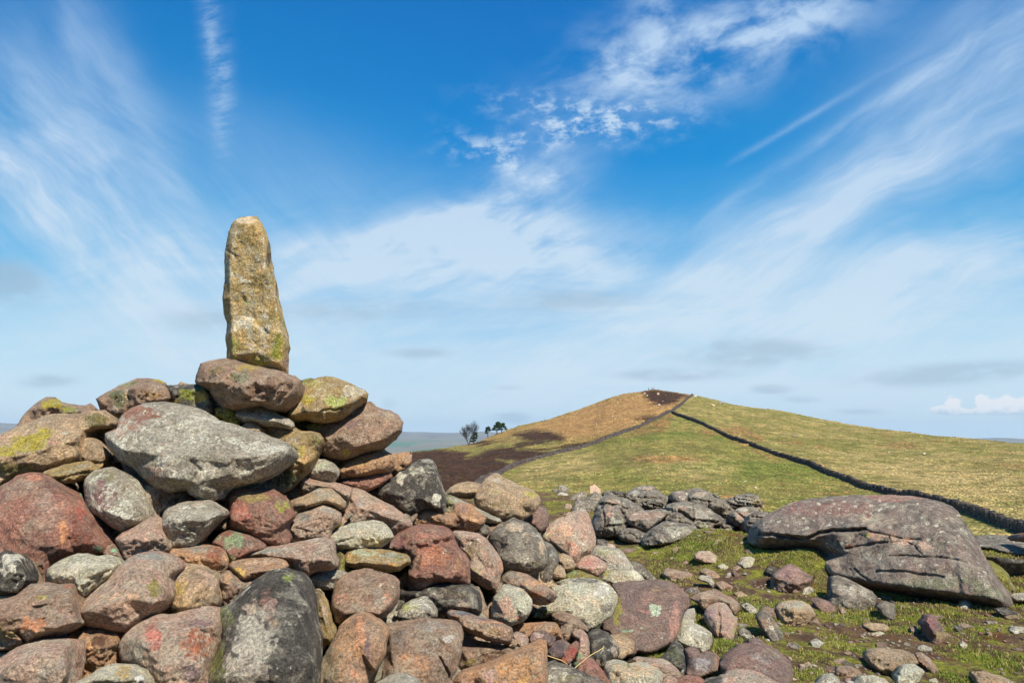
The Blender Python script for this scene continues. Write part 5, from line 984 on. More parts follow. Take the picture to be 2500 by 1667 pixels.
S('brown', 'thin orange-brown slab with a slate-blue top edge in the foreground', P('F', [(900,545),(940,508),(1050,518),(1150,543),(1230,578),(1350,608),(1450,633),(1540,668),(1642,710),(1653,770),(1633,862),(1580,905),(1500,885),(1350,855),(1200,785),(1070,715),(1010,642),(930,622)]), [P('F', [(940,565,.8),(1060,580,.9),(1180,620,1),(1350,645,1),(1540,695,1),(1635,730,.8)]), P('F', [(1100,690,.7),(1350,780,.8),(1560,850,.7)])], off=-.20, rough=.7, rim=.35, patches=[pp('F', 1050,545,160,32, (.12,.12,.15), .95), pp('F', 1300,612,160,22, (.20,.15,.15), .8), pp('F', 1400,650,240,22, (.50,.27,.17), .7), pp('F', 980,590,40,40, (.48,.26,.15), .8), pp('F', 1350,770,280,60, (.27,.175,.10), .7)])
S('brown', 'olive-brown stone in shadow beneath the thin orange-brown slab', P('F', [(1020,1020),(1040,860),(1070,740),(1250,860),(1500,910),(1700,930),(1780,960),(1640,1060),(1420,1150),(1200,1220),(1090,1250),(1030,1180)]), [P('F', [(1100,980,.8),(1350,960,.9),(1600,960,.8)]), P('F', [(1150,1120,.8)])], off=.02, rough=.5, patches=[pp('F', 1150,1100,110,50, (.24,.18,.06), .7)])
S('tan', 'chip of sandy stone under the right end of the thin slab', P('F', [(1550,915),(1600,880),(1640,828),(1702,870),(1692,922),(1650,945)]), None, off=-.16)
S('orange', 'great orange boulder with a dark right edge at the bottom centre', P('F', [(930,1480),(945,1360),(1020,1258),(1090,1188),(1200,1158),(1380,1108),(1550,1038),(1700,958),(1850,888),(1960,848),(2032,858),(2048,960),(2043,1100),(2053,1250),(2050,1480)]), [P('F', [(1050,1300,.8),(1200,1220,.9),(1500,1120,.95),(1800,980,.9),(1960,900,.8)]), P('F', [(1985,950,.95),(1990,1300,1)]), P('F', [(1400,1350,1)])], off=-.24, rough=.4, relief=.16, patches=[pp('F', 1700,1200,260,160, (.42,.23,.11), .7), pp('F', 1350,1250,110,70, (.44,.30,.27), .7), pp('F', 1150,1320,160,80, (.33,.18,.15), .6), pp('F', 1800,1320,130,60, (.52,.31,.11), .6), pp('F', 1560,1180,22,20, (.33,.32,.26), .9), pp('F', 1890,1265,22,18, (.26,.28,.24), .9)])
S('pale', 'two-tone stone, pale green above and pink below, in the foreground', P('F', [(1420,600),(1418,480),(1440,370),(1500,288),(1550,228),(1620,223),(1720,258),(1802,310),(1868,390),(1863,490),(1833,562),(1802,612),(1760,645),(1640,690),(1540,668),(1460,640)]), [P('F', [(1450,400,.7),(1560,350,1),(1680,450,1),(1800,560,.9)]), P('F', [(1560,560,.8)])], off=-.14, rough=.5, patches=[pp('F', 1570,510,130,140, (.42,.27,.21), 1.0), pp('F', 1720,600,70,50, (.40,.26,.20), .9), pp('F', 1640,390,40,60, (.24,.21,.13), .6), pp('F', 1740,400,90,110, (.46,.46,.35), .7)])
S('brown', 'narrow triangular brown stone right of the long dark stone', P('F', [(1215,240),(1270,248),(1312,340),(1335,440),(1402,550),(1440,640),(1350,640),(1290,590),(1260,480)]), None, off=.05, patches=[pp('F', 1340,540,60,60, (.33,.24,.18), .8)])
S('brown', 'dark brown wedge stone with an orange top edge above the two-tone stone', P('F', [(1430,300),(1500,198),(1540,118),(1620,58),(1720,78),(1820,108),(1920,168),(2030,228),(2133,290),(2153,350),(2123,412),(2040,443),(1960,448),(1880,430),(1850,400),(1760,340),(1680,300),(1560,290),(1480,320)]), [P('F', [(1600,150,.8),(1740,190,.9),(1860,280,1),(2050,380,.9)]), P('F', [(1900,230,.7),(2060,300,.7)])], off=-.08, rough=.9, patches=[pp('F', 1600,150,110,80, (.13,.10,.075), .8), pp('F', 1900,200,130,35, (.50,.28,.16), .9), pp('F', 1880,330,120,60, (.28,.13,.07), .7), pp('F', 2090,370,60,60, (.06,.04,.045), .9)])
S('orange', 'reddish-tan stone behind the great orange boulder', P('F', [(1620,740),(1700,690),(1760,668),(1900,663),(2030,648),(2150,658),(2202,740),(2240,870),(2160,900),(2050,800),(1900,780),(1840,850),(1760,810),(1660,780)]), None, off=.02, patches=[pp('F', 1800,720,130,45, (.27,.16,.10), .7)])
S('purple', 'small purple and white mottled pebble-like stone', P('F', [(1840,855),(1860,790),(1930,738),(2020,728),(2100,778),(2143,840),(2115,905),(2055,950),(2020,890),(1940,870),(1870,895)]), None, off=-.10, patches=[pp('F', 1960,790,90,40, (.40,.30,.28), .8), pp('F', 2100,850,40,50, (.07,.075,.10), .8)])
S('pink', 'small knobbly pink stone beside the sandy chip', P('F', [(1640,800),(1700,758),(1800,798),(1833,850),(1823,905),(1740,940),(1690,910),(1680,860)]), None, off=-.06)
S('brown', 'jumbled pinkish-brown stone under the whitish-grey boulder', P('F', [(2100,560),(2250,530),(2352,540)], 'H', [(150,540),(280,610),(392,700),(405,765),(340,755),(250,770),(205,860),(150,890),(90,870),(60,760),(0,700)], 'F', [(2200,720),(2130,640)]), [P('H', [(60,620,.8),(200,640,1),(340,710,.7)]), P('H', [(140,780,.8)])], off=.02)
S('slate', 'flat dark slab with pale streaks at the bottom edge', P('F', [(2045,1110),(2150,1090)], 'H', [(60,1108),(160,1138),(280,1198),(400,1258),(560,1308),(680,1420),(700,1520),(-120,1520)]), [P('H', [(60,1200,.8),(250,1280,1),(480,1360,.8)])], off=-.18, rough=.4, relief=.07, patches=[pp('H', 200,1270,160,60, (.17,.17,.08), .7), pp('H', 60,1180,110,12, (.44,.40,.36), .8), pp('H', 120,1240,110,10, (.40,.36,.33), .7), pp('H', 480,1360,110,50, (.25,.16,.14), .7)])
S('red', 'narrow red-brown stone between the black stone and the streaked slab', P('H', [(230,1130),(290,1098),(420,1055),(475,1090),(560,1200),(650,1310),(720,1440),(620,1420),(500,1320),(400,1280),(280,1230)]), None, off=-.06, patches=[pp('H', 450,1140,80,80, (.33,.16,.14), .7), pp('H', 280,1150,60,50, (.15,.25,.15), .7)])
S('grey', 'little grey stone behind the thin slab', P('F', [(1190,590),(1260,543),(1320,563),(1358,608),(1300,640)]), None, off=-.03)

# --- far left and right bedrock, boulders
GO = 'rocks of the low outcrop beyond the cairn'
def O(pal, label, poly, ridges=None, **k):
    k['D'] = k.get('D', 10.2) + (1.75 if k.get('D', 10.2) < 13 else 0)
    k.setdefault('grow', 5); k.setdefault('rim', .10); k.setdefault('jit', 3.0)
    if 'grooves' not in k:
        ro = random.Random(len(label) * 7 + len(poly)); xa, xb = min(p[0] for p in poly), max(p[0] for p in poly); ya, yb = min(p[1] for p in poly), max(p[1] for p in poly); g_ = []
        for q in range(3):
            y0 = ya + (yb - ya) * (.25 + .25 * q + ro.uniform(-.06, .06)); g_.append(([(xa - 5, y0 - ro.uniform(0, 8)), ((xa + xb) / 2, y0 + ro.uniform(-4, 4)), (xb + 5, y0 + ro.uniform(2, 12))], 1.5, .11))
        x0 = xa + (xb - xa) * ro.uniform(.35, .65); g_.append(([(x0, ya - 5), (x0 + ro.uniform(-8, 8), (ya + yb) / 2), (x0 + ro.uniform(-6, 12), yb + 5)], 1.5, .10)); k['grooves'] = g_
    return stone('outcrop_rock', pal, label, poly, ridges, cat='rock', group=GO, rough=k.pop('rough', 1.3), facet=k.pop('facet', .35), **k)
O('slate', 'blocky cracked outcrop rock, leftmost and tallest of the low outcrop', P('G', [(476,650),(490,520),(520,400),(560,330),(640,273),(720,298),(800,328),(870,345),(940,400),(1010,440),(1040,480),(930,500),(890,560),(880,640),(850,690),(790,760),(700,758),(600,745),(540,735),(488,705)]),
  [P('G', [(620,320,.6),(600,400,.8),(560,520,.9),(600,640,1),(700,700,.9)]), P('G', [(760,440,.8),(760,600,.95)])], D=10.0, relief=.42, thick=.9, tilt=.75, patches=[pp('G', 640,480,60,80, (.36,.22,.17), .7), pp('G', 740,580,80,50, (.30,.30,.26), .8), pp('G', 520,600,35,90, DK, .7), pp('G',700,350,100,40,(.30,.22,.18),.6)],
  grooves=[(P('G', [(520,395),(620,380),(760,400),(860,440)]), 2.2, .16), (P('G', [(780,330),(770,430),(830,520),(840,600)]), 2, .13), (P('G', [(600,640),(720,630),(850,610)]), 2.2, .16), (P('G', [(560,400),(600,500),(590,620),(560,720)]), 2, .12), (P('G', [(700,640),(710,750)]), 1.8, .10), (P('G', [(640,560),(620,640)]), 1.6, .08)])
O('slate', 'brown layered ledge overhanging a dark hollow in the middle of the outcrop', P('G', [(866,565),(880,510),(960,473),(1100,463),(1240,448),(1335,458),(1352,480),(1260,540),(1190,585),(1150,630),(1100,690),(980,650),(900,600)]), [P('G', [(890,560,.8),(1000,570,1),(1120,600,1),(1200,540,.9),(1320,475,.7)])], D=9.7, relief=.35, thick=.9, tilt=.55, rim=.3, patches=[pp('G', 1060,510,230,50, (.25,.165,.13), .9)], grooves=[(P('G', [(900,530),(1100,500),(1300,480)]), 1.8, .05)])
O('slate', 'long humped rock along the back of the outcrop under the meadow', P('G', [(825,300),(880,240),(950,198),(1060,177),(1150,188),(1183,230),(1262,270),(1342,300),(1358,335),(1300,380),(1200,400),(1130,380),(1000,370),(900,340)]), [P('G', [(900,290,.8),(1060,240,.9),(1200,280,.9)]), P('G', [(1060,330,.9)])], D=11.6, relief=.4, thick=.8, tilt=.7, patches=[pp('G', 1080,200,70,25, (.34,.24,.19), .8), pp('G', 940,250,60,30, (.28,.27,.25), .7)], grooves=[(P('G', [(930,205),(1060,230),(1180,250)]), 2, .14), (P('G', [(1060,235),(1050,330)]), 2, .12), (P('G', [(880,300),(1100,310),(1180,330)]), 2, .12), (P('G', [(1180,230),(1230,320)]), 2, .12)])
O('slate', 'broad rounded rock at the back right of the outcrop', P('G', [(1388,335),(1390,240),(1450,228),(1540,240),(1620,218),(1700,222),(1790,248),(1880,298),(1950,338),(2040,400),(2085,455),(2000,490),(1880,470),(1780,440),(1650,420),(1560,400),(1430,370)]), [P('G', [(1450,300,.8),(1620,300,.95),(1760,330,1),(1940,400,.9)])], D=11.0, relief=.45, thick=.9, tilt=.75, patches=[pp('G', 1680,270,90,40, (.32,.26,.20), .8), pp('G', 1460,280,60,50, (.27,.19,.16), .7), pp('G', 1540,255,14,16, LW, .9)], grooves=[(P('G', [(1530,240),(1560,380)]), 2.5, .18), (P('G', [(1780,260),(1790,420)]), 2.2, .16), (P('G', [(1800,360),(1900,380),(1960,400)]), 2, .12), (P('G', [(1560,320),(1650,330),(1780,350)]), 1.8, .08)])
O('slate', 'striped slanting slab in the centre right of the outcrop', P('G', [(1315,405),(1400,368),(1500,358),(1600,378),(1700,418),(1800,458),(1880,508),(1955,550),(1920,600),(1850,620),(1780,672),(1700,680),(1620,640),(1540,590),(1440,520),(1380,490),(1330,455)]), [P('G', [(1380,410,.6),(1500,440,.8),(1620,540,1),(1780,570,1),(1900,560,.7)]), P('G', [(1600,430,.6)])], D=10.1, relief=.4, thick=.9, tilt=.65, patches=[pp('G', 1720,500,130,60, (.27,.25,.22), .7), pp('G', 1720,620,70,30, (.26,.28,.20), .8), pp('G',1480,420,80,40,(.28,.18,.14),.7)], grooves=[(P('G', [(1450,470),(1520,540),(1610,560)]), 2.5, .2), (P('G', [(1600,390),(1610,470),(1620,550)]), 2, .14), (P('G', [(1620,400),(1760,470),(1900,540)]), 1.8, .07), (P('G', [(1620,560),(1760,580),(1900,590)]), 2.2, .14)])
O('slate', 'small wedge of rock beneath the striped slanting slab', P('G', [(1315,530),(1380,478),(1470,498),(1560,568),(1620,620),(1650,690),(1560,670),(1400,640),(1320,600)]), None, D=9.6, relief=.28, thick=.6, tilt=.4, patches=[pp('G', 1370,520,50,50, DK, .7), pp('G', 1440,570,90,30, (.32,.28,.17), .6)])
O('slate', 'front outcrop rock with a jet-black left face and grey right face', P('G', [(1036,855),(1050,770),(1130,680),(1180,650),(1300,590),(1420,608),(1520,608),(1600,638),(1665,690),(1615,735),(1500,785),(1380,825),(1260,850),(1120,870)]), [P('G', [(1190,680,.7),(1245,740,1),(1255,835,.8)]), P('G', [(1320,640,.6),(1450,700,.85),(1580,690,.7)])], D=8.7, relief=.40, thick=.8, tilt=.45, rim=.35, patches=[pp('G', 1140,770,95,110, (.035,.033,.032), 1.0), pp('G', 1420,660,150,50, (.26,.25,.21), .8), pp('G', 1420,770,150,40, (.14,.15,.12), .7)], grooves=[(P('G', [(1300,620),(1420,690),(1540,690),(1560,650)]), 2, .08)])  # near-black and grey patches paint the shaded and the lit face
O('slate', 'low jointed rock at the foot of the tallest outcrop rock', P('G', [(772,745),(790,690),(870,668),(960,678),(1060,720),(1060,830),(980,830),(880,805),(800,780)]), None, D=9.1, relief=.25, thick=.6, tilt=.4, grooves=[(P('G', [(780,740),(900,720),(970,780)]), 2, .12), (P('G', [(1000,700),(990,800)]), 1.8, .09)])
O('slate', 'low grey rock back merging into the grassy knoll', P('G', [(1800,670),(1860,590),(1950,558),(2060,588),(2160,622),(2120,670),(1960,690)]), None, D=10.2, relief=.25, thick=.6, tilt=.3)
O('slate', 'pale rounded rock topping the rock cluster beside the big domed boulder', P('G', [(2095,305),(2120,290),(2200,273)], 'I', [(0,100),(80,92),(150,98),(187,150),(182,190),(100,190),(0,180)], 'G', [(2250,400),(2140,375)]), None, D=11.0, relief=.35, thick=.7, tilt=.5, patches=[pp('I', 60,130,80,30, (.33,.31,.27), .8), pp('I', 160,140,40,40, (.25,.22,.12), .7)])
O('slate', 'jointed pink-grey rock with a black left end beside the domed boulder', P('G', [(2020,505),(2100,458),(2200,428),(2280,415)], 'I', [(30,190),(110,190),(170,210),(150,260),(80,300),(60,350),(0,335)], 'G', [(2230,640),(2120,610),(2050,565)]), [P('G', [(2100,500,.9),(2140,560,.9)]), P('I', [(30,260,.9)])], D=10.2, relief=.35, thick=.7, tilt=.45, patches=[pp('G', 2070,520,45,60, (.04,.035,.035), 1.0), pp('I', 30,250,60,40, (.30,.20,.17), .8), pp('I', 40,205,50,16, (.40,.38,.34), .8)], grooves=[(P('G', [(2090,440),(2150,520),(2230,560)]), 2, .14)])  # near-black patch paints shade onto the left end
O('slate', 'dark rock wedged against the left end of the big domed boulder', P('I', [(70,325),(100,260),(170,228),(243,233),(220,300),(180,350),(150,400),(105,385)]), None, D=9.6, relief=.3, thick=.6, tilt=.4)
for i, (pl, lab, pts) in enumerate([
    ('slate', 'wide low dark slab on the grass left of the outcrop', [(212,455),(260,350),(330,318),(420,340),(510,355),(500,420),(430,450),(330,470),(240,482)]),
    ('slate', 'slanting grey slab behind the wide low dark slab', [(158,342),(230,280),(320,238),(405,258),(370,310),(250,345)]),
    ('brown', 'lone brown boulder standing up at the edge of the meadow', [(425,255),(423,180),(480,158),(540,208),(545,262),(480,275)]),
    ('slate', 'dark boulder with a mossy cap at the far left of the scattered rocks', [(50,245),(70,180),(120,163),(175,208),(188,258),(110,258)]),
    ('slate', 'little dark rock beside the mossy-capped boulder', [(-5,250),(0,215),(50,218),(58,256)]),
    ('grey', 'flat grey rock in front of the mossy-capped boulder', [(48,272),(90,243),(160,258),(185,288),(80,294)]),
    ('brown', 'small brown rock in the grass left of the wide low slab', [(122,432),(150,378),(205,388),(220,432),(180,450)]),
    ('slate', 'grey pointed rock between the lone brown boulder and the outcrop', [(340,345),(430,290),(480,235),(540,270),(600,330),(560,370),(440,360)]),
    ('slate', 'tilted dark rock inside the grassy gap of the outcrop', [(915,330),(1000,338),(1095,400),(1075,445),(1000,435),(935,392)]),
    ('slate', 'broken brown rock in the middle gap of the outcrop', [(1085,372),(1150,318),(1250,358),(1275,402),(1180,428),(1110,415)]),
    ('slate', 'low flat rock above the overhanging ledge', [(1190,430),(1280,398),(1335,420),(1345,462),(1230,460)]),
    ('dark', 'dark strip of rock along the skyline of the outcrop', [(590,275),(600,240),(700,238),(840,255),(850,300),(700,320)]),
    ('slate', 'small dark rock at the right end of the back outcrop', [(1820,290),(1850,270),(1895,290),(1900,310),(1850,315)]),
    ('slate', 'splintered rock below the broad rounded back rock', [(1940,470),(1990,400),(2080,380),(2110,440),(2060,490),(1990,490)]),
    ('slate', 'cracked rock at the far right of the outcrop gap', [(1960,330),(2050,320),(2110,350),(2130,400),(2080,420),(2000,390)])]):
    pg = P('G', pts); yb = max(p[1] for p in pg); xc = sum(p[0] for p in pg) / len(pg)
    if i < 8: stone('outcrop_rock', pl, lab, pg, None, ground=True, sink=3, cat='rock', group=GO, rough=1.2, relief=.16, thick=.4, grow=2)
    else: O(pl, lab, pg, None, D=11.05, relief=.25, thick=.5, tilt=.25)
O('slate', 'low fractured bedrock from which the outcrop slabs rise', P('G', [(470,790),(465,560),(540,400),(900,360),(1380,340),(1800,400),(2060,480),(2180,640),(1950,700),(1650,760),(1120,890),(800,830)]), None, D=11.1, tilt=2.2, relief=.25, thick=.5, rough=2.2, facet=.4, grooves=[(P('G', [(900,380),(1100,640),(1060,860)]), 3, .15), (P('G', [(1400,350),(1300,560),(1500,700)]), 3, .15), (P('G', [(1700,380),(1760,560),(1700,720)]), 3, .15)])
S('olive', 'shadowed mossy stone deep in the hollow under the pedestal slab', P('B', [(230,470),(420,540),(700,530),(950,520),(1090,440),(1260,560),(1300,740),(1150,830),(900,800),(600,770),(300,690)]), None, off=.42, relief=.08, thick=.25)
# big domed boulder
stone('domed_boulder', ((.175,.138,.125), (.125,.105,.096), .34, .12, .22, .7), 'huge low domed grey boulder spotted with pale lichen, on the right', P('I', [(128,410),(140,340),(200,270),(300,210),(420,150),(560,118),(760,98),(950,90),(1200,88),(1380,96),(1500,118),(1620,148),(1690,178),(1738,220),(1762,260),(1802,330),(1862,400),(1903,480),(1948,570),(2003,660),(2053,740),(2113,820),(2153,880),(2180,985),(2100,1010),(1900,985),(1700,955),(1400,920),(1200,890),(1060,870),(900,830),(740,810),(600,775),(600,700),(620,670),(650,590),(640,550),(560,530),(400,520),(200,515),(112,478)]),
  [P('I', [(200,400,.75),(400,400,.9),(560,420,.95),(720,360,.95),(900,350,1),(1060,370,1),(1180,400,1)]), P('I', [(200,480,.2),(420,460,.45),(640,470,.55)]), P('I', [(900,190,.4),(1400,200,.45),(1600,300,.6)]), P('I', [(700,640,.75),(900,560,.8),(1200,500,.9),(1500,560,.95),(1800,620,.95),(1980,700,.8)]), P('I', [(760,720,.8),(1000,770,.9),(1400,830,.95),(1800,880,.95),(2060,920,.8)]), P('I', [(1300,350,.8),(1650,430,.85)])],
  D=8.2, tilt=.65, yaw=1.6, relief=.60, thick=.9, rim=.25, sp=2.7, soft=6, rough=.55, facet=.10, cat='boulder', jit=1.0,
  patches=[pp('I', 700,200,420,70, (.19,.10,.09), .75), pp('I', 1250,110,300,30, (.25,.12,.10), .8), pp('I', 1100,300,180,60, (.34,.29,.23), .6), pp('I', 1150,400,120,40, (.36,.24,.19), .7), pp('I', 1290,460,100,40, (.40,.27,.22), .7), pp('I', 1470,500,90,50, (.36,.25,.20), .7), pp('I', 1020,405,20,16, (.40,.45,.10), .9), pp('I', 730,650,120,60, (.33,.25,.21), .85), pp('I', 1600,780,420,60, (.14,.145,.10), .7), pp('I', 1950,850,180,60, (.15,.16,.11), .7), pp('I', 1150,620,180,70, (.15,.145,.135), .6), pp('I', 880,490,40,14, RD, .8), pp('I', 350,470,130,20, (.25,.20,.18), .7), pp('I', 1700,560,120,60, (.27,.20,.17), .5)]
   + [pp('I', x, y, random.uniform(9, 24), random.uniform(6, 14), (.42,.41,.35), random.uniform(.7, 1.0)) for x, y in [(360,200),(430,190),(560,205),(470,240),(690,175),(760,160),(520,270),(620,230),(870,210),(930,180),(1050,170),(1000,270),(1180,180),(1320,220),(1570,330),(1650,270),(1740,250),(1600,380),(1450,270),(550,350),(440,270),(280,400),(330,300),(700,470),(820,470),(980,520),(1050,230),(780,300),(900,265),(720,230),(640,160),(840,140),(1120,130),(1420,160),(1520,200),(1700,660),(1900,700),(1360,560),(1120,560),(1500,440),(1660,460),(1780,480),(1830,560),(1040,640),(1280,640),(1560,640),(600,290),(400,330),(1250,300),(1380,330)]],
  grooves=[(P('I', [(180,400),(300,405),(440,425),(540,435),(640,395),(760,372),(900,362),(1000,366)]), 4, .12), (P('I', [(1000,366),(1090,390),(1190,412),(1300,440),(1440,440)]), 2.4, .03), (P('I', [(850,515),(950,500),(1060,480),(1180,465),(1195,425)]), 2.4, .03), (P('I', [(1195,425),(1210,470),(1330,455),(1400,500),(1460,570)]), 2, .025), (P('I', [(1200,575),(1340,570),(1460,585),(1600,585),(1720,600),(1850,640),(2000,690)]), 2.2, .028), (P('I', [(925,670),(970,720),(1050,775)]), 2.2, .03), (P('I', [(1100,700),(1300,700),(1460,715),(1620,740)]), 3.5, .035), (P('I', [(1230,300),(1225,400)]), 2, .02), (P('I', [(950,380),(900,480),(860,520)]), 2, .03)])
def Bk(pal, label, poly, ridges=None, **k): return stone('boulder', pal, label, poly, ridges, cat='boulder', **k)
Bk('olive', 'yellow-green mossy boulder at the right flank of the domed boulder', P('I', [(1940,595),(2000,608),(2080,658),(2132,710),(2153,770),(2208,830),(2183,875),(2140,890),(2080,850),(2020,760),(1960,660)]), None, D=7.6, relief=.2, thick=.5, tilt=.3, patches=[pp('I', 2080,720,110,90, (.20,.19,.05), .8)])
Bk('slate', 'flat grey slab in sunlight beyond the right flank of the domed boulder', P('I', [(1860,412),(2000,402),(2150,408),(2300,428),(2380,470),(2380,560),(2200,560),(2050,530),(1900,500)]), None, D=10.5, tilt=1.3, relief=.12, thick=.5, rough=.4, rim=.7)
Bk('dark', 'black shaded rock face under a grassy ledge at the right edge', P('I', [(1945,572),(2030,574),(2150,592),(2400,600),(2400,880),(2230,875),(2160,800),(2080,700)]), None, D=8.6, relief=.12, thick=1.2, tilt=-.75, rough=.3, rim=.3)  # near-black stone colour stands for the shade under the ledge
Bk('grey', 'pale mossy stone at the right edge below the black rock face', P('I', [(2145,900),(2190,862),(2260,858),(2400,870),(2400,940),(2200,930)]), None, D=7.3, relief=.15, thick=.4, tilt=.2)
Bk('red', 'small reddish rock on the flat slab at the right edge', P('I', [(2222,432),(2250,390),(2330,370),(2400,380),(2400,475),(2270,465)]), None, D=9.9, relief=.2, thick=.4, tilt=.1)

# --- stones lying on the turf
GS = 'stones scattered on the turf'
def T(pal, label, poly, ridges=None, **k):
    k.setdefault('sink', 4); k.setdefault('grow', 1.5)
    return stone('turf_stone', pal, label, poly, ridges, ground=True, cat='stone', group=GS, **k)
T('purple', 'squared maroon-brown block beside a dark nub left of the domed boulder', P('I', [(272,805),(280,720),(330,680),(400,638),(430,633),(520,688),(605,740),(565,790),(495,840),(430,862),(350,852),(288,830)]), [P('I', [(290,740,.7),(400,770,.95),(460,790,1),(580,750,.7)]), P('I', [(430,690,.5)])], patches=[pp('I', 420,700,110,50, (.27,.17,.17), .7), pp('I', 380,790,90,40, (.24,.18,.15), .6)])
T('dark', 'dark greenish nub of stone touching the squared maroon block', P('I', [(213,695),(240,653),(300,658),(340,690),(300,740),(262,740)]), None)
T('slate', 'thick grey slab with a flat sunlit top, nearest the domed boulder', P('I', [(732,900),(738,780),(750,730),(790,720),(860,748),(960,798),(1060,848),(1098,880),(1085,925),(1005,968),(925,985),(820,965),(740,932)]), [P('I', [(745,850,.8),(830,890,.95),(940,925,1),(1080,895,.8)]), P('I', [(800,770,.4),(960,850,.6)])], patches=[pp('I', 900,840,160,60, (.27,.23,.20), .7)], relief=.16, tilt=.35)  # patch lightens the top facet as if sunlit
T('grey', 'small pale stone below the squared maroon block', P('I', [(502,865),(530,800),(580,813),(608,840),(560,880)]), None)
T('purple', 'thin maroon flake left of the thick grey slab', P('I', [(578,905),(640,897),(720,928),(772,965),(790,1010),(700,1020),(620,970)]), None, relief=.05)
T('tan', 'broad tan stone with a grey top in the turf', P('I', [(303,985),(350,933),(430,918),(510,923),(572,960),(618,1032),(562,1065),(520,1105),(440,1130),(380,1105),(330,1050)]), [P('I', [(360,980,.6),(460,1010,1),(570,1020,.8)])], patches=[pp('I', 430,950,110,35, (.30,.30,.25), .7), pp('I', 450,1040,110,50, (.30,.22,.13), .6)])
T('slate', 'long dark stone slanting beside the broad tan stone', P('I', [(143,1055),(200,988),(262,1040),(302,1090),(372,1162),(355,1200),(270,1205),(198,1140)]), None, patches=[pp('I', 270,1100,90,60, (.24,.17,.13), .6)])
T('brown', 'brown stone behind the long dark slanting stone', P('I', [(168,1005),(230,968),(300,988),(342,1040),(300,1075),(220,1020)]), None)
T('brown', 'small round brown stone right of the broad tan stone', P('I', [(558,1100),(620,1058),(653,1100),(622,1130)]), None)
T('slate', 'upright grey stone right of the thick grey slab', P('I', [(1088,965),(1160,923),(1243,948),(1238,1020),(1222,1080),(1180,1075),(1130,1015)]), None)
T('purple', 'spiky maroon stone standing up from the turf', P('I', [(1443,1115),(1490,1040),(1520,1018),(1562,1050),(1603,1110),(1643,1180),(1622,1235),(1540,1255),(1500,1200),(1470,1155)]), [P('I', [(1500,1080,.8),(1530,1140,1),(1570,1200,.8)])], patches=[pp('I', 1520,1080,60,60, (.20,.10,.105), .8), pp('I', 1600,1200,50,50, (.25,.20,.11), .7)])
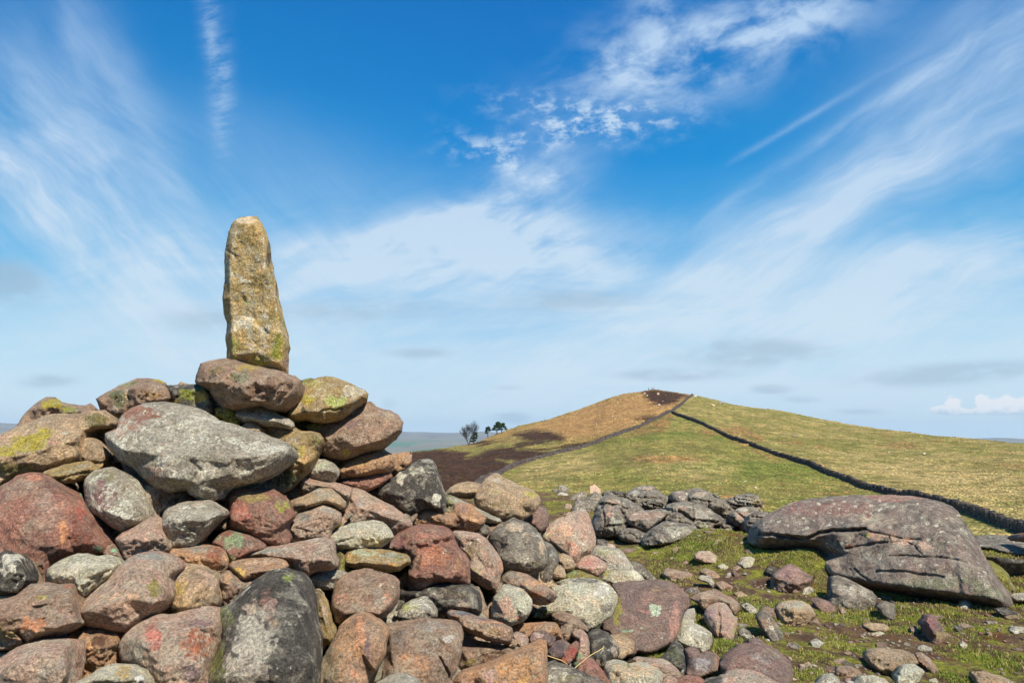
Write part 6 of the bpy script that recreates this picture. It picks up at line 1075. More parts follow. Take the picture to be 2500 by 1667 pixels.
for pl, lab, pts in [
    ('grey', 'small white-topped stone in grass right of the spiky maroon stone', [(1738,985),(1760,920),(1800,903),(1852,950),(1855,995)]),
    ('tan', 'flat tan stone lying below the upright grey stone', [(983,1115),(1030,1093),(1150,1103),(1197,1130),(1182,1175),(1080,1160),(1008,1140)]),
    ('pale', 'pale greenish flake beneath the flat tan stone', [(1038,1180),(1120,1160),(1165,1183),(1090,1212)]),
    ('tan', 'largest flat tan boulder near the bottom right', [(1012,1360),(1080,1308),(1180,1298),(1300,1308),(1382,1340),(1425,1410),(1300,1460),(1220,1505),(1150,1475),(1060,1435),(1018,1400)]),
    ('pale', 'pale mossy rock leaning against the largest flat tan boulder', [(1235,1510),(1290,1440),(1380,1413),(1452,1460),(1475,1480),(1425,1545),(1330,1585),(1245,1550)]),
    ('brown', 'brown slanting stone right of the largest flat tan boulder', [(1393,1335),(1450,1328),(1520,1380),(1605,1475),(1562,1495),(1480,1440),(1415,1400)]),
    ('brown', 'flat brown stone near the bottom edge left of the flat tan boulder', [(752,1500),(790,1433),(880,1433),(950,1458),(985,1495),(900,1522),(780,1525)]),
    ('grey', 'rounded grey stone cut by the bottom edge below the turf', [(590,1600),(660,1528),(740,1488),(802,1540),(840,1640),(580,1660)]),
    ('pale', 'broad pale stone cut by the bottom edge below the flat tan boulder', [(905,1600),(980,1518),(1080,1508),(1160,1538),(1230,1600),(1220,1660),(905,1660)]),
    ('tan', 'long low tan stone near the bottom right corner', [(1858,1500),(1870,1478),(1930,1478),(2050,1508),(2185,1550),(2165,1600),(2000,1585),(1880,1565)]),
    ('grey', 'small yellowish-grey stone in bare soil', [(568,1240),(620,1218),(685,1250),(645,1292),(590,1285)]),
    ('grey', 'low grey stone above the brown slanting stone', [(1398,1298),(1460,1268),(1532,1290),(1525,1330),(1430,1315)]),
    ('pale', 'small pale upright stone in grass on the lower right', [(1738,1270),(1770,1233),(1812,1270),(1803,1315)]),
    ('pale', 'pale stone in the turf left of the dark nub', [(8,628),(60,578),(110,578),(143,600),(122,648),(60,655)]),
    ('dark', 'flat dark rock in the grass at the right below the domed boulder', [(2005,980),(2100,973),(2225,1020),(2205,1055),(2090,1035)]),
    ('grey', 'pale rock at the right edge of the turf', [(2135,1150),(2180,1123),(2270,1128),(2300,1180),(2180,1180)]),
    ('slate', 'small dark stone at the left end of the turf near the cairn foot', [(8,1165),(40,1128),(92,1160),(125,1205),(60,1245),(15,1245)]),
    ('slate', 'thin splinter of stone just below the domed boulder', [(1118,885),(1200,888),(1285,915),(1200,922)]),
    ('brown', 'small brown stone near the foot of the spiky maroon stone', [(1350,1130),(1400,1120),(1440,1170),(1380,1190)]),
    ('pink', 'tiny bright pink stone in the grass', [(1262,1245),(1275,1228),(1292,1245),(1280,1265)]),
    ('grey', 'little grey stone next to the tiny bright pink one', [(1208,1265),(1225,1245),(1248,1262),(1235,1280)]),
    ('brown', 'dark reddish patch of stone right of the thin maroon flake', [(800,985),(830,968),(870,1020),(860,1045),(820,1030)]),
    ('brown', 'low brown slab on bare soil near the bottom', [(740,1395),(840,1370),(860,1420),(780,1425)]),
    ('slate', 'low dark stone among moss right of the long dark slanting stone', [(395,1255),(450,1250),(520,1290),(500,1310),(420,1290)]),
    ('slate', 'dark flat stone in bare soil at the lower right', [(1690,1115),(1760,1120),(1800,1175),(1740,1165)]),
    ('brown', 'thin brown stone in grass by the right edge', [(1955,1165),(1990,1165),(2030,1210),(1990,1205)]),
    ('slate', 'small buried stone left of the flat dark rock', [(1950,1075),(2040,1085),(2060,1120),(1980,1112)]),
    ('tan', 'tan pebble-sized stone in moss near the bottom left of the turf', [(505,1425),(560,1400),(600,1440),(550,1455)]),
    ('pale', 'little pale stone right of the pale mossy rock', [(1500,1540),(1560,1530),(1590,1570),(1520,1580)])]:
    T(pl, lab, P('I', pts), None)
for pl, lab, pts in [
    ('pink', 'pink-grey angular stone in the grass before the outcrop', [(1618,965),(1680,923),(1800,918),(1862,960),(1925,1020),(1855,1045),(1720,1028),(1640,1005)]),
    ('brown', 'flat brown slab in moss right of the cairn foot', [(1248,1180),(1300,1108),(1400,1128),(1550,1158),(1643,1212),(1565,1258),(1400,1268),(1310,1238)]),
    ('brown', 'sloping brown stone right of the flat brown slab', [(1685,1160),(1740,1113),(1850,1148),(1935,1205),(1855,1238)]),
    ('grey', 'bent grey slab with a pale tip', [(1655,1240),(1700,1193),(1800,1208),(1842,1260),(1885,1358),(1840,1340),(1780,1280)]),
    ('pale', 'small bluish-white flat stone in green grass', [(1878,1095),(1950,1063),(2045,1100),(1970,1140)]),
    ('pink', 'pale pink stone by the grassy knoll', [(2115,1060),(2170,988),(2240,983),(2325,1010),(2292,1070),(2220,1100)]),
    ('purple', 'narrow dark stone lying diagonally in the grass', [(2048,1165),(2080,1138),(2163,1200),(2153,1232),(2090,1210)]),
    ('slate', 'grey flat stone behind the broad brown stone', [(1505,1390),(1580,1338),(1650,1343),(1695,1390),(1600,1425),(1530,1415)]),
    ('brown', 'thin pink-brown stone on the grassy knoll', [(1805,870),(1880,783),(1942,788),(1925,835),(1855,860)]),
    ('tan', 'small tan stone left of the domed boulder on the knoll', [(2128,845),(2170,808),(2243,813),(2235,855)]),
    ('brown', 'low brown stone in moss below the sloping brown stone', [(1858,1295),(1950,1258),(2062,1320),(2085,1385),(1960,1385)]),
    ('pink', 'small pinkish stone right of the maroon slab', [(1438,1345),(1500,1348),(1492,1395),(1448,1390)]),
    ('brown', 'brownish stone next to the narrow diagonal one', [(2055,1120),(2120,1078),(2215,1110),(2155,1150),(2080,1150)]),
    ('pink', 'pinkish stone at the grass edge right of the bright pink block', [(615,880),(630,828),(700,848),(725,885),(680,905)]),
    ('purple', 'flat maroon stone behind the green-grey slab', [(775,925),(840,883),(945,898),(925,955),(820,950)]),
    ('dark', 'dark mossy stone at the right foot of the bright pink block', [(490,850),(510,780),(600,790),(625,830),(600,880)]),
    ('brown', 'low reddish stone in moss above the flat brown slab', [(1130,930),(1200,920),(1260,960),(1180,975)]),
    ('brown', 'half-buried brown stone in rusty moss', [(1470,1060),(1530,1025),(1580,1060),(1530,1085)]),
    ('grey', 'small grey stone in grass in front of the outcrop', [(1330,1010),(1380,985),(1415,1015),(1370,1032)]),
    ('grey', 'tiny pale stone in the grass below the front outcrop rock', [(1365,905),(1390,890),(1410,908),(1385,918)]),
    ('tan', 'small tan stone in green grass before the outcrop', [(1520,890),(1545,870),(1565,892),(1540,905)]),
    ('brown', 'flat brown sliver in the turf above the bent grey slab', [(1480,1130),(1540,1128),(1590,1168),(1530,1165)]),
    ('grey', 'squarish grey stone right of the sloping brown stone', [(1965,1225),(2000,1175),(2050,1165),(2045,1220),(2000,1245)])]:
    T(pl, lab, P('G', pts), None)
for pl, lab, pts in [
    ('grey', 'grey stone near the cairn foot with a grass tuft beside it', [(2155,460),(2230,428),(2340,498),(2352,580),(2260,545),(2178,500)]),
    ('slate', 'pointed grey stone right of the fused maroon pair', [(2145,780),(2180,703),(2240,748),(2290,805),(2230,865),(2158,875)]),
    ('tan', 'small light tan stone behind the grass tuft', [(2075,318),(2150,295),(2255,350),(2232,378),(2118,360)]),
    ('slate', 'low stone at the base of the fused maroon pair', [(2060,870),(2100,800),(2150,830),(2160,880),(2090,895)])]:
    T(pl, lab, P('H', pts), None)

# ---------------------------------------------------------------- inside of the cairn
PILE = [(-60,1100),(60,1050),(200,1025),(255,1000),(290,935),(400,930),(500,955),(540,985),(700,990),(760,1015),(880,1040),(895,1100),(850,1180),(960,1190),(1060,1210),(1200,1240),(1290,1300),(1330,1350),(1420,1390),(1500,1440),(1600,1520),(1680,1600),(1740,1720),(-60,1720)]
def gap_core():
    st = 14
    X, Y = np.meshgrid(np.arange(-50, 1760, st), np.arange(920, 1730, st)); X = X.ravel().astype(float); Y = Y.ravel().astype(float)
    k = inpoly(X, Y, PILE) & (polydist(X, Y, PILE) > 16); X, Y = X[k], Y[k]
    res = delaunay_2d_cdt([Vector(p) for p in zip(X.tolist(), Y.tolist())], [], [], 0, 1e-6)
    V = np.array([[v.x, v.y] for v in res[0]])
    F = []
    for f in res[2]:
        c = V[list(f)]
        if max(np.linalg.norm(c[0] - c[1]), np.linalg.norm(c[1] - c[2]), np.linalg.norm(c[2] - c[0])) < st * 1.6: F.append(list(f))
    D = np.array([pileD(a, b) for a, b in V]) + .50 + .05 * fbm(np.stack([V[:, 0], V[:, 1], 0 * V[:, 0]], 1) / 40., 3, 71)
    a, b = ray(V[:, 0], V[:, 1])
    fr = np.stack([a * D, D, EYE + b * D], 1)
    bk = fr.copy(); bk[:, 1] += .6 + .9 * np.clip(fr[:, 2] + .2, 0, 3); bk[:, 2] = fr[:, 2] * .5 - .25
    n = len(V)
    from collections import Counter
    cnt = Counter()
    for f in F:
        for i in range(3): cnt[frozenset((f[i], f[(i + 1) % 3]))] += 1
    faces = [f for f in F] + [[i + n for i in f[::-1]] for f in F]
    for e, c in cnt.items():
        if c == 1: i, j = tuple(e); faces.append([i, j, j + n, i + n])
    m, k, b_ = new_mat('dark_gap_core')  # added core, coloured near black to stand for shade in the gaps
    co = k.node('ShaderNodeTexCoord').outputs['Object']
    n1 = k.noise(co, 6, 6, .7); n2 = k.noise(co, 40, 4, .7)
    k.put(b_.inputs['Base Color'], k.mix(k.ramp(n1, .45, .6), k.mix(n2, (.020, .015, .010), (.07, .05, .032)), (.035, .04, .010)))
    bump(k, b_, k.add(n1, k.mul(n2, .3)), 1, .05)
    tag(mesh_obj('dark_gap_core', np.concatenate([fr, bk]), faces, m), kind='structure')
gap_core()
frnd = random.Random(99); nf = 0
fy_ = 975
while fy_ < 1670:
    fx = -20 + frnd.uniform(0, 40)
    while fx < 1700:
        cx_, cy_ = fx + frnd.uniform(-12, 12), fy_ + frnd.uniform(-12, 12)
        a_ = np.array([cx_]); b_ = np.array([cy_])
        if inpoly(a_, b_, PILE)[0]:
            dd_ = float(polydist(a_, b_, PILE)[0])
            if dd_ > 36:
                rad = min(dd_, frnd.uniform(44, 66)); m_ = frnd.randint(6, 9); ph = frnd.uniform(0, 6)
                pg = [(cx_ + rad * frnd.uniform(.7, 1.1) * math.cos(ph + 6.283 * i / m_), cy_ + rad * frnd.uniform(.55, .85) * math.sin(ph + 6.283 * i / m_)) for i in range(m_)]
                pc_ = frnd.choice(['brown', 'grey', 'olive', 'slate', 'pink', 'tan'])
                stone('packing_stone', pc_, near_label(cx_, cy_, 'stone packed in the gap', pc_), pg, None,
                      off=.27 + frnd.uniform(0, .10), sp=6, relief=.10, thick=.14, group='packing stones deep inside the cairn')
                nf += 1
        fx += frnd.uniform(84, 104)
    fy_ += 74

# ---------------------------------------------------------------- short turf and loose grit
def leaf_mat(name, rough=.85, trans=0.0):
    m, k, b = new_mat(name)
    a = k.node('ShaderNodeAttribute', attribute_type='GEOMETRY'); a.attribute_name = 'tint'
    k.put(b.inputs['Base Color'], a.outputs['Color']); b.inputs['Roughness'].default_value = rough
    b.inputs['Specular IOR Level'].default_value = .1
    if trans: b.inputs['Transmission Weight'].default_value = 0
    return m
GRASS = leaf_mat('grass_blades')
def turf_mask(x, y):
    p = np.stack([x, y, 0 * x], 1)
    return fbm(p * .75, 4, 61) + .55 * fbm(p * 3.0, 3, 62)
def grass_field(name, n, az0, az1, r0, r1, h0, h1, wid, thr_, seed, extra=()):
    rg = np.random.default_rng(seed)
    az = rg.uniform(az0, az1, n); r = np.exp(rg.uniform(math.log(r0), math.log(r1), n))
    x = r * np.sin(az); y = r * np.cos(az)
    if extra:
        ex = [(cx + rg.normal(0, s, m), cy + rg.normal(0, s, m)) for cx, cy, s, m in extra]
        x = np.concatenate([x] + [e[0] for e in ex]); y = np.concatenate([y] + [e[1] for e in ex])
    mk = turf_mask(x, y); nn = len(x)
    keep = (mk > thr_ + rg.uniform(-.12, .12, nn)) | (np.arange(nn) >= n)
    x, y, mk = x[keep], y[keep], mk[keep]; nn = len(x)
    z = ground_z(x, y); r = np.hypot(x, y)
    h = rg.uniform(h0, h1, nn) * (.6 + .7 * np.clip(mk, 0, 1)) * (.75 + .5 * (fbm(np.stack([x, y, 0 * x], 1) * 7, 2, 64) > 0))
    th = rg.uniform(0, 2 * np.pi, nn); ln = rg.uniform(.2, 1.1, nn) * h; w = wid * (.7 + .07 * r)
    dx_, dy_ = np.cos(th), np.sin(th); ph = rg.uniform(0, 2 * np.pi, nn); wx, wy = np.cos(ph) * w, np.sin(ph) * w
    b1 = np.stack([x - wx, y - wy, z - .006], 1); b2 = np.stack([x + wx, y + wy, z - .006], 1)
    m1 = np.stack([x + dx_ * ln * .35 - wx * .8, y + dy_ * ln * .35 - wy * .8, z + h * .6], 1); m2 = np.stack([x + dx_ * ln * .35 + wx * .8, y + dy_ * ln * .35 + wy * .8, z + h * .6], 1)
    t = np.stack([x + dx_ * ln, y + dy_ * ln, z + h], 1)
    V = np.stack([b1, b2, m2, t, m1], 1).reshape(-1, 3)
    i = np.arange(nn)[:, None] * 5
    F = np.concatenate([i + [0, 1, 2], i + [0, 2, 4], i + [4, 2, 3]])
    o = fast_mesh(name, V, F, GRASS, smooth=False)
    pz_ = np.stack([x, y, 0 * x], 1); q = fbm(pz_ * 1.3, 3, 65) + .5 * fbm(pz_ * 6, 2, 66) + rg.normal(0, .28, nn)
    g1_, g2_, st_, br_ = np.array((.16, .235, .028)), np.array((.28, .275, .042)), np.array((.48, .39, .15)), np.array((.20, .11, .045))
    f = np.clip(q * 1.1 + .45, 0, 1)[:, None]
    c = g1_ * (1 - f) + g2_ * f
    s = (rg.uniform(0, 1, nn) < .28 + .35 * np.clip(q, 0, 1))[:, None]; c = np.where(s, st_ * rg.uniform(.7, 1.15, (nn, 1)), c)
    s = (rg.uniform(0, 1, nn) < .06)[:, None]; c = np.where(s, br_, c)
    c = c * rg.uniform(.75, 1.25, (nn, 1))
    col = np.ones((nn, 5, 4)); col[:, :, :3] = c[:, None, :]
    color_attr(o, 'tint', col.reshape(-1, 4))
    tag(o, 'short green and straw-coloured grass growing between the scattered stones', 'grass', kind='stuff')
ext = []
for (t_, x_, y_, s_, n_) in [('I', 480, 560, .16, 5000), ('I', 1130, 800, .12, 2500), ('I', 1270, 1150, .07, 1800), ('I', 620, 740, .10, 1500), ('I', 60, 1060, .06, 1500), ('H', 2230, 600, .07, 1800), ('G', 1900, 740, .5, 9000), ('G', 2150, 690, .35, 5000),
                            ('I', 1700, 1540, .05, 1200), ('I', 560, 1500, .06, 1500), ('I', 1020, 1320, .05, 1000), ('I', 930, 1060, .06, 1200), ('I', 2000, 900, .15, 3000), ('I', 1700, 880, .2, 3500), ('I', 1400, 850, .15, 2500), ('I', 780, 1280, .05, 900), ('H', 2000, 930, .06, 1500), ('I', 640, 860, .08, 1200), ('I', 1220, 880, .1, 2000), ('I', 2040, 520, .3, 3000)]:
    p_ = P(t_, [(x_, y_)])[0]; hx, hy, hz = ground_hit(*p_); ext.append((hx, hy, s_, n_))
grass_field('turf_grass', 330000, R(1), R(44), 3.9, 24, .011, .033, .0020, .15, 5, ext)

def gravel():
    rg = np.random.default_rng(12)
    n = 11000
    az = rg.uniform(R(2), R(44), n); r = np.exp(rg.uniform(math.log(3.8), math.log(16), n))
    x = r * np.sin(az); y = r * np.cos(az); mk = turf_mask(x, y)
    p = np.stack([x, y, 0 * x], 1)
    k = (mk < .12 + rg.uniform(-.25, .25, n)) & (fbm(p * 1.8, 3, 77) > -.35); x, y = x[k], y[k]; n = len(x)
    z = ground_z(x, y)
    t = (1 + 5 ** .5) / 2
    ico = np.array([(-1, t, 0), (1, t, 0), (-1, -t, 0), (1, -t, 0), (0, -1, t), (0, 1, t), (0, -1, -t), (0, 1, -t), (t, 0, -1), (t, 0, 1), (-t, 0, -1), (-t, 0, 1)], float); ico /= np.linalg.norm(ico[0])
    fc = np.array([(0,11,5),(0,5,1),(0,1,7),(0,7,10),(0,10,11),(1,5,9),(5,11,4),(11,10,2),(10,7,6),(7,1,8),(3,9,4),(3,4,2),(3,2,6),(3,6,8),(3,8,9),(4,9,5),(2,4,11),(6,2,10),(8,6,7),(9,8,1)])
    s = .004 + .020 * rg.uniform(0, 1, n) ** 3
    sx = s * rg.uniform(.8, 1.7, n); sy = s * rg.uniform(.7, 1.2, n); sz = s * rg.uniform(.35, .75, n)
    J = ico[None] * rg.uniform(.72, 1.25, (n, 12, 1)); th = rg.uniform(0, 6.28, n)
    X = J[:, :, 0] * sx[:, None]; Y = J[:, :, 1] * sy[:, None]; Z = J[:, :, 2] * sz[:, None] + (sz * .4)[:, None]
    c, s2 = np.cos(th)[:, None], np.sin(th)[:, None]
    V = np.stack([x[:, None] + X * c - Y * s2, y[:, None] + X * s2 + Y * c, z[:, None] + Z + X * rg.uniform(-.3, .3, (n, 1))], -1).reshape(-1, 3)
    F = (np.arange(n)[:, None, None] * 12 + fc[None]).reshape(-1, 3)
    o = fast_mesh('loose_grit', V, F, GRIT, smooth=False)
    pal = np.array([(.36, .26, .18), (.30, .20, .16), (.33, .30, .25), (.22, .15, .11), (.33, .29, .23), (.26, .13, .09), (.13, .11, .10)])
    cc = pal[rg.integers(0, len(pal), n)] * rg.uniform(.7, 1.2, (n, 1)); col = np.ones((n, 12, 4)); col[:, :, :3] = cc[:, None, :]
    color_attr(o, 'tint', col.reshape(-1, 4))
    tag(o, 'loose grit and stone chips on the bare peaty soil', 'gravel', kind='stuff')
def grit_mat():
    m, k, b = new_mat('grit')
    a = k.node('ShaderNodeAttribute', attribute_type='GEOMETRY'); a.attribute_name = 'tint'
    co = k.node('ShaderNodeTexCoord').outputs['Object']; n = k.noise(co, 120, 4, .7)
    k.put(b.inputs['Base Color'], k.mix(1.0, a.outputs['Color'], k.colramp(n, [(.3, (.6, .6, .6)), (.7, (1.3, 1.3, 1.3))]), 'MULTIPLY'))
    bump(k, b, n, .6, .004)
    return m
GRIT = grit_mat()
gravel()

# small stones lying loose on the turf: eight shapes, copied and turned
def small_stones():
    rs = random.Random(31); protos = []
    ico_v = None
    for kx in range(8):
        bm_ = __import__('bmesh').new(); __import__('bmesh').ops.create_icosphere(bm_, subdivisions=4, radius=1)
        V = np.array([v.co[:] for v in bm_.verts]); F = [[v.index for v in f.verts] for f in bm_.faces]; bm_.free()
        # cut flat faces
        rgk = np.random.default_rng(500 + kx)
        for _ in range(9):
            nrm = rgk.normal(0, 1, 3); nrm /= np.linalg.norm(nrm); dd = rgk.uniform(.45, .85)
            ex = V @ nrm - dd; V = V - np.maximum(ex, 0)[:, None] * nrm * .92
        V = V * (1 + .05 * fbm(V * 2.2 + kx * 5, 3, kx))[:, None]
        V = V * np.array([1.25, .9, .55])
        me = bpy.data.meshes.new('loose_stone'); me.from_pydata(V.tolist(), [], F); me.shade_smooth(); me.materials.append(ROCK); protos.append(me)
        ca_ = me.color_attributes.new('patch', 'FLOAT_COLOR', 'POINT'); ca_.data.foreach_set('color', np.zeros(len(V) * 4, np.float32))
    n = 0; tries = 0
    while n < 110 and tries < 5000:
        tries += 1
        az = rs.uniform(R(7), R(41)); r = math.exp(rs.uniform(math.log(4.3), math.log(13.5))); x, y = r * math.sin(az), r * math.cos(az)
        u, v = pix(x, y, float(ground_z(x, y)[0]))
        if u < 1500 + max(0, 1667 - v) * -.1 or v > 1690 or (1850 < u < 2470 and v < 1475) or inpoly(np.array([u]), np.array([v]), PILE)[0]: continue
        s = rs.uniform(.018, .045) * (1 + .5 * (rs.random() < .2)) * (.7 + r / 14)
        o = bpy.data.objects.new('loose_stone', rs.choice(protos)); C.objects.link(o)
        o.location = (x, y, float(ground_z(x, y)[0]) + s * -.05); o.rotation_euler = (rs.uniform(-.35, .35), rs.uniform(-.35, .35), rs.uniform(0, 6.28)); o.scale = (s * rs.uniform(.9, 1.5), s, s * rs.uniform(.7, 1.1))
        pc_ = rs.choice(['brown', 'grey', 'tan', 'pink', 'slate', 'tan', 'brown', 'purple']); ca, cb, li, mo, st_, spk = PAL[pc_]
        o['ca'] = ca; o['cb'] = cb; o['lichen'] = li; o['moss'] = mo; o['stain'] = st_; o['speck'] = spk
        tag(o, near_label(float(u), float(v), 'small loose stone', pc_), 'stone', 'small loose stones in the turf'); n += 1
small_stones()
def wedge_chips():
    rs = random.Random(77); protos = [m for m in bpy.data.meshes if m.name.startswith('loose_stone')]; n = 0
    while n < 110:
        u, v = rs.uniform(0, 1720), rs.uniform(960, 1660)
        a_, b_ = np.array([u]), np.array([v])
        if not inpoly(a_, b_, PILE)[0] or polydist(a_, b_, PILE)[0] < 25: continue
        D = pileD(u, v) + rs.uniform(.01, .09); a, b = ray(u, v); s = rs.uniform(.022, .052)
        o = bpy.data.objects.new('stone_chip', rs.choice(protos)); C.objects.link(o)
        o.location = (float(a) * D, D, EYE + float(b) * D); o.rotation_euler = (rs.uniform(-1, 1), rs.uniform(-1, 1), rs.uniform(0, 6.28)); o.scale = (s * rs.uniform(.9, 1.6), s, s * rs.uniform(.8, 1.2))
        pc_ = rs.choice(['brown', 'grey', 'tan', 'pink', 'slate', 'pale', 'orange']); ca, cb, li, mo, st_, spk = PAL[pc_]
        o['ca'] = ca; o['cb'] = cb; o['lichen'] = li; o['moss'] = mo; o['stain'] = st_; o['speck'] = spk
        tag(o, near_label(u, v, 'wedged chip', pc_), 'stone', 'small chips wedged in the cairn'); n += 1
wedge_chips()

# tussocks on the hill: real little humps of rough grass and heather
def tussocks():
    rg = np.random.default_rng(21); n = 150000
    az = rg.uniform(R(-14), R(42), n)
    lr = rg.uniform(math.log(45), math.log(425), n); r = np.exp(lr)
    x = r * np.sin(az); y = r * np.cos(az); z = ground_z(x, y)
    u, v = pix(x, y, z)
    me = bpy.data.objects['ground'].data; nv = len(me.vertices)
    # take the ground cover colour at each tussock from the ground mesh (nearest vertex in polar grid)
    cov = np.empty(nv * 4, np.float32); me.color_attributes['cover'].data.foreach_get('color', cov); cov = cov.reshape(-1, 4)
    deg = np.concatenate([np.linspace(-180, -48, 45)[:-1], np.linspace(-48, 48, 1151), np.linspace(48, 180, 45)[1:]])
    rr = np.concatenate([[.05, .6, 1.2], np.exp(np.linspace(math.log(1.9), math.log(28), 400)), np.exp(np.linspace(math.log(28.6), math.log(470), 340)), np.exp(np.linspace(math.log(490), math.log(4200), 24))])
    ia = np.clip(np.searchsorted(np.radians(deg), az), 0, len(deg) - 1); ir = np.clip(np.searchsorted(rr, r), 0, len(rr) - 1)
    c = cov[ir * len(deg) + ia, :3]
    lum = c @ np.array([.3, .6, .1])
    cl = fbm(np.stack([x, y, 0 * x], 1) * .12, 3, 81)
    k = (rg.uniform(0, 1, n) < .50 + .9 * cl); x, y, z, c, r, lum = x[k], y[k], z[k], c[k], r[k], lum[k]; az_k = az[k]; n = len(x)
    heather = lum < .075
    rushy = (c[:, 0] / c[:, 1] > 1.45) & (lum < .20) & ~heather & (az_k > R(8)) & (lum > .075)
    s = rg.uniform(.12, .30, n) * (.6 + r / 330.) * np.where(rushy, 2.0, 1.0) * np.where(rg.uniform(0, 1, n) > .97, 1.8, 1.0); h = s * rg.uniform(.4, .9, n) * np.where(heather, .9, .60)
    m = 5
    th = rg.uniform(0, 6.28, n)[:, None] + np.arange(m)[None] * 2 * np.pi / m
    rad = s[:, None] * rg.uniform(.7, 1.3, (n, m))
    ring = np.stack([x[:, None] + rad * np.cos(th), y[:, None] + rad * np.sin(th), np.repeat((z - .12)[:, None], m, 1)], -1)
    mid = np.stack([x[:, None] + rad * .75 * np.cos(th), y[:, None] + rad * .75 * np.sin(th), (z + h * .6)[:, None] + rg.uniform(-.25, .25, (n, m)) * h[:, None]], -1)
    top = np.stack([x, y, z + h], -1)[:, None]
    V = np.concatenate([ring, mid, top], 1).reshape(-1, 3)
    b = np.arange(n)[:, None] * (2 * m + 1)
    F = []
    for i in range(m):
        j = (i + 1) % m
        F += [b + [i, j, m + j], b + [i, m + j, m + i], b + [m + i, m + j, 2 * m]]
    F = np.concatenate(F)
    o = fast_mesh('rough_grass_tussocks', V, F, GRASS, smooth=False)
    f = rg.uniform(.84, 1.18, (n, 1)); straw = (rg.uniform(0, 1, n) < .12)[:, None] & ~heather[:, None]
    f = f * np.clip(1 + .5 * fbm(np.stack([x, y, 0 * x], 1) * .45, 3, 83), .5, 1.5)[:, None]; cc = np.where(straw, c * .5 + np.array((.26, .19, .07)) * .5, c) * f
    dk = (rg.uniform(0, 1, n) < .10)[:, None]; cc = np.where(dk, cc * np.array((.75, .62, .55)), cc)
    col = np.ones((n, 2 * m + 1, 4)); col[:, :, :3] = cc[:, None, :]
    color_attr(o, 'tint', col.reshape(-1, 4))
    tag(o, 'rough moor grass and heather tussocks covering the hill', 'moor grass', kind='stuff')
tussocks()

# ---------------------------------------------------------------- dry stone walls
def stone_wall(label, path, seed, col_):
    rg = random.Random(seed)
    w = [ground_hit(u, v, 35) for u, v in path]
    pts = [(p[0], p[1]) for p in w]
    # resample
    out = []
    for (x0, y0), (x1, y1) in zip(pts[:-1], pts[1:]):
        L = math.hypot(x1 - x0, y1 - y0); n = max(1, int(L / .5))
        out += [(x0 + (x1 - x0) * k / n, y0 + (y1 - y0) * k / n, (x1 - x0) / L, (y1 - y0) / L) for k in range(n)]
    zz = ground_z(np.array([o[0] for o in out]), np.array([o[1] for o in out]))
    V, F, Cc = [], [], []
    for (x, y, tx, ty), z in zip(out, zz):
        nx, ny = -ty, tx
        hh = -.15; top = .95 + rg.uniform(-.10, .12) + .12 * math.sin(x * .21) * math.sin(y * .13)
        while hh < top:
            ch = rg.uniform(.17, .30) if hh < top - .25 else rg.uniform(.22, .36)
            cope = hh >= top - .25
            ln = rg.uniform(.20, .30) if not cope else rg.uniform(.12, .24)
            th = (.31 - .07 * hh) * rg.uniform(.92, 1.10)
            of = rg.uniform(-.15, .15); c0 = len(V); sh = rg.uniform(-.04, .04)
            for a in (-1, 1):
                for b in (-1, 1):
                    for c in (0, 1):
                        j = lambda q: rg.uniform(-q, q)
                        V.append((x + tx * (a * ln + of) + nx * (b * th + sh) + j(.03), y + ty * (a * ln + of) + ny * (b * th + sh) + j(.03), z + hh + c * (ch - .02) + j(.02)))
            F += [[c0 + q for q in f] for f in ((0, 1, 3, 2), (4, 6, 7, 5), (0, 4, 5, 1), (2, 3, 7, 6), (1, 5, 7, 3), (0, 2, 6, 4))]
            k = rg.uniform(.6, 1.5); warm = rg.uniform(-.02, .02)
            Cc += [(max(col_[0] * k + warm, .01), col_[1] * k, max(col_[2] * k - warm, .01), 1)] * 8
            hh += ch
    loc = (out[0][0], out[0][1], zz[0])
    o = mesh_obj('dry_stone_wall', V, F, GRIT, smooth=False, loc=loc)
    color_attr(o, 'tint', np.array(Cc)); tag(o, label, 'wall', 'dry stone walls crossing the hill')
stone_wall('weathered dry stone wall climbing left to right up the hill to the summit', P('K', [(740,790),(810,728),(940,675),(1040,617),(1200,562),(1400,512),(1550,477),(1700,422),(1850,367),(2000,307),(2100,257),(2180,222),(2300,122),(2325,104)]), 3, (.125, .100, .088))
stone_wall('shaded dry stone wall running down across the green slope behind the domed boulder', P('L', [(108,208),(240,256),(400,327),(600,408),(800,484),(1000,547),(1200,630),(1350,692),(1500,728),(1640,745),(1900,812),(2050,865),(2200,922),(2352,975),(2500,1030)]), 4, (.085, .070, .060))  # darker stone colour stands for shade on the side facing the viewer

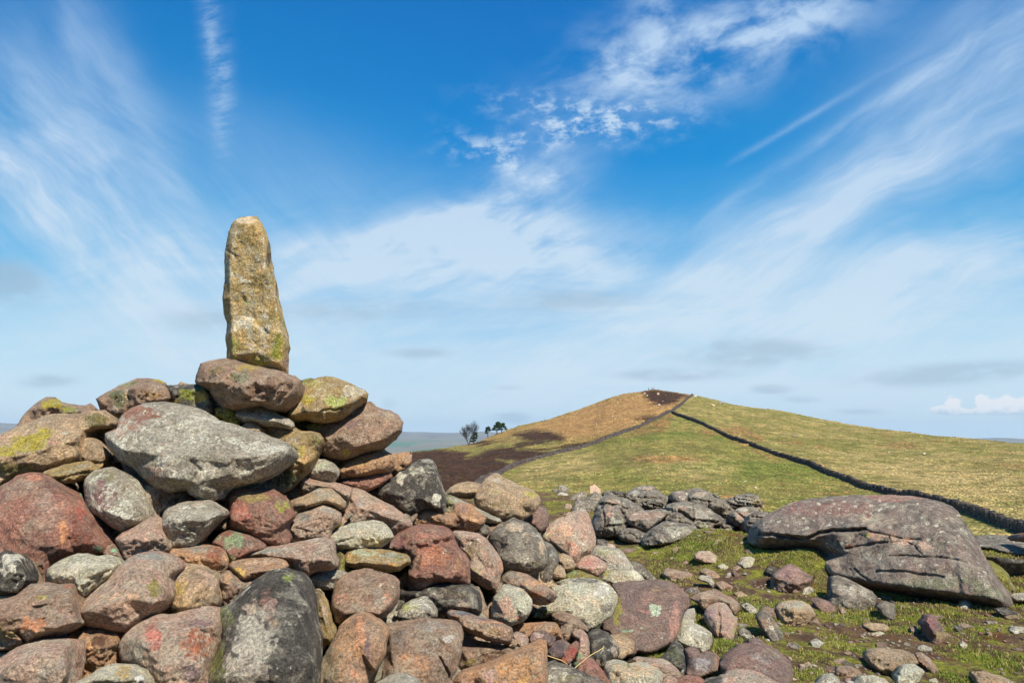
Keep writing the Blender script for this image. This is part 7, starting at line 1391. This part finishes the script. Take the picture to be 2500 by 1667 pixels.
# ---------------------------------------------------------------- trees on the skyline
def bark():
    m, k, b = new_mat('bark'); co = k.node('ShaderNodeTexCoord').outputs['Object']
    n = k.noise(co, 5, 4, .6); k.put(b.inputs['Base Color'], k.mix(n, (.040, .032, .027), (.11, .090, .078))); return m
BARK = bark()
def tube(V, F, p0, p1, r0, r1, n=5):
    p0, p1 = Vector(p0), Vector(p1); d = (p1 - p0).normalized(); a = d.orthogonal().normalized(); b = d.cross(a); c0 = len(V)
    for p, r in ((p0, r0), (p1, r1)):
        for i in range(n):
            t = 6.283 * i / n; V.append(tuple(p + (a * math.cos(t) + b * math.sin(t)) * r))
    for i in range(n): j = (i + 1) % n; F.append([c0 + i, c0 + j, c0 + n + j, c0 + n + i])
def bare_tree():
    rg = random.Random(17)
    x, y, z = ground_hit(1144, 1084, 100); h = 50 / FPX * y
    V, F, V2, F2 = [], [], [], []
    def grow(p, d, L, r, lev):
        k = 3 if lev < 2 else 2
        for s in range(k):
            d = (d + Vector((rg.uniform(-.16, .16), rg.uniform(-.16, .16), rg.uniform(-.02, .10)))).normalized(); q = p + d * L / k
            r1 = r * (.86 if s < k - 1 else .75)
            tube(V if lev < 2 else V2, F if lev < 2 else F2, p, q, r, r1, 6 if lev < 2 else 3); p, r = q, r1
            if lev < 5 and s >= 0:
                for _ in range(2 if s == k - 1 else rg.choice((1, 2, 2) if lev else (0, 1))):
                    ax = Vector((rg.uniform(-1, 1), rg.uniform(-1, 1), rg.uniform(-.25, .9))).normalized()
                    nd = (d * 1.0 + ax * rg.uniform(.55, .95)).normalized()
                    grow(p, nd, L * rg.uniform(.60, .78), max(r * .58, .024), lev + 1)
    grow(Vector((0, 0, -.3)), Vector((-.30, 0, 1)).normalized(), h * .38, .24, 0)
    grow(Vector((.25, 0, -.3)), Vector((.06, .1, 1)).normalized(), h * .42, .26, 0)
    t = thing('bare_tree', (x, y, z), 'leafless wind-bent tree with a wide twiggy crown on the hill skyline', 'tree')
    mesh_obj('trunk', V, F, BARK, t); mesh_obj('branches', V2, F2, BARK, t)
bare_tree()
NEEDLE = leaf_mat('pine_needles')
def pine(u, v, hpx, clumps, label, seed, lean=0.0, name='pine_tree'):
    rg = np.random.default_rng(seed)
    x, y, z = ground_hit(u, v, 100); m = y / FPX; h = hpx * m
    V, F = [], []
    top = Vector((lean * m, 0, h * .9)); n = 6; prev = Vector((0, 0, -.4)); r = .26
    for i in range(1, n + 1):
        s = i / n; q = Vector((lean * m * s * s + rg.normal(0, .06), rg.normal(0, .06), top.z * s)); tube(V, F, prev, q, r, r * .8, 7); prev, r = q, r * .8
    for cx, cz, cr, cf in clumps:
        s = max(.15, (cz - cr * .5) / hpx * .8); q = Vector((lean * m * s * s, 0, top.z * s)); tube(V, F, q, Vector((cx * m, 0, cz * m)), .10, .05, 5)
    t = thing(name, (x, y, z), label, 'tree', 'pine trees on the skyline')
    mesh_obj('trunk', V, F, BARK, t)
    P_, C_ = [], []
    for cx, cz, cr, cf in clumps:
        k = int(520 * cr * cr * cf / 10)
        d = rg.normal(0, 1, (k, 3)); d /= np.linalg.norm(d, axis=1)[:, None]; rad = rg.uniform(.25, 1.0, (k, 1)) ** .5
        lump = 1 + .35 * vnoise(d * 2.2 + seed, seed)[:, None]
        P_.append(d * rad * lump * np.array([cr, cr * .9, cr * cf]) * m + np.array([cx, rg.uniform(-1.5, 1.5), cz]) * m)
    P_ = np.concatenate(P_); n = len(P_)
    a = rg.normal(0, 1, (n, 3)); a /= np.linalg.norm(a, axis=1)[:, None]; b = np.cross(a, rg.normal(0, 1, (n, 3))); b /= np.linalg.norm(b, axis=1)[:, None]
    s = rg.uniform(.10, .22, (n, 1))
    Vn = np.stack([P_ - a * s, P_ + a * s, P_ + b * s * 1.1], 1).reshape(-1, 3); Fn = np.arange(n * 3).reshape(-1, 3)
    o = fast_mesh('crown', Vn, Fn, NEEDLE, smooth=False); o.parent = t
    cc = np.array((.030, .062, .018)) * rg.uniform(.5, 1.7, (n, 1)); cc = cc + (rg.uniform(0, 1, (n, 1)) < .2) * np.array((.03, .03, .005))
    col = np.ones((n, 3, 4)); col[:, :, :3] = cc[:, None, :]; color_attr(o, 'tint', col.reshape(-1, 4))
pine(1157, 1079, 27, [(4, 22, 5, .75), (-1, 17, 3.5, .6), (-3, 11, 5.5, .5), (4, 12, 5, .5), (7, 17, 3, .6), (-5, 4, 4, .5), (2, 6, 4, .4)], 'low scruffy pine standing against the leafless tree', 5)
pine(1191, 1067, 27, [(0, 23, 6, .6), (-4, 17, 3.5, .6), (5, 18, 3.5, .6), (-4, 12, 3.5, .6)], 'smallest lone pine with a rounded top on a thin leaning trunk', 6, lean=1)
pine(1213, 1061, 31, [(3, 26, 6, .8), (-2, 20, 6, .6), (7, 20, 6, .7), (-7, 15, 4, .5), (-8, 12, 5, .3), (7, 13, 5, .4), (0, 12, 4, .3)], 'tallest broad dark pine of the pair near the orange slope', 7, lean=2)
pine(1225, 1057, 26, [(3, 21, 5, .75), (-1, 16, 4, .6), (7, 15, 4, .6), (10, 10, 4, .5), (1, 10, 3, .4)], 'narrower pine touching the tallest pine on its right side', 8, lean=2)

# ---------------------------------------------------------------- walkers, sheep and posts on the summit
def cloth_mat(name, top, legs, skin=(.45, .28, .20), hair=(.05, .035, .025)):
    m, k, b = new_mat(name); co = k.node('ShaderNodeTexCoord').outputs['Object']; s = k.node('ShaderNodeSeparateXYZ'); k.put(s.inputs[0], co)
    z = s.outputs[2]
    col = k.mix(k.ramp(z, .87, .89), legs, top); col = k.mix(k.ramp(z, 1.49, 1.51), col, skin); col = k.mix(k.ramp(z, 1.68, 1.70), col, hair)
    k.put(b.inputs['Base Color'], col); return m
def skin_body(name, pts, edges, mat, loc, rz):
    me = bpy.data.meshes.new(name); me.from_pydata([p[:3] for p in pts], edges, []); me.materials.append(mat)
    o = bpy.data.objects.new(name, me); C.objects.link(o)
    mod = o.modifiers.new('skin', 'SKIN'); mod.use_smooth_shade = True
    for i, p in enumerate(pts):
        v = me.skin_vertices[0].data[i]; v.radius = (p[3], p[4] if len(p) > 4 else p[3]); v.use_root = (i == 0)
    sub = o.modifiers.new('sub', 'SUBSURF'); sub.levels = 1; sub.render_levels = 2
    o.location = loc; o.rotation_euler = (0, 0, rz); return o
def person(u, v, label, top, legs, rz, pose=0, scale=1.0):
    x, y, z = ground_hit(u, v, 200)
    s = .10 if pose == 0 else .22
    pts = [(0, 0, .95, .15, .11), (0, 0, 1.15, .14, .10), (0, 0, 1.38, .18, .11), (0, 0, 1.50, .06), (0, .01, 1.60, .085, .10), (0, 0, 1.70, .08, .09),
           (.10, 0, .90, .09), (.11, s, .50, .065), (.12, -s * .2, .08, .045), (.12, .13 - s * .2, .04, .04),
           (-.10, 0, .90, .09), (-.11, -s * .4, .50, .065), (-.12, -s, .08, .045), (-.12, .13 - s, .04, .04),
           (.22, 0, 1.38, .06), (.27, -.02, 1.12, .048), (.25, .12, .90, .035), (.25, .17, .82, .032),
           (-.22, 0, 1.38, .06), (-.28, -.04, 1.12, .048), (-.27, .04, .88, .035), (-.27, .07, .80, .032)]
    e = [(0, 1), (1, 2), (2, 3), (3, 4), (4, 5), (0, 6), (6, 7), (7, 8), (8, 9), (0, 10), (10, 11), (11, 12), (12, 13), (2, 14), (14, 15), (15, 16), (16, 17), (2, 18), (18, 19), (19, 20), (20, 21)]
    o = skin_body('person', pts, e, cloth_mat('walker_clothes', top, legs), (x, y, z), rz); o.scale = (scale,) * 3
    tag(o, label, 'person', 'walkers on the summit')
person(1583.5, 952.5, 'person in dark clothes standing apart at the left end of the summit', (.03, .035, .05), (.02, .02, .03), .3, 0, 1.05)
person(1591, 952, 'person in a dark blue jacket walking beside the one in brown', (.04, .05, .14), (.03, .02, .02), 1.2, 1)
person(1594.5, 952, 'person in a reddish-brown jacket on the summit', (.26, .10, .08), (.12, .08, .07), -.5, 1)
person(1597.5, 952.3, 'person in a pale orange jacket, rightmost of the walkers', (.60, .33, .20), (.33, .20, .14), .8, 0, .80)
def sheep():
    x, y, z = ground_hit(1697, 971, 200)
    pts = [(0, 0, .62, .24, .26), (.35, 0, .64, .22, .24), (-.38, 0, .62, .22, .22), (.58, 0, .78, .12), (.72, 0, .86, .09), (.86, 0, .78, .055), (.72, .10, .93, .03), (.72, -.10, .93, .03),
           (.36, .14, .35, .06), (.37, .14, .04, .035), (.36, -.14, .35, .06), (.37, -.14, .04, .035), (-.38, .14, .35, .07), (-.42, .14, .04, .035), (-.38, -.14, .35, .07), (-.42, -.14, .04, .035), (-.62, 0, .58, .04)]
    e = [(0, 1), (0, 2), (1, 3), (3, 4), (4, 5), (4, 6), (4, 7), (1, 8), (8, 9), (1, 10), (10, 11), (2, 12), (12, 13), (2, 14), (14, 15), (2, 16)]
    m, k, b = new_mat('wool'); co = k.node('ShaderNodeTexCoord').outputs['Object']; n = k.noise(co, 14, 4, .7)
    k.put(b.inputs['Base Color'], k.mix(n, (.55, .50, .42), (.78, .75, .68))); bump(k, b, n, .8, .03)
    o = skin_body('sheep', pts, e, m, (x, y, z), .3); o.scale = (1.5,) * 3
    tag(o, 'white sheep standing by the wall end on the summit', 'sheep')
sheep()
WOOD = new_mat('weathered_wood'); _k = WOOD[1]; _n = _k.noise(_k.node('ShaderNodeTexCoord').outputs['Object'], 9, 4, .6); _k.put(WOOD[2].inputs['Base Color'], _k.mix(_n, (.07, .055, .045), (.17, .14, .115))); WOOD = WOOD[0]
for i, (u, v, hp, lab) in enumerate([(1689.5, 967, 4.5, 'tallest weathered fence post at the left end of the summit fence'), (1693.5, 966.5, 3.4, 'weathered fence post just left of the sheep'), (1700, 968, 3.6, 'weathered fence post just right of the sheep'), (1704.5, 969, 3.2, 'weathered fence post second from the right of the summit fence'), (1709, 970.5, 3.0, 'last weathered fence post at the right end of the summit fence')]):
    x, y, z = ground_hit(u, v, 200); h = hp / FPX * y * 1.25; V, F = [], []
    tube(V, F, (0, 0, -.3), (0.02 * i, 0, h), .10, .085, 6); F.append([6, 7, 8, 9, 10, 11]); 
    V.append((0.02 * i, 0, h + .06)); F[-1:] = [[6 + j, 6 + (j + 1) % 6, 12] for j in range(6)]
    tag(mesh_obj('fence_post', V, F, WOOD, loc=(0, 0, 0), smooth=False), lab, 'post', 'fence posts on the summit').location = (x, y, z)

# pale rocks far out on the slopes
for i, (t_, x_, y_, w_, h_, pal, lab) in enumerate([('K', 1635, 308, 14, 11, 'grey', 'white rock on the orange slope left of the wall'), ('K', 1750, 252, 14, 11, 'grey', 'grey rock in the orange grass above the white one'), ('K', 1642, 233, 14, 9, 'slate', 'small dark rock halfway up the orange slope'),
        ('L', 575, 638, 20, 9, 'grey', 'pale rock in the meadow, upper of two behind the outcrop'), ('L', 640, 679, 22, 9, 'grey', 'pale rock in the meadow, lower of two behind the outcrop'), ('L', 643, 244, 10, 8, 'grey', 'little white rock high on the green slope'), ('L', 137, 637, 10, 8, 'brown', 'small brown rock alone in the near meadow'),
        ('L', 1490, 453, 18, 10, 'grey', 'pale rock below the orange tussocks on the right slope'), ('L', 1715, 463, 22, 16, 'grey', 'grey-green rock right of the orange tussocks on the slope'), ('L', 420, 138, 44, 20, 'slate', 'dark craggy rock just right of the summit'), ('L', 370, 155, 34, 16, 'tan', 'tan rock left of the dark summit crag'), ('L', 890, 350, 34, 13, 'slate', 'grey rock among rust-coloured tufts on the slope'),
        ('K', 2078, 93, 26, 22, 'brown', 'biggest tan crag in the dark heather of the summit'), ('K', 1980, 90, 24, 14, 'brown', 'tan crag at the left edge of the summit heather'), ('K', 1998, 105, 20, 18, 'olive', 'greenish crag below the left summit crag'), ('K', 2085, 170, 20, 16, 'grey', 'grey crag at the lower edge of the summit heather'), ('K', 2112, 145, 12, 10, 'tan', 'white stone in the lower summit heather'), ('K', 2132, 96, 10, 8, 'tan', 'small white stone right of the biggest tan crag'),
        ('K', 1272, 282, 22, 18, 'slate', 'dark rock on the skyline of the long left ridge'), ('K', 1245, 288, 12, 8, 'brown', 'little rock beside the dark one on the ridge'), ('L', 765, 607, 12, 9, 'slate', 'dark tuft-sized rock below the second wall'), ('L', 938, 672, 14, 10, 'slate', 'dark rock near the foot of the second wall'), ('I', 145, 32, 26, 14, 'pale', 'whitish flat stone in the meadow left of the domed boulder')]):
    cx_, cy_ = P(t_, [(x_, y_)])[0]; w_ /= TL[t_][2]; h_ /= TL[t_][2]; rr_ = random.Random(400 + i); x, y, z = ground_hit(cx_, cy_ + h_ / 2, 35)
    pg = [(cx_ + w_ / 2 * rr_.uniform(.8, 1.1) * math.cos(a * .785), cy_ + h_ / 2 * rr_.uniform(.8, 1.15) * math.sin(a * .785)) for a in range(8)]
    stone('hillside_rock', pal, lab, pg, None, D=y, tilt=h_ * y / FPX * .5, sp=2, cat='rock', group='rocks scattered over the hillside')

# dried grass stems lying on the front stones
STRAW = new_mat('dry_straw'); STRAW[2].inputs['Base Color'].default_value = (.55, .38, .14, 1); _k = STRAW[1]; _n = _k.noise(_k.node('ShaderNodeTexCoord').outputs['Object'], 30, 3, .6); _k.put(STRAW[2].inputs['Base Color'], _k.mix(_n, (.42, .27, .09), (.66, .50, .22))); STRAW = STRAW[0]
for lab, pts, d in [('dried curved grass stem lying over the smooth black stone', P('H', [(565,795),(590,850),(600,890),(570,950),(480,1000),(400,1050),(330,1110),(250,1175)]), -.22), ('short dried grass stem crossing the violet and crimson stones', P('F', [(2055,1033),(2130,1060),(2210,1085),(2285,1135)]), -.26)]:
    V, F = [], []; w = []
    for u, v in pts:
        D_ = pileD(u, v) + d; a, b = ray(u, v); w.append(Vector((float(a) * D_, D_, EYE + float(b) * D_)))
    for p0, p1 in zip(w[:-1], w[1:]): tube(V, F, p0, p1, .0030, .0028, 5)
    tag(mesh_obj('grass_stem', V, F, STRAW, loc=tuple(w[0])), lab, 'grass stem')

# ---------------------------------------------------------------- air
def haze():
    m = bpy.data.materials.new('haze'); m.use_nodes = True; t = m.node_tree; t.nodes.clear()
    v = t.nodes.new('ShaderNodeVolumePrincipled'); o = t.nodes.new('ShaderNodeOutputMaterial')
    v.inputs['Color'].default_value = (.60, .82, 1.0, 1); v.inputs['Density'].default_value = HAZE; v.inputs['Anisotropy'].default_value = 0.0
    t.links.new(v.outputs[0], o.inputs['Volume'])
    a, z0, z1 = 14500, -172, 345
    V = [(x, y, z) for x in (-a, a) for y in (-a, a) for z in (z0, z1)]
    F = [(0, 1, 3, 2), (4, 6, 7, 5), (0, 4, 5, 1), (2, 3, 7, 6), (1, 5, 7, 3), (0, 2, 6, 4)]
    tag(mesh_obj('haze', V, F, m, smooth=False), kind='stuff')
HAZE = 6.5e-5
haze()
